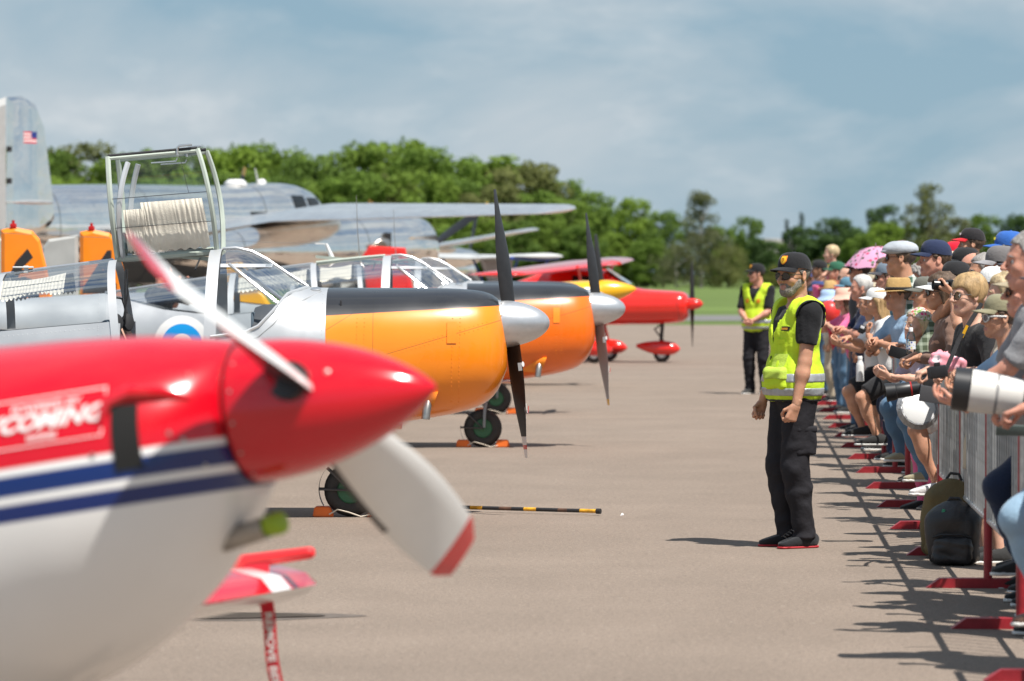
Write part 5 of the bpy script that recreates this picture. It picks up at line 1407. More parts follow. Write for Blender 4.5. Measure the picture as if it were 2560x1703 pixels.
class Field:
    def __init__(s, lo, hi, h):
        s.h = h; s.lo = np.asarray(lo, float); n = np.ceil((np.asarray(hi) - s.lo) / h).astype(int) + 1
        s.ax = [s.lo[i] + np.arange(n[i]) * h for i in range(3)]
        s.F = np.full(n, 1.0, np.float32)
    def _sub(s, lo, hi):
        sl = []
        for i in range(3):
            a = int(np.floor((lo[i] - s.lo[i]) / s.h)); b = int(np.ceil((hi[i] - s.lo[i]) / s.h)) + 1
            a = max(a, 0); b = min(b, len(s.ax[i]))
            if a >= b: return None, None
            sl.append(slice(a, b))
        g = [s.ax[i][sl[i]].reshape([-1 if j == i else 1 for j in range(3)]) for i in range(3)]
        return tuple(sl), g
    def _mix(s, sl, d, k, op):
        f = s.F[sl]
        if op == 'u':
            if k > 0: hh = np.maximum(k - np.abs(f - d), 0) / k; s.F[sl] = np.minimum(f, d) - hh * hh * k * .25
            else: s.F[sl] = np.minimum(f, d)
        else:
            d = -d
            if k > 0: hh = np.maximum(k - np.abs(f - d), 0) / k; s.F[sl] = np.maximum(f, d) + hh * hh * k * .25
            else: s.F[sl] = np.maximum(f, d)
    def cap(s, a, b, ra, rb, k=.02, op='u', sq=None):
        a = np.asarray(a, float); b = np.asarray(b, float); r = max(ra, rb) + k + 3 * s.h
        sl, g = s._sub(np.minimum(a, b) - r, np.maximum(a, b) + r)
        if sl is None: return s
        ab = b - a; L = max(ab @ ab, 1e-9)
        p = [g[i] - a[i] for i in range(3)]
        t = np.clip((p[0] * ab[0] + p[1] * ab[1] + p[2] * ab[2]) / L, 0, 1)
        d = np.sqrt(sum((p[i] - t * ab[i]) ** 2 for i in range(3))) - (ra + (rb - ra) * t)
        s._mix(sl, d.astype(np.float32), k, op); return s
    def ell(s, c, r, k=.02, op='u', M=None):
        c = np.asarray(c, float); r = np.asarray(r, float); m = (max(r) if M is not None else r) + k + 3 * s.h
        sl, g = s._sub(c - m, c + m)
        if sl is None: return s
        p = [g[i] - c[i] for i in range(3)]
        if M is not None:
            M = np.asarray(M); p = [M[0, i] * p[0] + M[1, i] * p[1] + M[2, i] * p[2] for i in range(3)]
        k0 = np.sqrt(sum((p[i] / r[i]) ** 2 for i in range(3))); k1 = np.sqrt(sum((p[i] / r[i] ** 2) ** 2 for i in range(3)))
        d = k0 * (k0 - 1) / np.maximum(k1, 1e-6)
        s._mix(sl, d.astype(np.float32), k, op); return s
    def box(s, c, hd, rad=.01, k=.0, op='u', M=None):
        c = np.asarray(c, float); hd = np.asarray(hd, float); m = (np.linalg.norm(hd) if M is not None else hd) + k + 3 * s.h
        sl, g = s._sub(c - m, c + m)
        if sl is None: return s
        p = [g[i] - c[i] for i in range(3)]
        if M is not None:
            M = np.asarray(M); p = [M[0, i] * p[0] + M[1, i] * p[1] + M[2, i] * p[2] for i in range(3)]
        q = [np.abs(p[i]) - (hd[i] - rad) for i in range(3)]
        d = np.sqrt(sum(np.maximum(x, 0) ** 2 for x in q)) + np.minimum(np.maximum(q[0], np.maximum(q[1], q[2])), 0) - rad
        s._mix(sl, d.astype(np.float32), k, op); return s
    def coords(s): return [s.ax[i].reshape([-1 if j == i else 1 for j in range(3)]) for i in range(3)]
    def plane(s, p, n):
        g = s.coords(); n = np.asarray(n, float); n = n / np.linalg.norm(n)
        s.F = np.maximum(s.F, ((g[0] - p[0]) * n[0] + (g[1] - p[1]) * n[1] + (g[2] - p[2]) * n[2]).astype(np.float32)); return s
    def add(s, d): s.F = (s.F + d).astype(np.float32); return s
    def folds(s, amp, freq, seed, zs=1.0):
        g = s.coords(); q = np.random.default_rng(seed); d = 0
        for i in range(4):
            w = q.normal(size=3) * freq * (1 + .6 * i); w[2] *= zs; ph = q.uniform(0, 6.28)
            d = d + np.sin(g[0] * w[0] + g[1] * w[1] + g[2] * w[2] + ph + 1.5 * np.sin(g[2] * freq * .6 + ph)) / (1 + .5 * i)
        return s.add(amp * d)
    def mesh(s):
        F = s.F.copy()
        for i in range(3):
            q = [slice(None)] * 3; q[i] = 0; F[tuple(q)] = np.maximum(F[tuple(q)], s.h * .5); q[i] = -1; F[tuple(q)] = np.maximum(F[tuple(q)], s.h * .5)
        return surfnet(F, s.lo, s.h)

# ---------------------------------------------------------------- head
def head_field(kind='man', h=.006, seed=0):
    g = np.random.default_rng(seed + 11)
    w = {'man': 1.0, 'old': 1.03, 'woman': .95, 'child': .97}[kind]
    fat = g.uniform(-.004, .006)
    F = Field((-.135, -.115, -.235), (.150, .115, .150), h)
    F.ell((-.014, 0, .036), (.097, .077 * w, .088), .0)
    F.ell((.030, 0, -.028), (.060, (.060 + fat) * w, .082), .035)
    ch = {'man': 1, 'old': 1, 'woman': .8, 'child': .72}[kind]
    F.ell((.058, 0, -.093), (.030, .030 * w, .024 * ch), .035)
    for s in (-1, 1):
        F.cap((-.005, s * .050 * w, -.052), (.052, s * .018, -.094), .024 * ch + fat, .022 * ch, .03)
        F.ell((.062, s * .040, -.030), (.020, .024, .022), .025)
        if kind != 'child': F.cap((.084, s * .010, .022), (.070, s * .044, .019), .0095, .0085, .016)
    nl = {'man': 1.0, 'old': 1.12, 'woman': .88, 'child': .68}[kind] * g.uniform(.95, 1.08)
    F.cap((.086, 0, .012), (.088 + .026 * nl, 0, -.030), .0075, .0115, .012)
    for s in (-1, 1): F.ell((.094 + .006 * nl, s * .0125, -.034), (.010, .0085, .0085), .008)
    for s in (-1, 1): F.ell((.090, s * .033, -.002), (.013, .019, .0115), .012, 's')
    for s in (-1, 1): F.cap((.077, s * .021, .0035), (.072, s * .046, .002), .0055, .005, .006)     # upper lid
    lip = .0058 if kind == 'woman' else .0048
    F.cap((.084, -.022, -.0645), (.0945, 0, -.0615), lip * .7, lip, .006); F.cap((.084, .022, -.0645), (.0945, 0, -.0615), lip * .7, lip, .006)
    F.cap((.083, -.020, -.067), (.092, 0, -.0735), lip * .7, lip * 1.1, .006); F.cap((.083, .020, -.067), (.092, 0, -.0735), lip * .7, lip * 1.1, .006)
    F.cap((.086, -.024, -.0672), (.0975, 0, -.0672), .0016, .0022, .004, 's'); F.cap((.086, .024, -.0672), (.0975, 0, -.0672), .0016, .0022, .004, 's')
    if kind == 'old':
        for s in (-1, 1): F.cap((.088, s * .020, -.040), (.072, s * .036, -.070), .003, .003, .008, 's')
    for s in (-1, 1):
        M = np.array(Matrix.Rotation(s * R(18), 3, 'Z') @ Matrix.Rotation(R(-12), 3, 'Y'))
        F.ell((-.010, s * .080 * w, -.006), (.019, .0085, .033), .006, 'u', M)
        F.ell((-.006, s * .089 * w, -.002), (.010, .006, .020), .004, 's', M)
    nk = {'man': 1.0, 'old': 1.02, 'woman': .82, 'child': .78}[kind]
    F.cap((-.020, 0, -.06), (-.045, 0, -.24), .058 * nk, .062 * nk, .03)
    if kind in ('man', 'old'): F.ell((.018, 0, -.155), (.016, .014, .018), .02)
    return F
HEADS = {}
def head_mesh(kind, seed, h=.0062):
    k = (kind, seed, h)
    if k not in HEADS:
        V, Q = head_field(kind, h, seed).mesh()
        c = V[Q].mean(1)
        fm = np.zeros(len(Q), int)
        lips = (c[:, 0] > .078) & (np.abs(c[:, 1]) < .024) & (c[:, 2] < -.0585) & (c[:, 2] > -.079)
        fm[lips] = 1
        HEADS[k] = (V, Q, fm)
    return HEADS[k]
def hl(x, style):
    if style == 'short': return np.interp(x, [-.12, -.05, -.02, .012, .030, .045, .062, .10], [-.075, -.060, -.028, .000, .022, .050, .074, .085])
    if style == 'recede': return np.interp(x, [-.12, -.05, -.02, .012, .030, .045, .10], [-.075, -.060, -.028, .005, .035, .085, .13])
    if style == 'fringe': return np.interp(x, [-.12, -.05, -.02, .012, .035, .050, .066, .10], [-.080, -.070, -.035, -.010, .004, .020, .040, .045])
    return np.interp(x, [-.12, -.02, .012, .03, .05, .10], [-.3, -.12, -.02, .02, .06, .085])
def hair_mesh(style, seed, h=.0075):
    g = np.random.default_rng(seed)
    lo = (-.16, -.13, -.30 if style == 'long' else -.14); F = Field(lo, (.13, .13, .16), h)
    t = {'short': .009, 'recede': .006, 'fringe': .017, 'curly': .028, 'long': .014, 'bob': .018}[style]
    F.ell((-.016, 0, .038), (.097 + t, .077 + t, .088 + t), 0)
    if style in ('long',):
        for s in (-1, 1): F.cap((-.03, s * .070, .0), (-.045, s * .072, -.22), .032, .030, .03)
        F.cap((-.075, 0, 0), (-.085, 0, -.23), .05, .055, .03)
    if style == 'bob':
        for s in (-1, 1): F.cap((-.02, s * .068, .0), (-.02, s * .066, -.07), .030, .028, .03)
        F.cap((-.07, 0, 0), (-.07, 0, -.07), .048, .048, .03)
    gx, gy, gz = F.coords()
    st = 'fringe' if style in ('fringe',) else ('short' if style in ('short', 'curly') else ('recede' if style == 'recede' else 'long'))
    L = hl(gx, st)
    if style == 'recede': L = np.where((gx > -.02) & (gz > .06), np.maximum(L, .20), L)
    F.F = np.maximum(F.F, (L - gz).astype(np.float32) * .8)
    # keep the face open
    if style in ('long', 'bob'):
        F.ell((.085, 0, -.05), (.085, .068, .135), .01, 's')
    am = {'curly': .006, 'short': .0016, 'recede': .0012, 'fringe': .0028, 'long': .003, 'bob': .003}[style]
    w = g.normal(size=(4, 3)) * np.array([90, 120, 35 if style != 'curly' else 110])
    d = sum(np.sin(gx * q[0] + gy * q[1] + gz * q[2] + i) for i, q in enumerate(w))
    F.add(am * d)
    return F.mesh()
HAIRS = {}
def hair_of(style, v):
    if (style, v) not in HAIRS: HAIRS[(style, v)] = hair_mesh(style, v * 7 + 3)
    return HAIRS[(style, v)]

# ---------------------------------------------------------------- hands
HANDC = {}
def hand_mesh(curl, h=.0045, thumb=.0):
    k = (curl, h, thumb)
    if k in HANDC: return HANDC[k]
    F = Field((-.05, -.075, -.11), (.21, .085, .05), h)
    F.cap((-.04, 0, 0), (.015, 0, 0), .026, .023, .0)
    ys = [.030, .010, -.010, -.029]; ln = [.072, .080, .074, .058]
    for i, y in enumerate(ys):
        kx = .092 - abs(y - .01) * .25
        F.cap((.005, y * .55, 0), (kx, y, .003), .0165, .0125, .012)
    for i, y in enumerate(ys):
        p = np.array([.092 - abs(y - .01) * .25, y, .003]); a = 0.0
        c = curl * (1 + .10 * i) + .02 * i
        r = [.0098, .0090, .0082, .0070][0:4]
        rad = .0095 - .0010 * (i == 3)
        for j, fr in enumerate((.46, .31, .23)):
            a += c * (.75 if j == 0 else (1.0 if j == 1 else .7))
            q = p + ln[i] * fr * np.array([math.cos(a), .04 * (1.5 - i) * .3, -math.sin(a)])
            F.cap(p, q, rad * (1 - .08 * j), rad * (1 - .08 * (j + 1)), .0035); p = q
    t0 = np.array([.018, .022, -.006]); t1 = np.array([.050, .047 - thumb * .02, -.016 - curl * .010]); t2 = t1 + np.array([.026, .010 - curl * .014, -.008 - .012 * curl]); t3 = t2 + np.array([.020, .001 - curl * .016, -.006])
    F.cap(t0, t1, .0165, .0115, .012); F.cap(t1, t2, .0108, .0098, .004); F.cap(t2, t3, .0096, .0082, .003)
    HANDC[k] = F.mesh(); return HANDC[k]
def place_hand(side, wrist, fdir, palm, curl=.5, scale=1.0, h=.0045):
    """side +1 left hand, -1 right; fdir = towards the fingers, palm = palm facing direction"""
    V, Q = hand_mesh(curl, h)
    V = V.copy()
    if side > 0: V[:, 1] *= -1; Q = Q[:, ::-1]
    f = Vector(fdir).normalized(); n = (Vector(palm) - f * Vector(palm).dot(f)).normalized() * -1
    y = n.cross(f)
    M = np.array([f, y, n])     # rows: local axes in body space
    return V * scale @ M + np.asarray(wrist), Q

def ik(a, b, l1, l2, hint):
    a = Vector(a); b = Vector(b); d = b - a; L = d.length
    if L > (l1 + l2) * .999: b = a + d * ((l1 + l2) * .999 / L); d = b - a; L = d.length
    x = (l1 * l1 - l2 * l2 + L * L) / (2 * L); hh = math.sqrt(max(l1 * l1 - x * x, 0))
    u = d / L; hv = Vector(hint); hv = (hv - u * hv.dot(u)).normalized()
    return a + u * x + hv * hh, b
def join(parts):
    V = []; Q = []; M = []; b = 0
    for (v, q, m) in parts:
        V.append(np.asarray(v)); Q.append(np.asarray(q) + b); b += len(v)
        M.append(np.full(len(q), m) if np.isscalar(m) else m)
    return np.concatenate(V), np.concatenate(Q), np.concatenate(M)

# ---------------------------------------------------------------- materials for people
def cloth(col, name=None, rough=.88, bump=.35):
    nm = name or 'cloth_%02x%02x%02x' % tuple(int(min(c, 1) * 255) for c in col)
    return mat(nm, col, rough, var=.10, vscale=9, bump=bump, bscale=55, spec=.25, sheen=.15)
def plaid(name, a, b, scale=28):
    if name in _MC: return _MC[name]
    m = bpy.data.materials.new(name); _MC[name] = m; m.use_nodes = True
    nt = m.node_tree; N = nt.nodes; L = nt.links; bs = N['Principled BSDF']; bs.inputs['Roughness'].default_value = .9
    t = N.new('ShaderNodeTexCoord'); cur = None
    for ax in ('X', 'Z'):
        w_ = N.new('ShaderNodeTexWave'); w_.bands_direction = ax; w_.inputs['Scale'].default_value = scale / 6.28; w_.inputs['Distortion'].default_value = .6
        L.new(t.outputs['Object'], w_.inputs['Vector'])
        r = N.new('ShaderNodeMapRange'); r.inputs['From Min'].default_value = .62; r.inputs['From Max'].default_value = .72; r.inputs['To Max'].default_value = .55
        L.new(w_.outputs['Fac'], r.inputs['Value'])
        if cur is None: cur = r.outputs['Result']
        else:
            mm = N.new('ShaderNodeMath'); mm.operation = 'ADD'; mm.use_clamp = True; L.new(cur, mm.inputs[0]); L.new(r.outputs['Result'], mm.inputs[1]); cur = mm.outputs[0]
    mx = N.new('ShaderNodeMixRGB'); mx.inputs['Color1'].default_value = (*a, 1); mx.inputs['Color2'].default_value = (*b, 1)
    L.new(cur, mx.inputs['Fac']); L.new(mx.outputs['Color'], bs.inputs['Base Color'])
    return m
def spots(name, a, cols, scale=30, thr=.32):
    if name in _MC: return _MC[name]
    m = bpy.data.materials.new(name); _MC[name] = m; m.use_nodes = True
    nt = m.node_tree; N = nt.nodes; L = nt.links; bs = N['Principled BSDF']; bs.inputs['Roughness'].default_value = .85
    t = N.new('ShaderNodeTexCoord'); v = N.new('ShaderNodeTexVoronoi'); v.inputs['Scale'].default_value = scale; L.new(t.outputs['Object'], v.inputs['Vector'])
    lt = N.new('ShaderNodeMath'); lt.operation = 'LESS_THAN'; lt.inputs[1].default_value = thr; L.new(v.outputs['Distance'], lt.inputs[0])
    cr = N.new('ShaderNodeValToRGB'); cr.color_ramp.interpolation = 'CONSTANT'
    while len(cr.color_ramp.elements) < len(cols): cr.color_ramp.elements.new(.5)
    for i, c in enumerate(cols): cr.color_ramp.elements[i].position = i / len(cols); cr.color_ramp.elements[i].color = (*c, 1)
    L.new(v.outputs['Color'], cr.inputs['Fac'])
    mx = N.new('ShaderNodeMixRGB'); mx.inputs['Color1'].default_value = (*a, 1); L.new(lt.outputs[0], mx.inputs['Fac']); L.new(cr.outputs['Color'], mx.inputs['Color2'])
    L.new(mx.outputs['Color'], bs.inputs['Base Color']); return m
SKIN = [mat('skin_fair', (.62, .36, .26), .52, var=.12, vscale=22, bump=.15, bscale=160, sss=.12, spec=.35), mat('skin_tan', (.53, .275, .175), .5, var=.13, vscale=22, bump=.15, bscale=160, sss=.12, spec=.35),
        mat('skin_ruddy', (.60, .29, .205), .5, var=.15, vscale=18, bump=.15, bscale=160, sss=.12, spec=.35), mat('skin_brown', (.40, .205, .125), .5, var=.12, vscale=22, bump=.15, bscale=160, sss=.1, spec=.35)]
LIP = mat('lip', (.44, .20, .165), .45, var=.1)
HAIRC = {'grizzle': mat('hair_grizzled', (.22, .195, .17), .65, var=.5, vscale=110, bump=.6, bscale=220), 'brown': mat('hair_brown', (.10, .062, .038), .6, var=.35, vscale=60, bump=.5, bscale=150, stretch=(1, 1, .25)), 'dark': mat('hair_dark', (.03, .022, .018), .55, var=.3, vscale=60, bump=.5, bscale=150, stretch=(1, 1, .25)),
         'grey': mat('hair_grey', (.30, .28, .26), .6, var=.3, vscale=60, bump=.5, bscale=150, stretch=(1, 1, .25)), 'white': mat('hair_white', (.55, .53, .50), .6, var=.2, vscale=60, bump=.5, bscale=150, stretch=(1, 1, .25)),
         'blond': mat('hair_blond', (.40, .26, .12), .55, var=.35, vscale=50, bump=.5, bscale=150, stretch=(1, 1, .25)), 'fair': mat('hair_fair', (.50, .38, .22), .55, var=.3, vscale=50, bump=.5, bscale=150, stretch=(1, 1, .25))}
EYEW = mat('eye_white', (.62, .60, .57), .25); IRIS = mat('eye_dark', (.03, .025, .02), .15)
LENS = mat('dark_lens', (.008, .008, .010), .06, spec=.8); WIRE = mat('black_frame', (.012, .012, .012), .3); CLEAR = glass_mat('spectacle_lens', (.95, .95, .95), 1.2)
SOLE = mat('white_sole', (.68, .67, .64), .7); PHONE = mat('phone_black', (.012, .012, .013), .3)

def head_extras(P, M4, o):
    """hat, hair, glasses as children of person P; M4 = head frame -> person frame"""
    def put(name, v, f, m_, fm=None, smooth=True, sharp=None):
        vv = np.asarray(v, float) @ np.array(M4.to_3x3()).T + np.array(M4.translation)
        return mobj(name, vv, f if isinstance(f, np.ndarray) else [tuple(q) for q in f], m_, P, smooth, fm, sharp)
    hat = o.get('hat'); hc = o.get('hatcol', (.02, .02, .025)); bc = o.get('brimcol', hc)
    if o.get('hair'):
        st, cl = o['hair']; v, q = hair_of(st, o.get('seed', 0) % 3)
        v = v.copy()
        if hat in ('cap', 'bucket', 'straw', 'flat', 'fedora', 'scarf', 'army'):       # tucked under the hat
            hi = v[:, 2] > .03; v[hi] = v[hi] * np.array([.93, .93, .93])
        put('hair', v, q, HAIRC[cl])
    if o.get('beard'):
        F = Field((-.02, -.09, -.15), (.125, .09, -.01), .006)
        F.ell((.0305, 0, -.0285), (.0622, .0625, .0840), 0); F.ell((.0585, 0, -.094), (.0315, .0318, .0255), .03)
        for s in (-1, 1): F.cap((-.002, s * .052, -.045), (.052, s * .02, -.098), .0255, .0235, .03)
        gx, gy, gz = F.coords()
        F.F = np.maximum(F.F, (gz - np.interp(gx, [-.02, .02, .06, .075, .12], [.0, -.02, -.052, -.047, -.040])).astype(np.float32))
        F.ell((.098, 0, -.0665), (.03, .021, .0085), .004, 's')
        F.add(.0016 * (np.sin(gx * 400 + gy * 300) + np.sin(gy * 420 - gz * 380)))
        v, q = F.mesh(); put('beard', v, q, HAIRC[o['beard']])
    if hat:
        hm = o.get('hatmat') or cloth(hc); bm_ = o.get('brimmat') or cloth(bc)
        mb = MB()
        def brim(r0, r1, w0, drop, zb, tilt, thick=.004, mi=0):
            def f(u, v, dz=0):
                a = (u - .5) * 2
                th = a * 1.18
                x0 = .092 * math.cos(th); y0 = .084 * math.sin(th)
                ext = (r1) * max(0, math.cos(a * 1.45)) ** .55 * v
                return Vector((x0 + ext, y0 * (1 + .0 * v), zb - drop * (a * a) * (.35 + .65 * v) - tilt * ext + dz))
            mb.grid(lambda u, v: f(u, v, thick), 15, 7, mi); mb.grid(lambda u, v: f(1 - u, v, 0), 15, 7, mi)
            mb.grid(lambda u, v: f(1 - u, 1, thick * v), 15, 2, mi)
        if hat in ('cap', 'army'):
            def dome(u, v):
                a = 2 * PI * u; e = PI / 2 * v
                hgt = .098 if hat == 'cap' else .075
                r = math.cos(e) ** (.62 if hat == 'cap' else .3)
                x = -.014 + (.108) * r * math.cos(a); y = .091 * r * math.sin(a)
                z = .036 + hgt * math.sin(e) ** .95 + (.012 * math.cos(a) * math.cos(e)) + .0016 * math.sin(a * 6) * math.cos(e)
                return Vector((x, y, z))
            mb.grid(dome, 30, 11, 0, True); mb.lathe([(.008, 0), (.006, .005), (.001, .006)], 8, TM((-.014, 0, .1335 if hat == 'cap' else .11)), 0)
            brim(0, .078, .09, .026, .046, .16, .004, 1)
            put('cap', mb.v, mb.f, [hm, bm_], mb.m, True, 50)
            if o.get('badge'):
                def bpos(qy, qz, off):
                    zz = .088 + qz * .026; en = math.asin(min(1, max(0, (zz - .040) / .098))); r = math.cos(en) ** .62; aa = qy * .27 + .12
                    return (-.014 + (.108 * r + off) * math.cos(aa), (.091 * r + off) * math.sin(aa), zz + off * .6)
                for k, of, m_ in ((1.0, .0035, mat('badge_orange', (.75, .22, .01), .6)), (.80, .0055, mat('badge_gold', (.80, .48, .02), .6))):
                    bb = MB(); bb.grid(lambda u, v: bpos((u - .5) * 2 * k * (1 if v > .45 else (v / .45) ** .6 * .999 + .001), ((v - .5) * 2 - .10 * abs(u - .5) * (v > .9)) * k, of), 9, 11)
                    put('badge', bb.v, bb.f, m_)
                bz = MB(); [bz.box(bpos(qq, 0, .007), (.002, .0025, .016)) for qq in (-.25, .25)]; bz.box(bpos(0, .3, .007), (.002, .014, .0025)); bz.box(bpos(0, -.3, .007), (.002, .010, .0025)); put('badge_emblem', bz.v, bz.f, mat('badge_line', (.5, .14, .01), .6), None, False)
            if o.get('logo'):
                lg = MB(); lg.box((.090, 0, .084), (.014, .04, .018)); put('cap_logo', lg.v, lg.f, cloth(o['logo']), None, False)
        elif hat == 'visor':
            mb.lathe([(.097, 0), (.099, .0), (.098, .032), (.095, .032)], 30, TM((-.014, 0, .036)), 0, 1.08, .92)
            brim(0, .085, .09, .030, .046, .16, .004, 1); put('visor', mb.v, mb.f, [hm, bm_], mb.m, True, 50)
        elif hat == 'bucket':
            pr = [(.150, -.012), (.138, .004), (.100, .040), (.098, .060), (.090, .118), (.070, .132), (.01, .134)]
            vv = MB(); vv.lathe(pr, 36, TM((-.012, 0, .012)), 0, 1.06, .94)
            vv.v = [(x, y, z + .006 * math.sin(5 * math.atan2(y, x)) * (1 if z < .03 else 0)) for (x, y, z) in vv.v]
            put('sun_hat', vv.v, vv.f, hm, None, True, 60)
        elif hat in ('straw', 'fedora'):
            wd = 1.0 if hat == 'straw' else .92
            pr = [(.190 * wd, .004), (.185 * wd, .010), (.140, .006), (.104, .012), (.103, .020), (.100, .050), (.090, .110), (.078, .124), (.045, .122), (.01, .110)]
            vv = MB(); vv.lathe(pr, 44, TM((-.012, 0, .026)), 0, 1.1, .92)
            vv.v = [(x, y * (1 - .18 * max(0, (z - .1)) / .05 * (x > 0)), z + .010 * (y / .17) ** 2 * (1 if abs(y) > .1 else 0)) for (x, y, z) in vv.v]
            put('straw_hat', vv.v, vv.f, hm, None, True, 60)
            if o.get('band'):
                b2 = MB(); b2.lathe([(.1045, 0), (.1065, 0), (.1045, .026), (.1025, .026)], 44, TM((-.012, 0, .044)), 0, 1.1, .92); put('hat_band', b2.v, b2.f, cloth(o['band']))
        elif hat == 'flat':
            F = Field((-.15, -.12, -.01), (.15, .12, .15), .0075)
            F.ell((-.012, 0, .060), (.118, .100, .062), 0); F.ell((.05, 0, .060), (.075, .085, .038), .03); F.plane((0, 0, .032), (-.10, 0, -1)); F.add(.0016 * np.sin(F.coords()[0] * 70 + F.coords()[1] * 40))
            F.ell((.09, 0, .042), (.05, .072, .010), .012)
            v, q = F.mesh(); put('flat_cap', v, q, hm)
        elif hat == 'scarf':
            F = Field((-.15, -.12, -.05), (.13, .12, .15), .0075)
            F.ell((-.016, 0, .036), (.108, .088, .100), 0); F.ell((-.11, 0, -.01), (.03, .03, .03), .02); F.plane((.03, 0, .045), (.62, 0, -1)); F.add(.002 * np.sin(F.coords()[0] * 60 + F.coords()[2] * 50))
            v, q = F.mesh(); put('head_scarf', v, q, hm)
    gl = o.get('glasses')
    if gl:
        mb = MB(); lw = .026 if gl != 'goggle' else .028
        for s in (-1, 1):
            n = 18; ring = [Vector((.098 - .010 * abs(math.cos(2 * PI * k / n)) * 0 - .012 * max(0, s * math.cos(2 * PI * k / n)), s * .033 + lw * math.cos(2 * PI * k / n), -.004 + lw * .80 * math.sin(2 * PI * k / n))) for k in range(n)]
            mb.tube(ring + [ring[0]], .0022 if gl != 'goggle' else .005, 5, 0, False)
            mb.add([tuple(p) for p in ring], [tuple(range(n))], 1)
            mb.tube([(.092, s * .056, .004), (.05, s * .079, .006), (-.015, s * .084, .004)], .0022 if gl != 'goggle' else .006, 5, 0)
        mb.tube([(.100, -.012, .0), (.103, 0, .002), (.100, .012, .0)], .0025, 5, 0)
        fr = {'sun': WIRE, 'clear': WIRE, 'goggle': mat('white_frame', (.6, .6, .58), .4), 'brown': WIRE}[gl]
        ln = {'sun': LENS, 'clear': CLEAR, 'goggle': mat('goggle_lens', (.08, .04, .035), .08), 'brown': mat('amber_lens', (.06, .018, .008), .06)}[gl]
        put('glasses', mb.v, mb.f, [fr, ln], mb.m, True, 50)

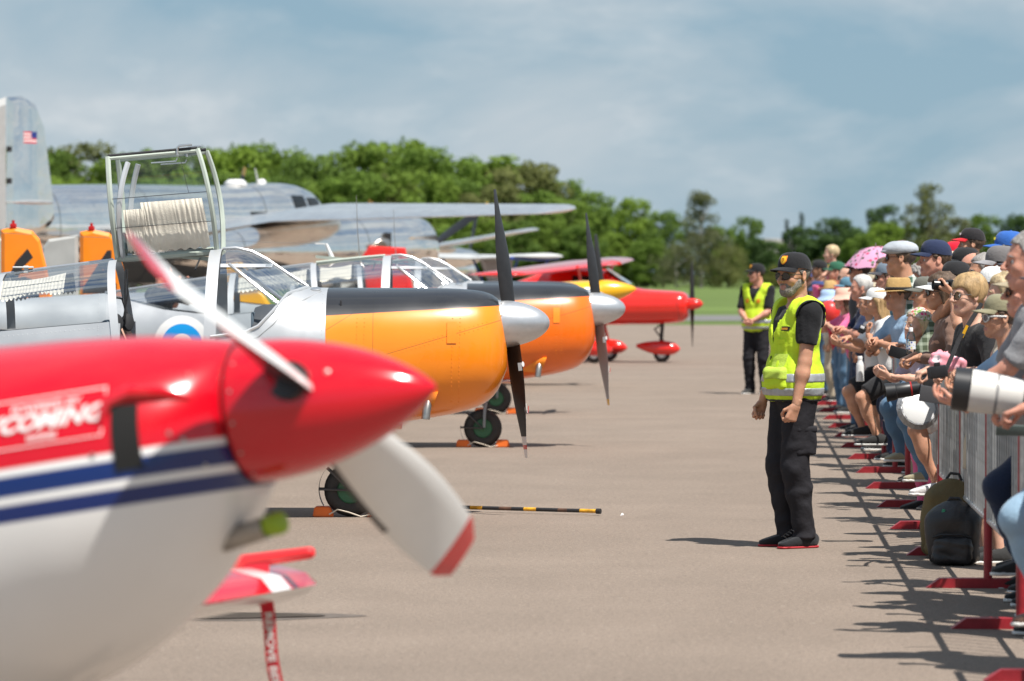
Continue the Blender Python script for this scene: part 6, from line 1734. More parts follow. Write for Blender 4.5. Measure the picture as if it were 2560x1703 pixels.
def person(label, loc, yaw, H=1.75, kind='man', skin=0, shirt=(.1, .1, .1), trousers=(.05, .06, .1), sleeve=.45, legs='long', pose=None, group='spectators behind the barrier', girth=1.0,
           res=.02, hres=.0062, extra=None, shoe=(.03, .03, .03), sole=True, lower=True, head_turn=0.0, head_tilt=0.0, lean=0.0, seed=0, collar=False, shirt_mat=None, trouser_mat=None, root_z=0.0, handh=.0055, shoe_mat=None):
    o = dict(extra or {}); o['seed'] = seed
    P = empty('person', (loc[0], loc[1], root_z), (0, 0, yaw), label, 'person', group)
    pose = pose or {}
    k = H / 1.75
    pel = Vector((0, 0, .93 * k)) + Vector(pose.get('pelvis', (0, 0, 0)))
    def up(p):      # point given for an upright trunk, leaned forward about the pelvis
        v = Vector(p) - Vector((0, 0, .93 * k)); a = lean
        return pel + Vector((v.x * math.cos(a) + v.z * math.sin(a), v.y, -v.x * math.sin(a) + v.z * math.cos(a)))
    sw = {'man': .185, 'old': .180, 'woman': .160, 'child': .150}[kind] * k
    waist = up((0, 0, 1.06 * k)); chest = up((.005, 0, 1.27 * k)); nb = up((-.018 * k, 0, 1.455 * k))
    hs = k if kind != 'child' else max(k, .88)
    if kind == 'child': hs = .90
    hc_ = nb + Vector((math.sin(lean) * .11 + .045 * k, 0, .172 * hs))
    sh = {s: up((-.01, s * sw, 1.40 * k)) for s in (-1, 1)}
    hip = {s: pel + Vector((0, s * .085 * k, -.03 * k)) for s in (-1, 1)}
    ua, fa, th_, sh_ = .295 * k, .255 * k, .419 * k, .403 * k
    wr, el, an, kn = {}, {}, {}, {}
    for s in (-1, 1):
        t = pose.get('hand', {}).get(s, (.06, s * (sw + .07), .80 * k))
        hint = pose.get('elbow', {}).get(s, (-.5, s * .45, -.6))
        el[s], wr[s] = ik(sh[s], t, ua, fa, hint)
        t = pose.get('foot', {}).get(s, (-.02, s * .11 * k, .085 * k))
        kn[s], an[s] = ik(hip[s], t, th_, sh_, pose.get('knee', {}).get(s, (1, s * .15, .1)))
    allp = [pel, nb, hc_] + list(sh.values()) + list(el.values()) + list(wr.values()) + list(an.values()) + list(kn.values())
    lo = np.array([min(p[i] for p in allp) - .20 for i in range(3)]); hi = np.array([max(p[i] for p in allp) + .20 for i in range(3)])
    if not lower: lo[2] = pel.z - .12
    g = girth
    fm_ = {'man': 1.0, 'old': 1.0, 'woman': .90, 'child': .80}[kind] * (k ** .6)
    def torso(F, off, kk=.06):
        rot = np.array(Matrix.Rotation(lean, 3, 'Y'))
        F.ell(pel + Vector((0, 0, .02 * k)), ((.125 * g + off) * fm_, (.175 * g + off) * fm_, .15 * k), kk, 'u', rot)
        F.ell(waist, ((.120 * g + off) * fm_, (.155 * g + off) * fm_, .17 * k), kk, 'u', rot)
        F.ell(chest, ((.122 + off) * (.5 + .5 * g) * fm_, (.170 + off) * fm_, .20 * k), kk, 'u', rot)
        if g > 1.08: F.ell(waist + Vector((.06 * g, 0, -.03)), (.13 * g + off, .15 * g, .14 * k), .06)
        if kind == 'woman':
            for s in (-1, 1): F.ell(chest + Vector((.085, s * .065, -.01)), (.062, .065, .065), .04)
        F.cap(sh[-1] + Vector((0, .03, -.01)), sh[1] + Vector((0, -.03, -.01)), .062 * fm_ + off, .062 * fm_ + off, .06)
        F.cap(nb + Vector((-.01, 0, -.10)), nb, .085 * fm_ + off, .060 * fm_ + off, .05)
    # --- body (skin): trunk, limbs, one field
    B = Field(lo, hi, res)
    torso(B, -.016)
    for s in (-1, 1):
        B.cap(sh[s], el[s], .050 * fm_, .041 * fm_, .03); B.cap(el[s], wr[s], .042 * fm_, .027 * fm_, .015)
        mid = sh[s].lerp(el[s], .45); B.ell(mid, (.052 * fm_,) * 3, .03)
        B.ell(el[s].lerp(wr[s], .28), (.043 * fm_,) * 3, .03)
        if lower:
            B.cap(hip[s], kn[s], .082 * fm_ * (.6 + .4 * g), .054 * fm_, .04); B.cap(kn[s], an[s], .053 * fm_, .036 * fm_, .02); B.ell(kn[s].lerp(an[s], .3) + Vector((-.016, 0, 0)), (.056 * fm_, .052 * fm_, .10), .04)
            B.cap(an[s] + Vector((-.03, 0, -.04)), an[s] + Vector((.11, s * .012, -.055)), .03, .026, .02)
    B.cap(nb + Vector((0, 0, -.06)), nb + (hc_ - nb) * .4, .055 * fm_, .052 * fm_, .03)
    parts = []
    v, q = B.mesh(); parts.append((v, q, 0))
    MH = Matrix.Translation(hc_) @ Matrix.Rotation(head_turn, 4, 'Z') @ Matrix.Rotation(head_tilt, 4, 'Y') @ Matrix.Scale(hs * 1.02, 4)
    hv, hq, hm = head_mesh(kind, seed % 3, hres)
    A3 = np.array(MH.to_3x3()); parts.append((hv @ A3.T + np.array(MH.translation), hq, hm))
    for s in (-1, 1):   # eyes
        if o.get('glasses') in ('sun', 'goggle', 'brown'): continue
        e = MB(); e.lathe([(.0125 * math.sin(PI * i / 6), -.0125 * math.cos(PI * i / 6)) for i in range(7)], 10, TM((.0735, s * .033, -.003), (1, 0, 0)), 0); e.lathe([(.006, .0), (.0055, .0016), (.002, .0022)], 10, TM((.0850, s * .0335, -.0035), (1, 0, 0)), 1)
        ev = np.array([tuple(p) for p in e.v]) @ A3.T + np.array(MH.translation)
        o_ = mobj('eye', ev, e.f, [EYEW, IRIS], P, True, e.m)
    if not o.get('nobrow'):
        bw = MB()
        for s in (-1, 1): bw.tube([(.091, s * .012, .017), (.090, s * .028, .024), (.078, s * .048, .018)], [.003, .0038, .002], 5)
        bv = np.array([tuple(p) for p in bw.v]) @ A3.T + np.array(MH.translation)
        mobj('eyebrow', bv, bw.f, HAIRC[o.get('hair', ('', 'brown'))[1] if o.get('hair') else 'grey'], P)
    for s in (-1, 1):
        if pose.get('nohand', {}).get(s): continue
        fd = pose.get('fdir', {}).get(s, (wr[s] - el[s])); pm = pose.get('palm', {}).get(s, (0, -s, 0)); cu = pose.get('curl', {}).get(s, .55)
        v, q = place_hand(s, wr[s] + (wr[s] - el[s]).normalized() * .012, fd, pm, cu, .95 * (k if kind != 'child' else k * 1.0) * (1.0 if kind != 'woman' else .92), handh)
        parts.append((v, q, 0))
    V, Q, M = join(parts)
    # body mesh: skin of head, arms, hands, legs and trunk in one mesh
    mobj('body', V, Q, [SKIN[skin], LIP], P, True, M)
    head_extras(P, MH, o)
    # --- shirt
    if shirt is not None:
        S_ = Field(lo, hi, res * (.8 if res > .012 else 1)); torso(S_, .010)
        for s in (-1, 1):
            if sleeve > 0:
                e1 = el[s] if sleeve >= .5 else sh[s].lerp(el[s], sleeve * 2)
                S_.cap(sh[s], e1, .070 * fm_, (.060 if sleeve < .6 else .052) * fm_, .045)
                if sleeve > .5: S_.cap(el[s], el[s].lerp(wr[s], (sleeve - .5) * 2), .052 * fm_, .042 * fm_, .03)
        S_.plane(pel + Vector((0, 0, -.06 * k)), (0, 0, -1))
        S_.plane(nb + Vector((.01, 0, .012)), (.42, 0, 1))
        for s in (-1, 1):
            if 0 < sleeve < .5:
                e1 = sh[s].lerp(el[s], sleeve * 2); dd = (el[s] - sh[s]).normalized(); gx, gy, gz = S_.coords()
                pl = (gx - e1.x) * dd.x + (gy - e1.y) * dd.y + (gz - e1.z) * dd.z
                near = np.sqrt((gx - e1.x) ** 2 + (gy - e1.y) ** 2 + (gz - e1.z) ** 2) < .13
                S_.F = np.where(near, np.maximum(S_.F, pl), S_.F).astype(np.float32)
        S_.folds(.0032, 26, seed + 1)
        v, q = S_.mesh(); mobj('shirt', v, q, shirt_mat or cloth(shirt), P)
        if collar:
            c = MB(); c.lathe([(.066, -.01), (.070, -.012), (.066, .028), (.060, .03)], 20, Matrix.Translation(nb + Vector((.006, 0, .004))) @ Matrix.Rotation(lean + .32, 4, 'Y')); c.build('collar', shirt_mat or cloth(shirt), P)
    # --- trousers, shorts or skirt
    if lower and trousers is not None:
        T_ = Field((lo[0], lo[1], lo[2]), (hi[0], hi[1], pel.z + .2), res * (.8 if res > .012 else 1))
        T_.ell(pel + Vector((0, 0, .02 * k)), ((.130 * g) * fm_, (.178 * g) * fm_, .14 * k), .05)
        for s in (-1, 1):
            T_.cap(hip[s], kn[s], .104 * fm_ * (.6 + .4 * g), .080 * fm_, .05)
            if legs == 'long': T_.cap(kn[s], an[s] + Vector((0, 0, -.03)), .077 * fm_, .063 * fm_, .03); T_.ell(kn[s].lerp(an[s], .3) + Vector((-.016, 0, 0)), (.075 * fm_, .070 * fm_, .13), .04); T_.cap(an[s] + Vector((0, 0, .05)), an[s] + Vector((.012, 0, -.03)), .060 * fm_, .064 * fm_, .02)
            else: T_.cap(hip[s].lerp(kn[s], .5), kn[s].lerp(hip[s], .08), .09 * fm_, .084 * fm_, .04)
        T_.plane(pel + Vector((0, 0, .08 * k)), (0, 0, 1))
        gx, gy, gz = T_.coords()
        if legs == 'short':
            for s in (-1, 1):
                e1 = kn[s].lerp(hip[s], .16); dd = (kn[s] - hip[s]).normalized(); pl = (gx - e1.x) * dd.x + (gy - e1.y) * dd.y + (gz - e1.z) * dd.z
                near = np.sqrt((gx - e1.x) ** 2 + (gy - e1.y) ** 2 + (gz - e1.z) ** 2) < .16
                T_.F = np.where(near, np.maximum(T_.F, pl), T_.F).astype(np.float32)
        else: T_.plane((0, 0, min(a.z for a in an.values()) - .028), (0, 0, -1))
        amp = .0034 * np.clip((pel.z - gz) / .5, .3, 1)
        q_ = np.random.default_rng(seed + 5); d = 0
        for i in range(4):
            w_ = q_.normal(size=3) * np.array([26, 26, 26]) * (1 + .4 * i); d = d + np.sin(gx * w_[0] + gy * w_[1] + gz * w_[2] + i + 1.2 * np.sin(gz * 21 + gy * 15 + i)) / (1 + .5 * i)
        T_.add(amp * d)
        v, q = T_.mesh(); mobj('trousers' if legs == 'long' else 'shorts', v, q, trouser_mat or cloth(trousers), P)
    if lower and shoe is not None:
        for s in (-1, 1):
            a = an[s]; up_ = pose.get('toe', {}).get(s, 0.0); yw = s * .12
            F = Field((-.14, -.075, -.10), (.22, .075, .07), .008)
            F.ell((-.02, 0, -.035), (.068, .040, .05), 0); F.cap((-.03, 0, -.055), (.13, s * .006, -.060), .036, .034, .03); F.ell((.05, 0, -.035), (.09, .040, .035), .03); F.plane((0, 0, -.085), (0, 0, -1)); F.plane((-.02, 0, .012), (.35, 0, 1))
            v, q = F.mesh(); v = v * np.array([1.14, 1.08, 1.0])
            M3 = Matrix.Rotation(yw, 3, 'Z') @ Matrix.Rotation(-up_, 3, 'Y')
            f3 = np.array(M3); vv = v @ f3.T + np.array(a)
            sh_o = mobj('shoe', vv, q, shoe_mat or cloth(shoe), P)
            if sole:
                F = Field((-.14, -.075, -.10), (.22, .075, -.04), .008); F.cap((-.045, 0, -.07), (.132, s * .006, -.07), .041, .040, 0); F.plane((0, 0, -.068 if sole is True else -.074), (0, 0, 1)); F.plane((0, 0, -.087), (0, 0, -1))
                v, q = F.mesh(); v = v * np.array([1.14, 1.08, 1.0]); mobj('sole', v @ f3.T + np.array(a), q, SOLE if sole is True else sole, sh_o)
    return P, dict(pel=pel, nb=nb, hc=hc_, sh=sh, el=el, wr=wr, kn=kn, an=an, MH=MH, waist=waist, chest=chest, fm=fm_, lo=lo, hi=hi, torso=torso)
# ================================================================== the two stewards
m_vis = mat('hi_vis_yellow', (.56, .76, .035), .75, var=.07, vscale=8, bump=.4, bscale=40, spec=.3)
m_vis2 = mat('hi_vis_mesh', (.50, .66, .08), .85, var=.08, bump=.5, bscale=300)
m_refl = mat('reflective_tape', (.40, .42, .44), .35, .3, var=.12, vscale=30, bump=.25, bscale=50)
m_trim = mat('black_trim', (.012, .012, .014), .7)
m_blk = mat('black_cotton', (.016, .016, .018), .9, var=.15, bump=.4, bscale=45, spec=.2, sheen=.1)
m_trs = mat('charcoal_trousers', (.020, .019, .023), .85, var=.15, bump=.5, bscale=30, spec=.25)
STEW = 'stewards in yellow vests'
def vest(P, J, res, z_bot, open_front=False, hem_drop=0.0, seed=3):
    """sleeveless vest: trunk surface grown outwards, arm holes cut, two reflective bands"""
    lo, hi = J['lo'].copy(), J['hi'].copy(); lo[2] = z_bot - .04; hi[2] = J['nb'].z + .10
    sh, nb = J['sh'], J['nb']
    def base(off):
        F = Field(lo, hi, res); J['torso'](F, off, .07)
        F.ell(J['pel'] + Vector((.012, 0, .06)), (.138 + off, .176 + off, .19), .07)
        F.cap(sh[-1] + Vector((0, .02, .0)), sh[1] + Vector((0, -.02, .0)), .070 + off, .070 + off, .06)
        return F
    def holes(F, r):
        for s in (-1, 1):
            F.cap(sh[s] + Vector((.01, s * .055, -.02)), sh[s] + Vector((.02, s * .16, -.30)), r, r * .82, .02, 's')
        F.plane((0, 0, z_bot), (0, 0, -1))
        gx, gy, gz = F.coords()
        # v neck
        vz = nb.z - .25 + np.abs(gy) * 2.7 if not open_front else nb.z - .52 + np.abs(gy) * 3.2
        F.F = np.maximum(F.F, np.minimum(gx - nb.x + .005 + 0 * gz, (gz - vz) * .37)).astype(np.float32)
        F.ell(nb + Vector((-.01, 0, .02)), (.085, .085, .06), .01, 's')
        return F
    F = holes(base(.022), .098); F.folds(.0030, 20, seed, .8)
    v, q = F.mesh(); mobj('vest', v, q, m_vis, P)
    for (z0, z1) in ((z_bot + .035, z_bot + .085), (z_bot + .115, z_bot + .172)):
        F = base(.0265); F.folds(.0030, 20, seed, .8)
        for s in (-1, 1): F.cap(sh[s] + Vector((.01, s * .055, -.02)), sh[s] + Vector((.02, s * .16, -.30)), .11, .09, .02, 's')
        F.plane((0, 0, z0), (0, 0, -1)); F.plane((0, 0, z1), (0, 0, 1)); v, q = F.mesh(); mobj('reflective_band', v, q, m_refl, P)
    F = base(.0275); F.folds(.0030, 20, seed, .8); F.plane((0, 0, z_bot + .012), (0, 0, 1)); F.plane((0, 0, z_bot), (0, 0, -1)); v, q = F.mesh(); mobj('hem_trim', v, q, m_trim, P)
    # black trim round the arm holes
    for s in (-1, 1):
        F = holes(base(.0265), .094); G = Field(lo, hi, res); G.cap(sh[s] + Vector((.01, s * .055, -.02)), sh[s] + Vector((.02, s * .16, -.30)), .106, .089, 0)
        F.folds(.0030, 20, seed, .8); F.F = np.maximum(F.F, G.F); v, q = F.mesh()
        if len(v): mobj('arm_trim', v, q, m_trim, P)
    return base
GX, GD = (1985 - 1280) / FPX * 23.45, 23.45
GP, GJ = person('bearded steward in yellow vest, black cap and sunglasses standing on the apron', (GX, GD), R(180 + 20), 1.79, 'old', 1, (.016, .016, .018), (.02, .02, .023), .32, 'long',
    dict(hand={1: (.10, .225, .80), -1: (.13, -.215, .82)}, elbow={1: (-.85, .2, -.2), -1: (-.8, -.25, -.2)}, curl={1: 1.25, -1: 1.2}, palm={1: (.15, -1, 0), -1: (.15, 1, 0)}, fdir={1: (.42, -.08, -1), -1: (.42, .05, -1)},
         foot={1: (-.035, .085, .088), -1: (-.005, -.09, .088)}, pelvis=(.0, 0, .0), knee={1: (1, .1, .1), -1: (1, -.1, .1)}),
    STEW, 1.06, .0088, .0045, dict(hat='cap', hatcol=(.014, .014, .016), badge=True, glasses='sun', beard='grizzle', hair=('recede', 'grizzle'), nobrow=True), (.02, .021, .024), mat('red_sole', (.45, .02, .03), .6), True,
    R(20), R(2), R(-2), 4, False, m_blk, m_trs, 0, .0042)
BOT = .895
vest(GP, GJ, .0085, BOT)
def on(x, y, z): return Vector((x, y, z))
# utility pocket, chest panel, zip, epaulette patch, cargo pocket
F = Field((-.02, -.06, .90), (.32, .30, 1.20), .007)
F.box((.150, .085, 1.035), (.046, .080, .066), .032, 0, 'u', np.array(Matrix.Rotation(R(28), 3, 'Z'))); F.folds(.003, 40, 2); v, q = F.mesh(); mobj('pouch', v, q, m_vis, GP)
F = Field((-.02, -.06, .98), (.34, .32, 1.20), .006)
F.box((.152, .085, 1.035), (.050, .085, .071), .034, 0, 'u', np.array(Matrix.Rotation(R(28), 3, 'Z'))); F.plane((0, 0, 1.03), (0, 0, -1)); F.folds(.0025, 40, 2); v, q = F.mesh(); mobj('pouch_flap', v, q, m_vis2, GP)
zp = MB(); zp.tube([(.152, .0, 1.17), (.157, .0, 1.10), (.163, .0, 1.0), (.160, .0, .905)], .0045, 6); zp.build('zip', m_trim, GP)
def side_patch(name, m_, y0, y1, z0, z1, off, n=9):
    """panel laid on the vest's front left, found by stepping in from outside"""
    F = Field(GJ['lo'], GJ['hi'], .012); GJ['torso'](F, .022, .07); F.ell(GJ['pel'] + Vector((.012, 0, .06)), (.160, .198, .19), .07); F.cap(GJ['sh'][-1] + Vector((0, .02, 0)), GJ['sh'][1] + Vector((0, -.02, 0)), .092, .092, .06)
    mb = MB()
    def f(u, v):
        y = y0 + (y1 - y0) * u; z = z0 + (z1 - z0) * v
        j = int(round((y - F.lo[1]) / F.h)); k_ = int(round((z - F.lo[2]) / F.h)); col = F.F[:, j, k_]; idx = np.nonzero(col < 0)[0]
        if len(idx) == 0: return (0.1, y, z)
        i = idx[-1]; t = col[i] / (col[i] - col[i + 1]); return (F.lo[0] + (i + t) * F.h + off, y, z)
    mb.grid(f, n, n); return mb.build(name, m_, GP)
side_patch('chest_pocket', m_vis2, .045, .135, 1.10, 1.185, .008)
side_patch('pocket_flap', m_vis, .045, .125, 1.245, 1.275, .010)
side_patch('shoulder_patch', mat('patch_black', (.02, .012, .008), .7, var=.3), .100, .150, 1.325, 1.352, .012, 5)
side_patch('shoulder_lettering', mat('patch_gold', (.62, .26, .02), .6), .106, .144, 1.333, 1.345, .015, 4)
F = Field((-.16, .04, .55), (.16, .30, .80), .009); F.box((-.01, .150, .655), (.066, .030, .085), .012, 0); F.folds(.002, 40, 5); v, q = F.mesh(); mobj('cargo_pocket', v, q, m_trs, GP)
F = Field((-.16, .04, .68), (.16, .30, .80), .008); F.box((-.01, .154, .725), (.068, .030, .020), .01, 0); v, q = F.mesh(); mobj('pocket_flap', v, q, m_trs, GP)
col_ = MB(); col_.lathe([(.064, -.02), (.070, -.022), (.067, .024), (.061, .026)], 24, Matrix.Translation(GJ['nb'] + Vector((.004, 0, .006))) @ Matrix.Rotation(.35, 4, 'Y')); col_.build('collar', m_blk, GP)
lc = MB()
for i in range(4): lc.tube([(.115 - .018 * i, .075, .072 + .012 * i), (.118 - .018 * i, .105, .078 + .012 * i), (.112 - .018 * i, .135, .070 + .012 * i)], .0035, 5)
lc.build('shoe_lace', m_trim, GP)

G2D = 53.0
G2, G2J = person('second steward in yellow vest, hands joined, farther down the apron', ((1893 - 1280) / FPX * G2D, G2D), R(180 + 62), 1.79, 'man', 2, (.016, .016, .018), (.02, .02, .023), .44, 'long',
    dict(hand={1: (.24, .05, 1.02), -1: (.24, -.05, 1.02)}, elbow={1: (-.5, .8, -.3), -1: (-.5, -.8, -.3)}, curl={1: .8, -1: .8}), STEW, 1.08, .016, .007,
    dict(hat='cap', hatcol=(.014, .014, .016), badge=True, glasses='sun', hair=('short', 'dark')), (.03, .03, .03), True, True, R(-48), 0, 0, 1, False, m_blk, m_trs)
vest(G2, G2J, .016, .86, False)
for s in (-1, 1):
    bd = MB(); bd.box((.150, s * .085, 1.285), (.01, .045, .05), Matrix.Rotation(s * .35, 3, 'Z'), 0, .01); bd.build('badge', mat('badge_orange', (.75, .22, .01), .6), G2)
# ================================================================== crowd control barriers
def XB(d): return 1.3625 + .0575 * d          # barrier line on the apron
m_bred = mat('barrier_red', (.30, .014, .022), .5, var=.2, vscale=12, bump=.1, bscale=40)
m_galv = mat('galvanised', (.40, .41, .41), .42, .6, var=.18, vscale=22)
BARL = 2.35; BDIR = Vector((.0575, 1, 0)).normalized(); BYAW = math.atan2(BDIR.y, BDIR.x)
def shared(name, mb, m_):
    o = mb.build(name, m_); me = o.data; bpy.data.objects.remove(o); return me
mb = MB(); mb.add([(0, -.33, 0), (0, .33, 0), (0, .26, .05), (0, -.26, .05), (.09, -.33, 0), (.09, .33, 0), (.09, .26, .05), (.09, -.26, .05)], [(0, 1, 2, 3), (5, 4, 7, 6), (1, 5, 6, 2), (4, 0, 3, 7), (3, 2, 6, 7), (4, 5, 1, 0)])
FOOT = shared('foot', mb, m_bred)
mb = MB(); mb.tube([(0, 0, .04), (0, 0, .42)], .022, 10); mb.tube([(0, 0, .40), (0, 0, 1.08)], .015, 8); POST = shared('post', mb, m_bred)
mb = MB(); mb.tube([(0, 0, .36), (0, 0, 1.07)], .0085, 6); BAR = shared('bar', mb, m_galv)
mb = MB(); mb.tube([(.05, 0, 1.085), (BARL - .05, 0, 1.085)], .018, 8); TOPR = shared('top_rail', mb, m_galv)
mb = MB(); mb.tube([(.05, 0, .36), (BARL - .05, 0, .36)], .015, 8); BOTR = shared('bottom_rail', mb, m_galv)
mb = MB(); mb.tube([(.06, 0, .36), (.06, 0, 1.085)], .014, 8); mb.tube([(BARL - .06, 0, .36), (BARL - .06, 0, 1.085)], .014, 8); SIDE = shared('side_rail', mb, m_galv)
mb = MB()
for i in range(13): mb.tube([(.06 + .16 * (i + 1), 0, .36), (.06 + .16 * (i + 1), 0, 1.07)], .0085, 5)
BARS = shared('bar', mb, m_galv)
ordinal = ['first', 'second', 'third', 'fourth', 'fifth', 'sixth', 'seventh', 'eighth', 'ninth', 'tenth']
for i in range(34):
    d = 13.40 + BARL * i * .9983
    near = 1 <= i <= 10
    lab = ('galvanised crowd barrier with red posts, %s in the row counted from the camera' % ordinal[i - 1]) if near else ('galvanised crowd barrier at the open end of the row beside the camera' if i == 0 else 'galvanised crowd barrier far down the row, %s counted from the camera' % nth(i - 1))
    B = empty('crowd_barrier', (XB(d), d, 0), (0, 0, BYAW), lab, 'barrier', 'crowd barriers along the apron')
    def ch(me, x=0):
        o = bpy.data.objects.new(me.name.split('.')[0], me); COL.objects.link(o); o.parent = B; o.location = (x, 0, 0); return o
    f_ = ch(FOOT, -.045); ch(POST, 0); ch(POST, .045); ch(TOPR); ch(BOTR); ch(SIDE)
    if near:
        for k in range(13): ch(BAR, .06 + .16 * (k + 1))
    else: tag(ch(BARS), kind='stuff')

# ================================================================== spectators
def dist_for(px, oh): return (1.3625 + oh) / ((px - 1280) / FPX - .0575)
C = dict(black=(.018, .018, .02), white=(.72, .72, .71), navy=(.018, .028, .07), blue=(.03, .10, .32), lblue=(.30, .45, .62), red=(.55, .02, .03), pink=(.75, .14, .30), olive=(.16, .17, .09), khaki=(.34, .30, .20), grey=(.25, .25, .26), brown=(.20, .12, .09),
         beige=(.50, .42, .31), green=(.05, .13, .06), straw=(.55, .37, .16), peach=(.78, .47, .37), teal=(.10, .22, .30), lav=(.45, .43, .55), denim=(.09, .17, .27), ddenim=(.018, .03, .065), ldenim=(.28, .42, .55), charcoal=(.05, .05, .055), cream=(.62, .56, .45), orange=(.7, .25, .04))
def poses(name, k, s=1):
    zb = 1.115
    if name == 'lean': return R(15), dict(hand={1: (.35, .035, zb + .01), -1: (.37, -.03, zb + .03)}, elbow={1: (-.1, .9, -.5), -1: (-.1, -.9, -.5)}, curl={1: .85, -1: .7}, palm={1: (.1, -.7, -.7), -1: (.1, .7, -.7)}, fdir={1: (.85, -.5, -.15), -1: (.85, .5, -.1)})
    if name == 'rest': return R(10), dict(hand={1: (.30, .20, zb), -1: (.30, -.16, zb)}, elbow={1: (-.5, .6, -.5), -1: (-.5, -.6, -.5)}, curl={1: .9, -1: .9}, palm={1: (0, 0, -1), -1: (0, 0, -1)}, fdir={1: (.9, -.2, -.35), -1: (.9, .2, -.35)})
    if name == 'phone': return R(8), dict(hand={1: (.36, .055, 1.20 * k), -1: (.36, -.045, 1.19 * k)}, elbow={1: (-.2, .5, -.8), -1: (-.2, -.5, -.8)}, curl={1: .8, -1: .8}, palm={1: (.2, -.6, .7), -1: (.2, .6, .7)}, fdir={1: (.8, -.3, .35), -1: (.8, .3, .35)})
    if name == 'shoot': return R(4), dict(hand={1: (.30, .05, 1.50 * k), -1: (.22, -.07, 1.50 * k)}, elbow={1: (.1, .6, -.8), -1: (0, -.8, -.7)}, curl={1: .9, -1: .9}, palm={1: (-.1, -.2, 1), -1: (0, 1, 0)}, fdir={1: (.7, -.5, .3), -1: (.6, .3, .6)})
    if name == 'chin': return R(14), dict(hand={1: (.235, .06, 1.30 * k), -1: (.40, -.05, zb)}, elbow={1: (.3, .4, -.9), -1: (-.2, -.8, -.5)}, curl={1: .9, -1: .8}, palm={1: (-.9, 0, .2), -1: (0, 0, -1)}, fdir={1: (.05, -.1, 1), -1: (.8, .5, -.1)})
    if name == 'arms': return R(2), dict(hand={1: (.20, -.12, 1.12 * k), -1: (.20, .12, 1.16 * k)}, elbow={1: (.2, .7, -.6), -1: (.2, -.7, -.6)}, curl={1: .5, -1: .5}, palm={1: (-1, 0, 0), -1: (-1, 0, 0)}, fdir={1: (0, -1, 0), -1: (0, 1, 0)})
    if name == 'lens': return R(8), dict(hand={1: (.44, .04, 1.08), -1: (.34, -.08, 1.10)}, elbow={1: (0, .7, -.7), -1: (0, -.8, -.6)}, curl={1: .55, -1: .9}, palm={1: (-.1, -.1, 1), -1: (0, 1, 0)}, fdir={1: (.75, -.35, .25), -1: (.7, .3, .5)})
    return 0.0, {}
def step(p, s=1, hgt=.20):
    p = dict(p); p['foot'] = {s: (.17, s * .12, .085 + hgt), -s: (-.10, -s * .10, .086)}; p['knee'] = {s: (1, s * .25, .3), -s: (1, -s * .1, .1)}; return p
scr = mat('phone_screen', (.02, .022, .025), .1)
def spec(label, px, ytop, oh=None, d=None, pose='lean', kind='man', yaw=0, stp=0, rz=None, **kw):
    d = d or dist_for(px, oh)
    tp = W(px, ytop, d)
    lean, ps = poses(pose, 1.0)
    lean = kw.pop('lean', lean)
    ex = kw.get('extra', {})
    hatadd = {'cap': .010, 'bucket': .012, 'straw': .016, 'fedora': .016, 'flat': -.01, 'visor': 0, 'army': -.01}.get(ex.get('hat'), 0)
    if ex.get('hair', ('',))[0] == 'curly': hatadd = .018
    if kind == 'child':
        k = (tp.z - (rz or 0) - .27 - hatadd) / (.93 + .525 * math.cos(lean)); k = min(max(k, .55), 1.0)
    else:
        k = (tp.z - (rz or 0) - hatadd) / (1.225 + .525 * math.cos(lean)); k = min(max(k, .86), 1.13)
    lean2, ps = poses(pose, k)
    if stp: ps = step(ps, stp)
    if kw.pop('sit', False): ps = dict(ps); ps['foot'] = {s: (.20, s * .12, .93 * k - .36 * k) for s in (-1, 1)}; ps['knee'] = {s: (1, s * .3, .5) for s in (-1, 1)}
    near = d < 36
    res = kw.pop('res', .019 if near else (.026 if d < 50 else .032))
    P, J = person(label, (tp.x, d), PI + yaw, 1.75 * k, kind, pose=ps, lean=lean, res=res, hres=.0062 if near else .0095, handh=.0058 if near else .009, root_z=rz or 0, **kw)
    hw = Matrix.Rotation(PI + yaw, 3, 'Z') @ J['hc']
    P.location.x = tp.x - hw.x; P.location.y = d - hw.y
    if pose == 'shoot' and d < 75:
        m = (J['wr'][1] + J['wr'][-1]) / 2 + Vector((.03, 0, .045)); w_ = Matrix.Rotation(PI + yaw, 3, 'Z') @ m + P.location
        o = empty('camera', w_, (0, R(-6), PI + yaw), 'black camera held to the eye by the ' + ' '.join(label.replace(',', '').split()[:8]), 'camera', 'cameras held up by spectators')
        MB().box((0, 0, 0), (.06, .13, .09), None, 0, .014).build('camera_body', PHONE, o); mb = MB(); mb.lathe([(.030, .03), (.036, .035), (.037, .10), (.034, .13), (.028, .12)], 18, AX((1, 0, 0))); mb.build('lens', PHONE, o)
    if pose == 'phone' and d > 40:
        m = (J['wr'][1] + J['wr'][-1]) / 2 + Vector((.09, 0, .04)); w_ = Matrix.Rotation(PI + yaw, 3, 'Z') @ m + P.location
        o = MB().box((0, 0, 0), (.009, .15, .074), None, 0, .004).build('phone', PHONE); o.location = w_; o.rotation_euler = (0, R(-25), PI + yaw); tag(o, 'black phone held by the ' + ' '.join(label.replace(',', '').split()[:9]), 'phone', 'phones held by spectators'); MB().box((-.006, 0, 0), (.002, .14, .066), None, 0, .001).build('screen', scr, o)
    return P, J
H_ = lambda st, c: dict(hair=(st, c))
def E(**k): return k
spec('spectator in grey flat cap, sunglasses and green plaid shirt', 2250, 606, d=30.5, pose='rest', skin=1, shirt=C['green'], shirt_mat=plaid('plaid_green_white', (.05, .10, .07), (.60, .62, .58)), trousers=C['khaki'], extra=E(hat='flat', hatcol=(.40, .43, .47), glasses='sun', hair=('short', 'brown')), seed=1, collar=True, yaw=R(-6))
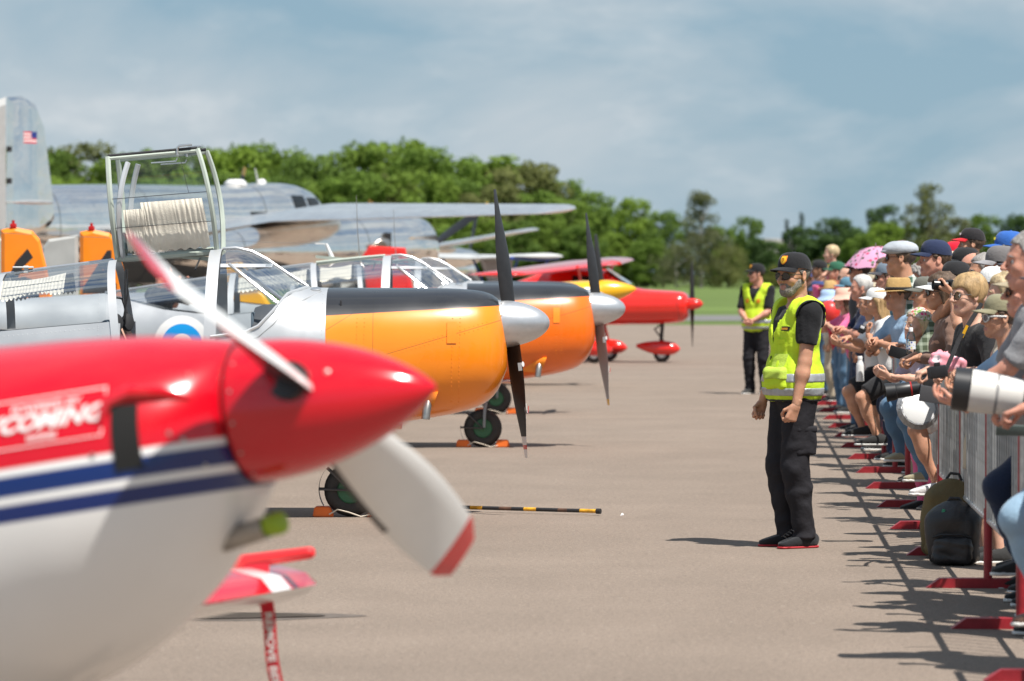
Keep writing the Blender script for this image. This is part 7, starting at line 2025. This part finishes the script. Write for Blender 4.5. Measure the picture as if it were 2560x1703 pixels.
spec('spectator in plain navy cap taller than his neighbours', 2336, 601, d=28.5, pose='arms', skin=2, shirt=C['navy'], trousers=C['khaki'], extra=E(hat='cap', hatcol=C['navy'], hair=('short', 'brown')), seed=2, yaw=R(10))
spec('spectator with tousled grey hair between the flat cap and the olive cap', 2302, 660, d=32, pose='arms', kind='old', skin=2, shirt=C['grey'], trousers=C['ddenim'], extra=H_('curly', 'grey'), seed=3, yaw=R(12))
spec('elderly spectator in grey olive cap, plaid shirt and olive vest, hands clasped on barrier', 2314, 694, d=27.3, pose='lean', kind='old', skin=1, shirt=C['olive'], shirt_mat=plaid('plaid_olive', (.055, .075, .04), (.30, .34, .26), 36), sleeve=.48, trousers=C['denim'], stp=1, extra=E(hat='cap', hatcol=(.13, .13, .11), hair=('recede', 'grey')), seed=4, girth=1.08, collar=True, shoe=C['khaki'], head_turn=R(8))
spec('spectator in white visor and sunglasses with brown cardigan over lavender top', 2352, 688, d=25.6, pose='rest', kind='woman', skin=1, shirt=C['brown'], trousers=C['white'], legs='short', stp=1, extra=E(hat='visor', hatcol=C['white'], glasses='brown', hair=('bob', 'brown')), seed=5, sleeve=.9, shoe=C['white'])
spec('spectator in black cap, sunglasses and dark beard', 2388, 654, d=27.0, pose='arms', skin=1, shirt=C['grey'], trousers=C['ddenim'], extra=E(hat='cap', hatcol=C['black'], glasses='sun', beard='dark', hair=('short', 'dark')), seed=6, yaw=R(6))
spec('young spectator with blond fringe and spectacles in black t-shirt', 2420, 690, d=22.3, pose='rest', skin=0, shirt=C['black'], trousers=C['beige'], legs='short', extra=E(glasses='clear', hair=('fringe', 'blond')), seed=7, yaw=R(14), head_turn=R(10), stp=0)
spec('child in olive cap and white framed goggles glasses', 2500, 736, d=20.3, pose='lean', kind='child', skin=1, shirt=C['lblue'], trousers=C['ddenim'], extra=E(hat='cap', hatcol=(.26, .24, .15), glasses='goggle', hair=('short', 'brown')), seed=8, yaw=R(10))
spec('grey haired spectator leaning in at the right edge, nearest tall head', 2574, 584, d=17.6, pose='lens', kind='old', skin=2, shirt=C['grey'], trousers=C['ddenim'], extra=H_('short', 'grey'), seed=9, girth=1.1, yaw=R(4))
spec('spectator in tan cap and dark sunglasses at the right edge', 2566, 664, d=18.6, pose='rest', skin=2, shirt=C['lav'], trousers=C['ldenim'], extra=E(hat='cap', hatcol=(.36, .30, .20), glasses='sun', hair=('short', 'brown')), seed=10)
spec('spectator in charcoal and grey cap at the right edge behind the grey haired head', 2578, 612, d=19.4, pose='arms', skin=1, shirt=C['charcoal'], trousers=C['ddenim'], extra=E(hat='cap', hatcol=(.09, .09, .10), brimcol=(.05, .05, .06), hair=('short', 'dark')), seed=11)
spec('small boy in black cap with red brim carried above the crowd', 2428, 570, d=29.5, pose='arms', kind='child', skin=1, shirt=C['white'], trousers=C['navy'], extra=E(hat='cap', hatcol=(.02, .018, .02), brimcol=(.62, .02, .03), logo=(.6, .6, .6), hair=('short', 'brown')), seed=12, rz=.86, sit=True, lean=R(14))
spec('spectator in red cap beside the carried boy', 2389, 605, d=33, pose='', skin=1, shirt=C['white'], trousers=C['ddenim'], extra=E(hat='cap', hatcol=(.62, .01, .03), hair=('short', 'brown')), seed=13)
spec('spectator in blue cap with yellow mark, far right skyline', 2522, 578, d=29, pose='', skin=2, shirt=C['blue'], trousers=C['ddenim'], extra=E(hat='cap', hatcol=(.03, .12, .42), logo=(.7, .6, .05), hair=('short', 'brown')), seed=14, yaw=R(-5))
spec('spectator in black cap below the carried boy', 2412, 620, d=29.4, pose='arms', skin=3, shirt=C['black'], trousers=C['ddenim'], extra=E(hat='cap', hatcol=C['black'], hair=('short', 'dark')), seed=15)
spec('balding spectator with short brown hair looking ahead', 2432, 634, d=27.6, pose='', skin=2, shirt=C['grey'], trousers=C['ddenim'], extra=H_('recede', 'brown'), seed=16, yaw=R(-12))
spec('grey haired spectator in thin black spectacles', 2460, 637, d=25.4, pose='shoot', kind='old', skin=1, shirt=C['white'], trousers=C['ddenim'], extra=E(glasses='sun', hair=('short', 'grey')), seed=17, yaw=R(10))
spec('spectator in grey and black patterned cap', 2503, 616, d=24.0, pose='arms', skin=2, shirt=C['navy'], trousers=C['ddenim'], extra=E(hat='cap', hatcol=(.16, .15, .15), brimcol=(.30, .29, .30), hair=('short', 'dark')), seed=18)
spec('spectator in white cap with navy brim', 2486, 668, d=22.8, pose='arms', skin=1, shirt=C['white'], trousers=C['ddenim'], extra=E(hat='cap', hatcol=C['white'], brimcol=C['navy'], hair=('short', 'grey')), seed=19)
spec('spectator with loose blond hair behind the olive capped child', 2512, 688, d=21.6, pose='rest', kind='woman', skin=0, shirt=C['beige'], trousers=C['ddenim'], extra=H_('long', 'fair'), seed=20)
spec('spectator in white and blue baseball cap', 2356, 651, d=30.4, pose='arms', skin=1, shirt=C['lblue'], trousers=C['ddenim'], extra=E(hat='cap', hatcol=(.62, .63, .66), brimcol=(.05, .14, .45), hair=('short', 'brown')), seed=21, yaw=R(-8))
spec('spectator in pale straw hat with white rim', 2364, 632, d=32.6, pose='', kind='woman', skin=1, shirt=C['cream'], trousers=C['beige'], extra=E(hat='bucket', hatmat=mat('pale_straw', (.62, .50, .38), .9, var=.15, vscale=60, bump=.6, bscale=200), hair=('bob', 'brown')), seed=22)
spec('spectator in straw fedora with black band and light blue t-shirt', 2243, 699, d=30.2, pose='lean', skin=1, shirt=C['lblue'], trousers=C['denim'], extra=E(hat='straw', hatmat=mat('straw_weave', (.56, .36, .14), .85, var=.12, vscale=40, bump=.7, bscale=240, stretch=(1, 1, 5)), band=C['black'], hair=('short', 'brown')), seed=23, yaw=R(20), stp=1, girth=1.05, shoe=C['khaki'])
spec('small girl in floral head scarf holding a water bottle', 2294, 772, d=27.2, pose='phone', kind='child', skin=0, shirt=C['lav'], trousers=C['pink'], extra=E(hat='scarf', hatmat=spots('floral_scarf', (.60, .48, .40), [(.7, .05, .2), (.2, .35, .1), (.75, .7, .65), (.5, .1, .1)], 45, .5), hair=('long', 'fair')), seed=24, yaw=R(25))
spec('heavy set spectator with short white hair and navy polo shirt', 2152, 690, d=36.5, pose='lean', kind='old', skin=2, shirt=C['navy'], trousers=C['khaki'], extra=H_('short', 'white'), seed=25, girth=1.12, collar=True)
spec('girl in white cap resting her chin on her hand, white t-shirt', 2190, 721, d=33.0, pose='chin', kind='woman', skin=1, shirt=C['white'], trousers=C['black'], legs='short', stp=1, extra=E(hat='cap', hatcol=C['white'], hair=('long', 'blond')), seed=26)
spec('spectator in black sun visor cap and dark glasses', 2148, 649, d=40, pose='', skin=1, shirt=C['charcoal'], trousers=C['ddenim'], extra=E(hat='army', hatcol=C['black'], glasses='sun', hair=('short', 'dark')), seed=27)
spec('spectator in slate cap with sunglasses resting on the brim', 2216, 657, d=34.5, pose='arms', skin=2, shirt=C['teal'], trousers=C['ddenim'], extra=E(hat='cap', hatcol=(.15, .19, .24), brimcol=(.06, .06, .07), glasses='sun', hair=('short', 'brown')), seed=28)
spec('spectator in cream sun hat behind the straw fedora', 2190, 684, d=37.5, pose='arms', kind='woman', skin=2, shirt=C['cream'], trousers=C['beige'], extra=E(hat='bucket', hatcol=(.50, .43, .31), hair=('bob', 'brown')), seed=29)
spec('girl in pink bucket hat with long hair and bright pink top', 2106, 727, d=41, pose='lean', kind='woman', skin=0, shirt=C['pink'], trousers=C['denim'], extra=E(hat='bucket', hatcol=C['peach'], hair=('long', 'brown')), seed=30, yaw=R(12))
spec('child in pale blue bucket hat', 2068, 726, d=47, pose='lean', kind='child', skin=1, shirt=C['red'], trousers=C['denim'], extra=E(hat='bucket', hatcol=(.40, .55, .78), hair=('short', 'brown')), seed=31)
spec('spectator in blue teal cap left of the white haired head', 2120, 694, d=41.5, pose='rest', skin=1, shirt=C['khaki'], trousers=C['denim'], extra=E(hat='cap', hatcol=C['teal'], hair=('short', 'brown')), seed=32)
spec('spectator in navy bucket hat', 2042, 705, d=53, pose='rest', skin=2, shirt=C['red'], trousers=C['denim'], extra=E(hat='bucket', hatcol=(.04, .07, .20), hair=('short', 'brown')), seed=33)
spec('toddler in pink vest carried high above the far crowd', 2078, 613, d=50.2, pose='arms', kind='child', skin=0, shirt=C['pink'], trousers=C['pink'], sleeve=0, extra=H_('short', 'fair'), seed=34, rz=.95, sit=True)
spec('spectator in green cap with yellow badge below the carried toddler', 2090, 654, d=50, pose='', skin=2, shirt=C['red'], trousers=C['denim'], extra=E(hat='cap', hatcol=(.03, .12, .07), logo=(.6, .5, .05), hair=('short', 'brown')), seed=35)
spec('spectator in black cap among the far heads', 2047, 651, d=58, pose='shoot', skin=3, shirt=C['black'], trousers=C['denim'], extra=E(hat='cap', hatcol=C['black'], hair=('short', 'dark')), seed=36)
spec('spectator in plain beige straw hat among the far heads', 2076, 703, d=50, pose='', kind='woman', skin=1, shirt=C['cream'], trousers=C['beige'], extra=E(hat='fedora', hatcol=C['straw'], hair=('long', 'brown')), seed=37)
spec('bald spectator with sunglasses among the far heads', 2116, 668, d=46, pose='', skin=0, shirt=C['white'], trousers=C['denim'], extra=E(glasses='sun'), seed=38)
spec('blond spectator with loose hair among the far heads', 2086, 674, d=51, pose='', kind='woman', skin=0, shirt=C['pink'], trousers=C['white'], extra=H_('long', 'fair'), seed=39)
spec('spectator with dark cropped hair behind the pink umbrella', 2210, 646, d=38.5, pose='', skin=1, shirt=C['olive'], trousers=C['denim'], extra=H_('short', 'brown'), seed=40)
spec('spectator in white t-shirt with phone at the barrier', 2172, 745, d=34.8, pose='phone', skin=1, shirt=C['white'], trousers=C['black'], legs='short', stp=1, extra=H_('short', 'brown'), seed=41)
spec('spectator in charcoal t-shirt and beige cap near the big white lens', 2585, 690, d=18.9, pose='lens', skin=1, shirt=C['charcoal'], trousers=C['ddenim'], extra=E(hat='cap', hatcol=(.30, .28, .24), hair=('short', 'brown')), seed=42, stp=1, yaw=R(6))
spec('spectator in light jeans and grey shirt nearest the camera', 2650, 640, d=16.2, pose='rest', skin=2, shirt=C['lav'], trousers=C['ldenim'], extra=E(hat='cap', hatcol=(.05, .05, .06), hair=('short', 'brown')), seed=43, stp=1, shoe=C['brown'])
# the mass farther down the barrier
fr = random.Random(5)
hatn = {'cap': 'cap', 'bucket': 'sun hat', 'straw': 'straw hat', None: 'bare head'}
cn = ['black', 'white', 'navy', 'blue', 'lblue', 'red', 'pink', 'olive', 'khaki', 'grey', 'beige', 'green', 'teal', 'cream']
word = dict(lblue='light blue', khaki='khaki', teal='teal')
seen = set()
ROWS = [(.12, [42.5 + i * 1.55 + .35 * ((i * 7) % 3) for i in range(27)], ('lean', 'rest', 'phone', 'rest', '', 'arms')), (.75, [44 + i * 2.6 + .5 * ((i * 5) % 3) for i in range(15)], ('', 'arms', '', 'arms', 'shoot')), (1.35, [36 + i * 3.3 for i in range(14)], ('', 'arms', '', 'shoot')),
        (.70, [23.5 + i * 1.9 for i in range(7)], ('', 'arms')), (.38, [14.2, 14.9, 15.6, 18.0, 19.0, 19.9, 23.2, 24.4], ('rest', 'lean', 'phone')), (.48, [25.3, 26.6, 27.9, 29.1, 30.3, 31.6, 32.9, 34.1, 35.4, 36.8, 38.2, 39.5, 41], ('rest', 'arms', '')), (.95, [14.6, 15.8, 17.2, 18.4, 19.6, 20.8, 22.0], ('', 'shoot', 'arms'))]
far_i = 0
for (oh, ds, ps) in ROWS:
    for d in ds:
        far_i += 1
        px = 1280 + (XB(d) + oh + fr.uniform(-.05, .08)) / d * FPX
        if px > 3000: continue
        ht = fr.choice([None, None, 'cap', 'cap', 'bucket', 'straw']); kd = fr.choice(['man', 'old', 'woman', 'woman', 'man']); sh_c = fr.choice(cn); hcn = fr.choice(['white', 'black', 'navy', 'beige', 'red', 'khaki', 'blue', 'grey'])
        hr = ('long' if kd == 'woman' and fr.random() < .6 else ('bob' if kd == 'woman' else fr.choice(['short', 'recede'])), fr.choice(['brown', 'dark', 'grey', 'fair', 'blond', 'white']))
        zt = fr.uniform(1.52, 1.74) if kd == 'woman' else fr.uniform(1.62, 1.82)
        if oh == .48: zt = fr.uniform(1.50, 1.60)
        ytop = 681 - (zt - CAMH) / d * FPX
        lab = '%s haired spectator, %s, %s top, %s %s' % (hr[1], ('straw hat' if ht == 'straw' else '%s %s' % (hcn, hatn[ht])) if ht else 'bare head', word.get(sh_c, sh_c), 'behind front row' if oh > .5 else 'in front row', 'number %d from the camera' % far_i if False else 'by %s barrier foot' % nth(int((d - 13.4) / 2.35)))
        ex = dict(hair=hr)
        if ht: ex['hat'] = ht; ex['hatcol'] = C[hcn] if ht != 'straw' else C['straw']
        if fr.random() < .45: ex['glasses'] = 'sun'
        spec(lab, px, ytop, d=d, pose=fr.choice(ps), kind=kd, yaw=fr.uniform(-.3, .35), skin=fr.randrange(3), shirt=C[sh_c], trousers=C[fr.choice(['denim', 'ddenim', 'khaki', 'black', 'beige'])], legs=fr.choice(['long', 'short']), sleeve=fr.choice([.32, .42, .46, .95]), extra=ex, seed=50 + far_i, girth=fr.uniform(.95, 1.12), res=.03, shoe=C[fr.choice(['black', 'white', 'brown'])])
# photographer glimpsed through the open cockpit
spec('photographer in dark top glimpsed through the open cockpit', 408, 655, d=41.5, pose='shoot', skin=2, shirt=C['black'], trousers=C['ddenim'], extra=H_('short', 'dark'), seed=90, group='people by the parked aircraft', yaw=R(-150))

# ================================================================== things people hold or set down
def boxthing(name, px, py, d, dim, rot, m_, label, cat, bev=.006, parts=()):
    o = MB().box((0, 0, 0), dim, None, 0, bev).build(name, m_); o.location = W(px, py, d); o.rotation_euler = rot; tag(o, label, cat)
    for (nm, c, dm, mm) in parts: MB().box(c, dm, None, 0, .003).build(nm, mm, o)
    return o
boxthing('phone', 2250, 884, 26.9, (.165, .010, .078), (0, R(17), R(14)), PHONE, 'large black phone held over the barrier by the elderly man', 'phone', .006, [('screen', (0, .006, 0), (.15, .002, .068), scr), ('camera_bump', (.06, -.006, .02), (.03, .004, .03), scr)])
boxthing('phone', 2167, 828, 33.8, (.155, .010, .075), (0, R(20), R(10)), PHONE, 'black phone with pale camera bump held at the barrier', 'phone', .006, [('camera_bump', (-.05, -.007, .018), (.036, .004, .024), mat('pale_bump', (.7, .7, .72), .4))])
boxthing('phone', 2334, 988, 20.4, (.155, .010, .085), (0, R(9), R(10)), mat('grey_phone', (.07, .07, .075), .4), 'dark grey phone held below the white lens', 'phone', .006, [('screen', (0, .006, 0), (.14, .002, .075), scr)])
boxthing('phone', 2532, 1076, 16.8, (.15, .012, .05), (R(20), R(2), R(6)), mat('grey_green_phone', (.10, .13, .12), .4), 'grey green phone at the right edge above the near jeans', 'phone', .006, [('screen', (0, .007, 0), (.14, .002, .04), scr)])
# white telephoto lens
LT = empty('telephoto_lens', W(2522, 990, 16.3), (0, R(-8), R(174)), 'big white telephoto lens with black hood held over the barrier', 'camera lens')
m_lw_ = mat('lens_white', (.66, .65, .61), .45, var=.04); m_lb = mat('lens_black', (.02, .02, .022), .4)
AXx = AX((1, 0, 0))
for nm, pr, m_ in (('hood', [(.085, .165), (.094, .170), (.092, .235), (.086, .238), (.080, .20)], m_lb), ('front_barrel', [(.082, .055), (.088, .06), (.091, .165), (.08, .168)], m_lw_), ('ring', [(.086, .047), (.087, .050), (.087, .057)], mat('lens_grey', (.3, .3, .3), .4)), ('barrel', [(.070, -.06), (.078, -.05), (.084, .02), (.085, .046)], m_lw_), ('focus_grip', [(.068, -.12), (.072, -.118), (.073, -.062), (.07, -.06)], m_lb), ('rear_band', [(.064, -.165), (.067, -.163), (.068, -.122), (.066, -.12)], m_lw_), ('rear_grip', [(.058, -.30), (.062, -.28), (.064, -.167), (.06, -.165)], m_lb)):
    mb = MB(); mb.lathe(pr, 32, AXx); mb.build(nm, m_, LT, True, 35)
MB().box((-.36, 0, .01), (.10, .15, .13), None, 0, .02).build('camera_body', m_lb, LT)
MB().box((.0, -.086, .01), (.018, .003, .010)).build('badge', mat('badge_blue', (.1, .15, .3), .4), LT, False)
# black camera
CL = empty('camera', W(2262, 975, 23.6), (0, R(9), R(176)), 'black camera with long lens and red ring held over the barrier', 'camera')
for nm, pr, m_ in (('hood', [(.046, .05), (.052, .055), (.058, .115), (.054, .118), (.045, .08)], m_lb), ('barrel', [(.042, -.04), (.045, -.035), (.046, .05)], m_lb), ('red_ring', [(.0455, -.045), (.047, -.043), (.047, -.037), (.0455, -.035)], mat('lens_red', (.4, .02, .02), .4)), ('mount', [(.036, -.10), (.04, -.095), (.043, -.046)], m_lb)):
    mb = MB(); mb.lathe(pr, 28, AXx); mb.build(nm, m_, CL, True, 35)
MB().box((-.15, 0, .015), (.07, .135, .095), None, 0, .015).build('camera_body', m_lb, CL); MB().box((-.14, 0, .075), (.05, .05, .035), None, 0, .01).build('viewfinder', m_lb, CL)
# small compact camera on a strap with yellow lettering
SC_ = empty('camera_strap', W(2390, 870, 21.7), (0, 0, R(170)), 'black camera strap with yellow lettering across the black t-shirt', 'camera strap')
a, b = W(2448, 760, 21.9), W(2352, 940, 21.6); c0 = W(2390, 870, 21.7)
for nm, w_, m_ in (('strap', .016, cloth(C['black'])), ('yellow_edge', .003, m_yel)):
    mb = MB(); mz = Matrix.Rotation(-R(170), 3, 'Z')
    p0 = mz @ (a - c0 + Vector((0, -.10 if nm == 'strap' else -.104, 0))); p1 = mz @ (b - c0 + Vector((0, -.12 if nm == 'strap' else -.124, 0)))
    mb.tube([p0, p0.lerp(p1, .5) + Vector((.02, 0, 0)), p1], w_, 4); mb.build(nm, m_, SC_)
    if nm == 'strap':
        MB().box(p0.lerp(p1, .38) + Vector((.012, .022, 0)), (.016, .006, .075), Matrix.Rotation(R(-24), 3, 'Y')).build('lettering', m_yel, SC_, False)
CC = boxthing('compact_camera', 2345, 930, 21.5, (.11, .05, .07), (0, R(8), R(172)), m_lb, 'small black camera hanging from the yellow lettered strap', 'camera', .014, [('grip', (.05, 0, 0), (.02, .055, .06), m_lb), ('viewfinder', (0, 0, .042), (.035, .04, .022), m_lb)])
# bottles
def bottle(px, py, d, pr, m_, label, cap_m, ch):
    o = empty('bottle', W(px, py, d), (0, 0, 0), label, 'bottle')
    mb = MB(); mb.lathe(pr, 24); mb.build('bottle_body', m_, o, True, 40)
    mb = MB(); mb.lathe([(ch, pr[-1][1] - .002), (ch, pr[-1][1] + .022), (ch * .85, pr[-1][1] + .026)], 20); mb.build('bottle_cap', cap_m, o, True, 40); return o
bottle(2150, 954, 33.4, [(.030, 0), (.034, .004), (.034, .135), (.030, .155), (.020, .178), (.019, .195)], m_white, 'white steel bottle hanging in front of the barrier', m_white, .021)
wb = bottle(2277, 884, 26.7, [(.026, 0), (.032, .006), (.033, .11), (.026, .135), (.014, .155)], glass_mat('clear_bottle', (.85, .90, .93), 2.0), 'clear plastic water bottle with blue label held by the small girl', mat('clear_cap', (.8, .8, .82), .4), .015)
mb = MB(); mb.lathe([(.0335, .03), (.0345, .03), (.0345, .085), (.0335, .085)], 24); mb.build('bottle_label', spots('water_label', (.70, .72, .75), [(.02, .05, .3), (.1, .3, .6), (.7, .6, .1)], 60, .35), wb)
# hats carried in the hand
F = Field((-.14, -.1, -.1), (.14, .1, .1), .008); F.ell((-.03, 0, .01), (.07, .05, .06), 0); F.ell((.05, 0, -.01), (.065, .05, .05), .02); F.folds(.006, 38, 3); v, q = F.mesh()
o = mobj('cloth_hat', v, q, spots('pink_white_cloth', (.75, .30, .36), [(.8, .7, .72), (.75, .4, .45)], 14, .4)); o.location = W(2366, 908, 21.9); tag(o, 'crumpled pink and white cloth hat held over the barrier', 'hat')
HB = empty('sun_hat', W(2296, 1020, 24.3), (R(72), 0, R(8)), 'white sun hat with silver brim hanging over the barrier', 'hat')
mb = MB(); mb.lathe([(.112, .0), (.108, .012), (.085, .022), (.01, .03)], 32); mb.build('crown', m_white, HB)
mb = MB(); mb.lathe([(.135, -.03), (.138, -.02), (.115, .012), (.105, .014), (.108, -.01)], 40); mb.v = [(x, y, z + .004 * math.sin(14 * math.atan2(y, x))) for x, y, z in mb.v]; mb.build('brim', mat('silver_cloth', (.36, .36, .37), .4, .3, var=.3, vscale=40, bump=.6, bscale=60), HB)
# red balloon among the far spectators
bl_ = empty('balloon', W(2075, 785, 44.5), (0, 0, 0), 'red balloon held beside the pink hat', 'balloon')
mb = MB(); mb.lathe([(.004, -.17), (.05, -.14), (.10, -.07), (.125, .02), (.115, .09), (.07, .14), (.005, .16)], 24); mb.build('balloon_skin', mat('balloon_red', (.75, .045, .04), .35, coat=.3), bl_); mb = MB(); mb.lathe([(.012, -.19), (.004, -.17)], 10); mb.build('knot', m_red, bl_)
# pink umbrella
UM = empty('umbrella', W(2192, 660, 40), (R(8), R(-4), 0), 'pink umbrella with dark printed figures above the crowd', 'umbrella')
um = spots('umbrella_print', (.60, .30, .45), [(.05, .04, .06), (.5, .05, .12), (.10, .07, .06), (.12, .2, .12)], 19, .36)
for k in range(8):
    mb = MB(); a0, a1 = 2 * PI * k / 8, 2 * PI * (k + 1) / 8
    def pan(u, v):
        a = a0 + (a1 - a0) * u; r = .34 * v; z = .18 * (1 - v ** 2.1) + .0
        dr = 1 - .07 * math.sin(PI * u) * v
        return Vector((r * dr * math.cos(a), r * dr * math.sin(a), z + .012 * math.sin(PI * u) * v))
    mb.grid(pan, 7, 9); mb.build('canopy_panel', um, UM)
mb = MB(); mb.tube([(0, 0, .22), (0, 0, -.55)], .006, 6)
for k in range(8):
    a = 2 * PI * k / 8; mb.tube([(0, 0, .18), (.2 * math.cos(a), .2 * math.sin(a), .15), (.335 * math.cos(a), .335 * math.sin(a), -.003)], .003, 4)
mb.build('frame', m_steel, UM)
# bags in front of the barrier
def bag(name, px, py, d, w, dp, h, m_, label, extra=None, tilt=0):
    p = W(px, py, d); o = empty(name, (p.x, d, 0), (0, R(tilt), R(-12)), label, 'backpack')
    F = Field((-w, -dp, -.02), (w, dp, h * 1.2), .010)
    F.box((0, 0, h * .42), (w * .5, dp * .5, h * .42), .06, 0); F.ell((0, 0, h * .78), (w * .40, dp * .42, h * .22), .06); F.plane((0, 0, 0), (0, 0, -1)); F.folds(.006, 22, 7); v, q = F.mesh(); mobj('main_bag', v, q, m_, o)
    F = Field((-w, -dp * 1.5, -.02), (w, dp, h), .010); F.box((0, -dp * .52, h * .24), (w * .38, dp * .20, h * .22), .04, 0); F.folds(.005, 26, 9); F.plane((0, 0, 0), (0, 0, -1)); v, q = F.mesh(); mobj('front_pocket', v, q, m_, o)
    mb = MB(); mb.tube([(-.04, 0, h * .98), (-.02, 0, h * 1.06), (.03, 0, h * 1.06), (.05, 0, h * .98)], .009, 6); mb.tube([(-w * .36, -dp * .50, h * .45), (-w * .2, -dp * .66, h * .50), (w * .2, -dp * .66, h * .50), (w * .36, -dp * .5, h * .45)], .006, 5); mb.build('handle', m_dark, o); return o
bag('backpack', 2362, 1400, 22.6, .30, .20, .47, mat('olive_nylon', (.13, .095, .035), .7, var=.15, bump=.4, bscale=40), 'olive brown backpack slumped against the barrier foot', None, 6)
bb = bag('backpack', 2384, 1412, 22.05, .30, .20, .36, mat('black_leather', (.022, .022, .024), .45, var=.2, bump=.4, bscale=30), 'shiny black backpack in front of the olive one')
MB().box((-.06, -.09, .27), (.02, .01, .11), Matrix.Rotation(R(14), 3, 'Y'), 0, .004).build('green_tab', mat('green_tab', (.03, .25, .13), .5), bb)
F = Field((-.16, -.14, -.02), (.16, .14, .36), .011); F.box((0, 0, .14), (.10, .07, .14), .05, 0); F.ell((0, 0, .24), (.08, .06, .07), .05); F.folds(.008, 25, 11); F.plane((0, 0, 0), (0, 0, -1)); v, q = F.mesh()
o = mobj('carrier_bag', v, q, mat('blue_bag', (.01, .10, .38), .5, var=.1)); p = W(2446, 1412, 22.3); o.location = (p.x + .06, 22.5, 0); tag(o, 'blue carrier bag behind the black backpack', 'bag')
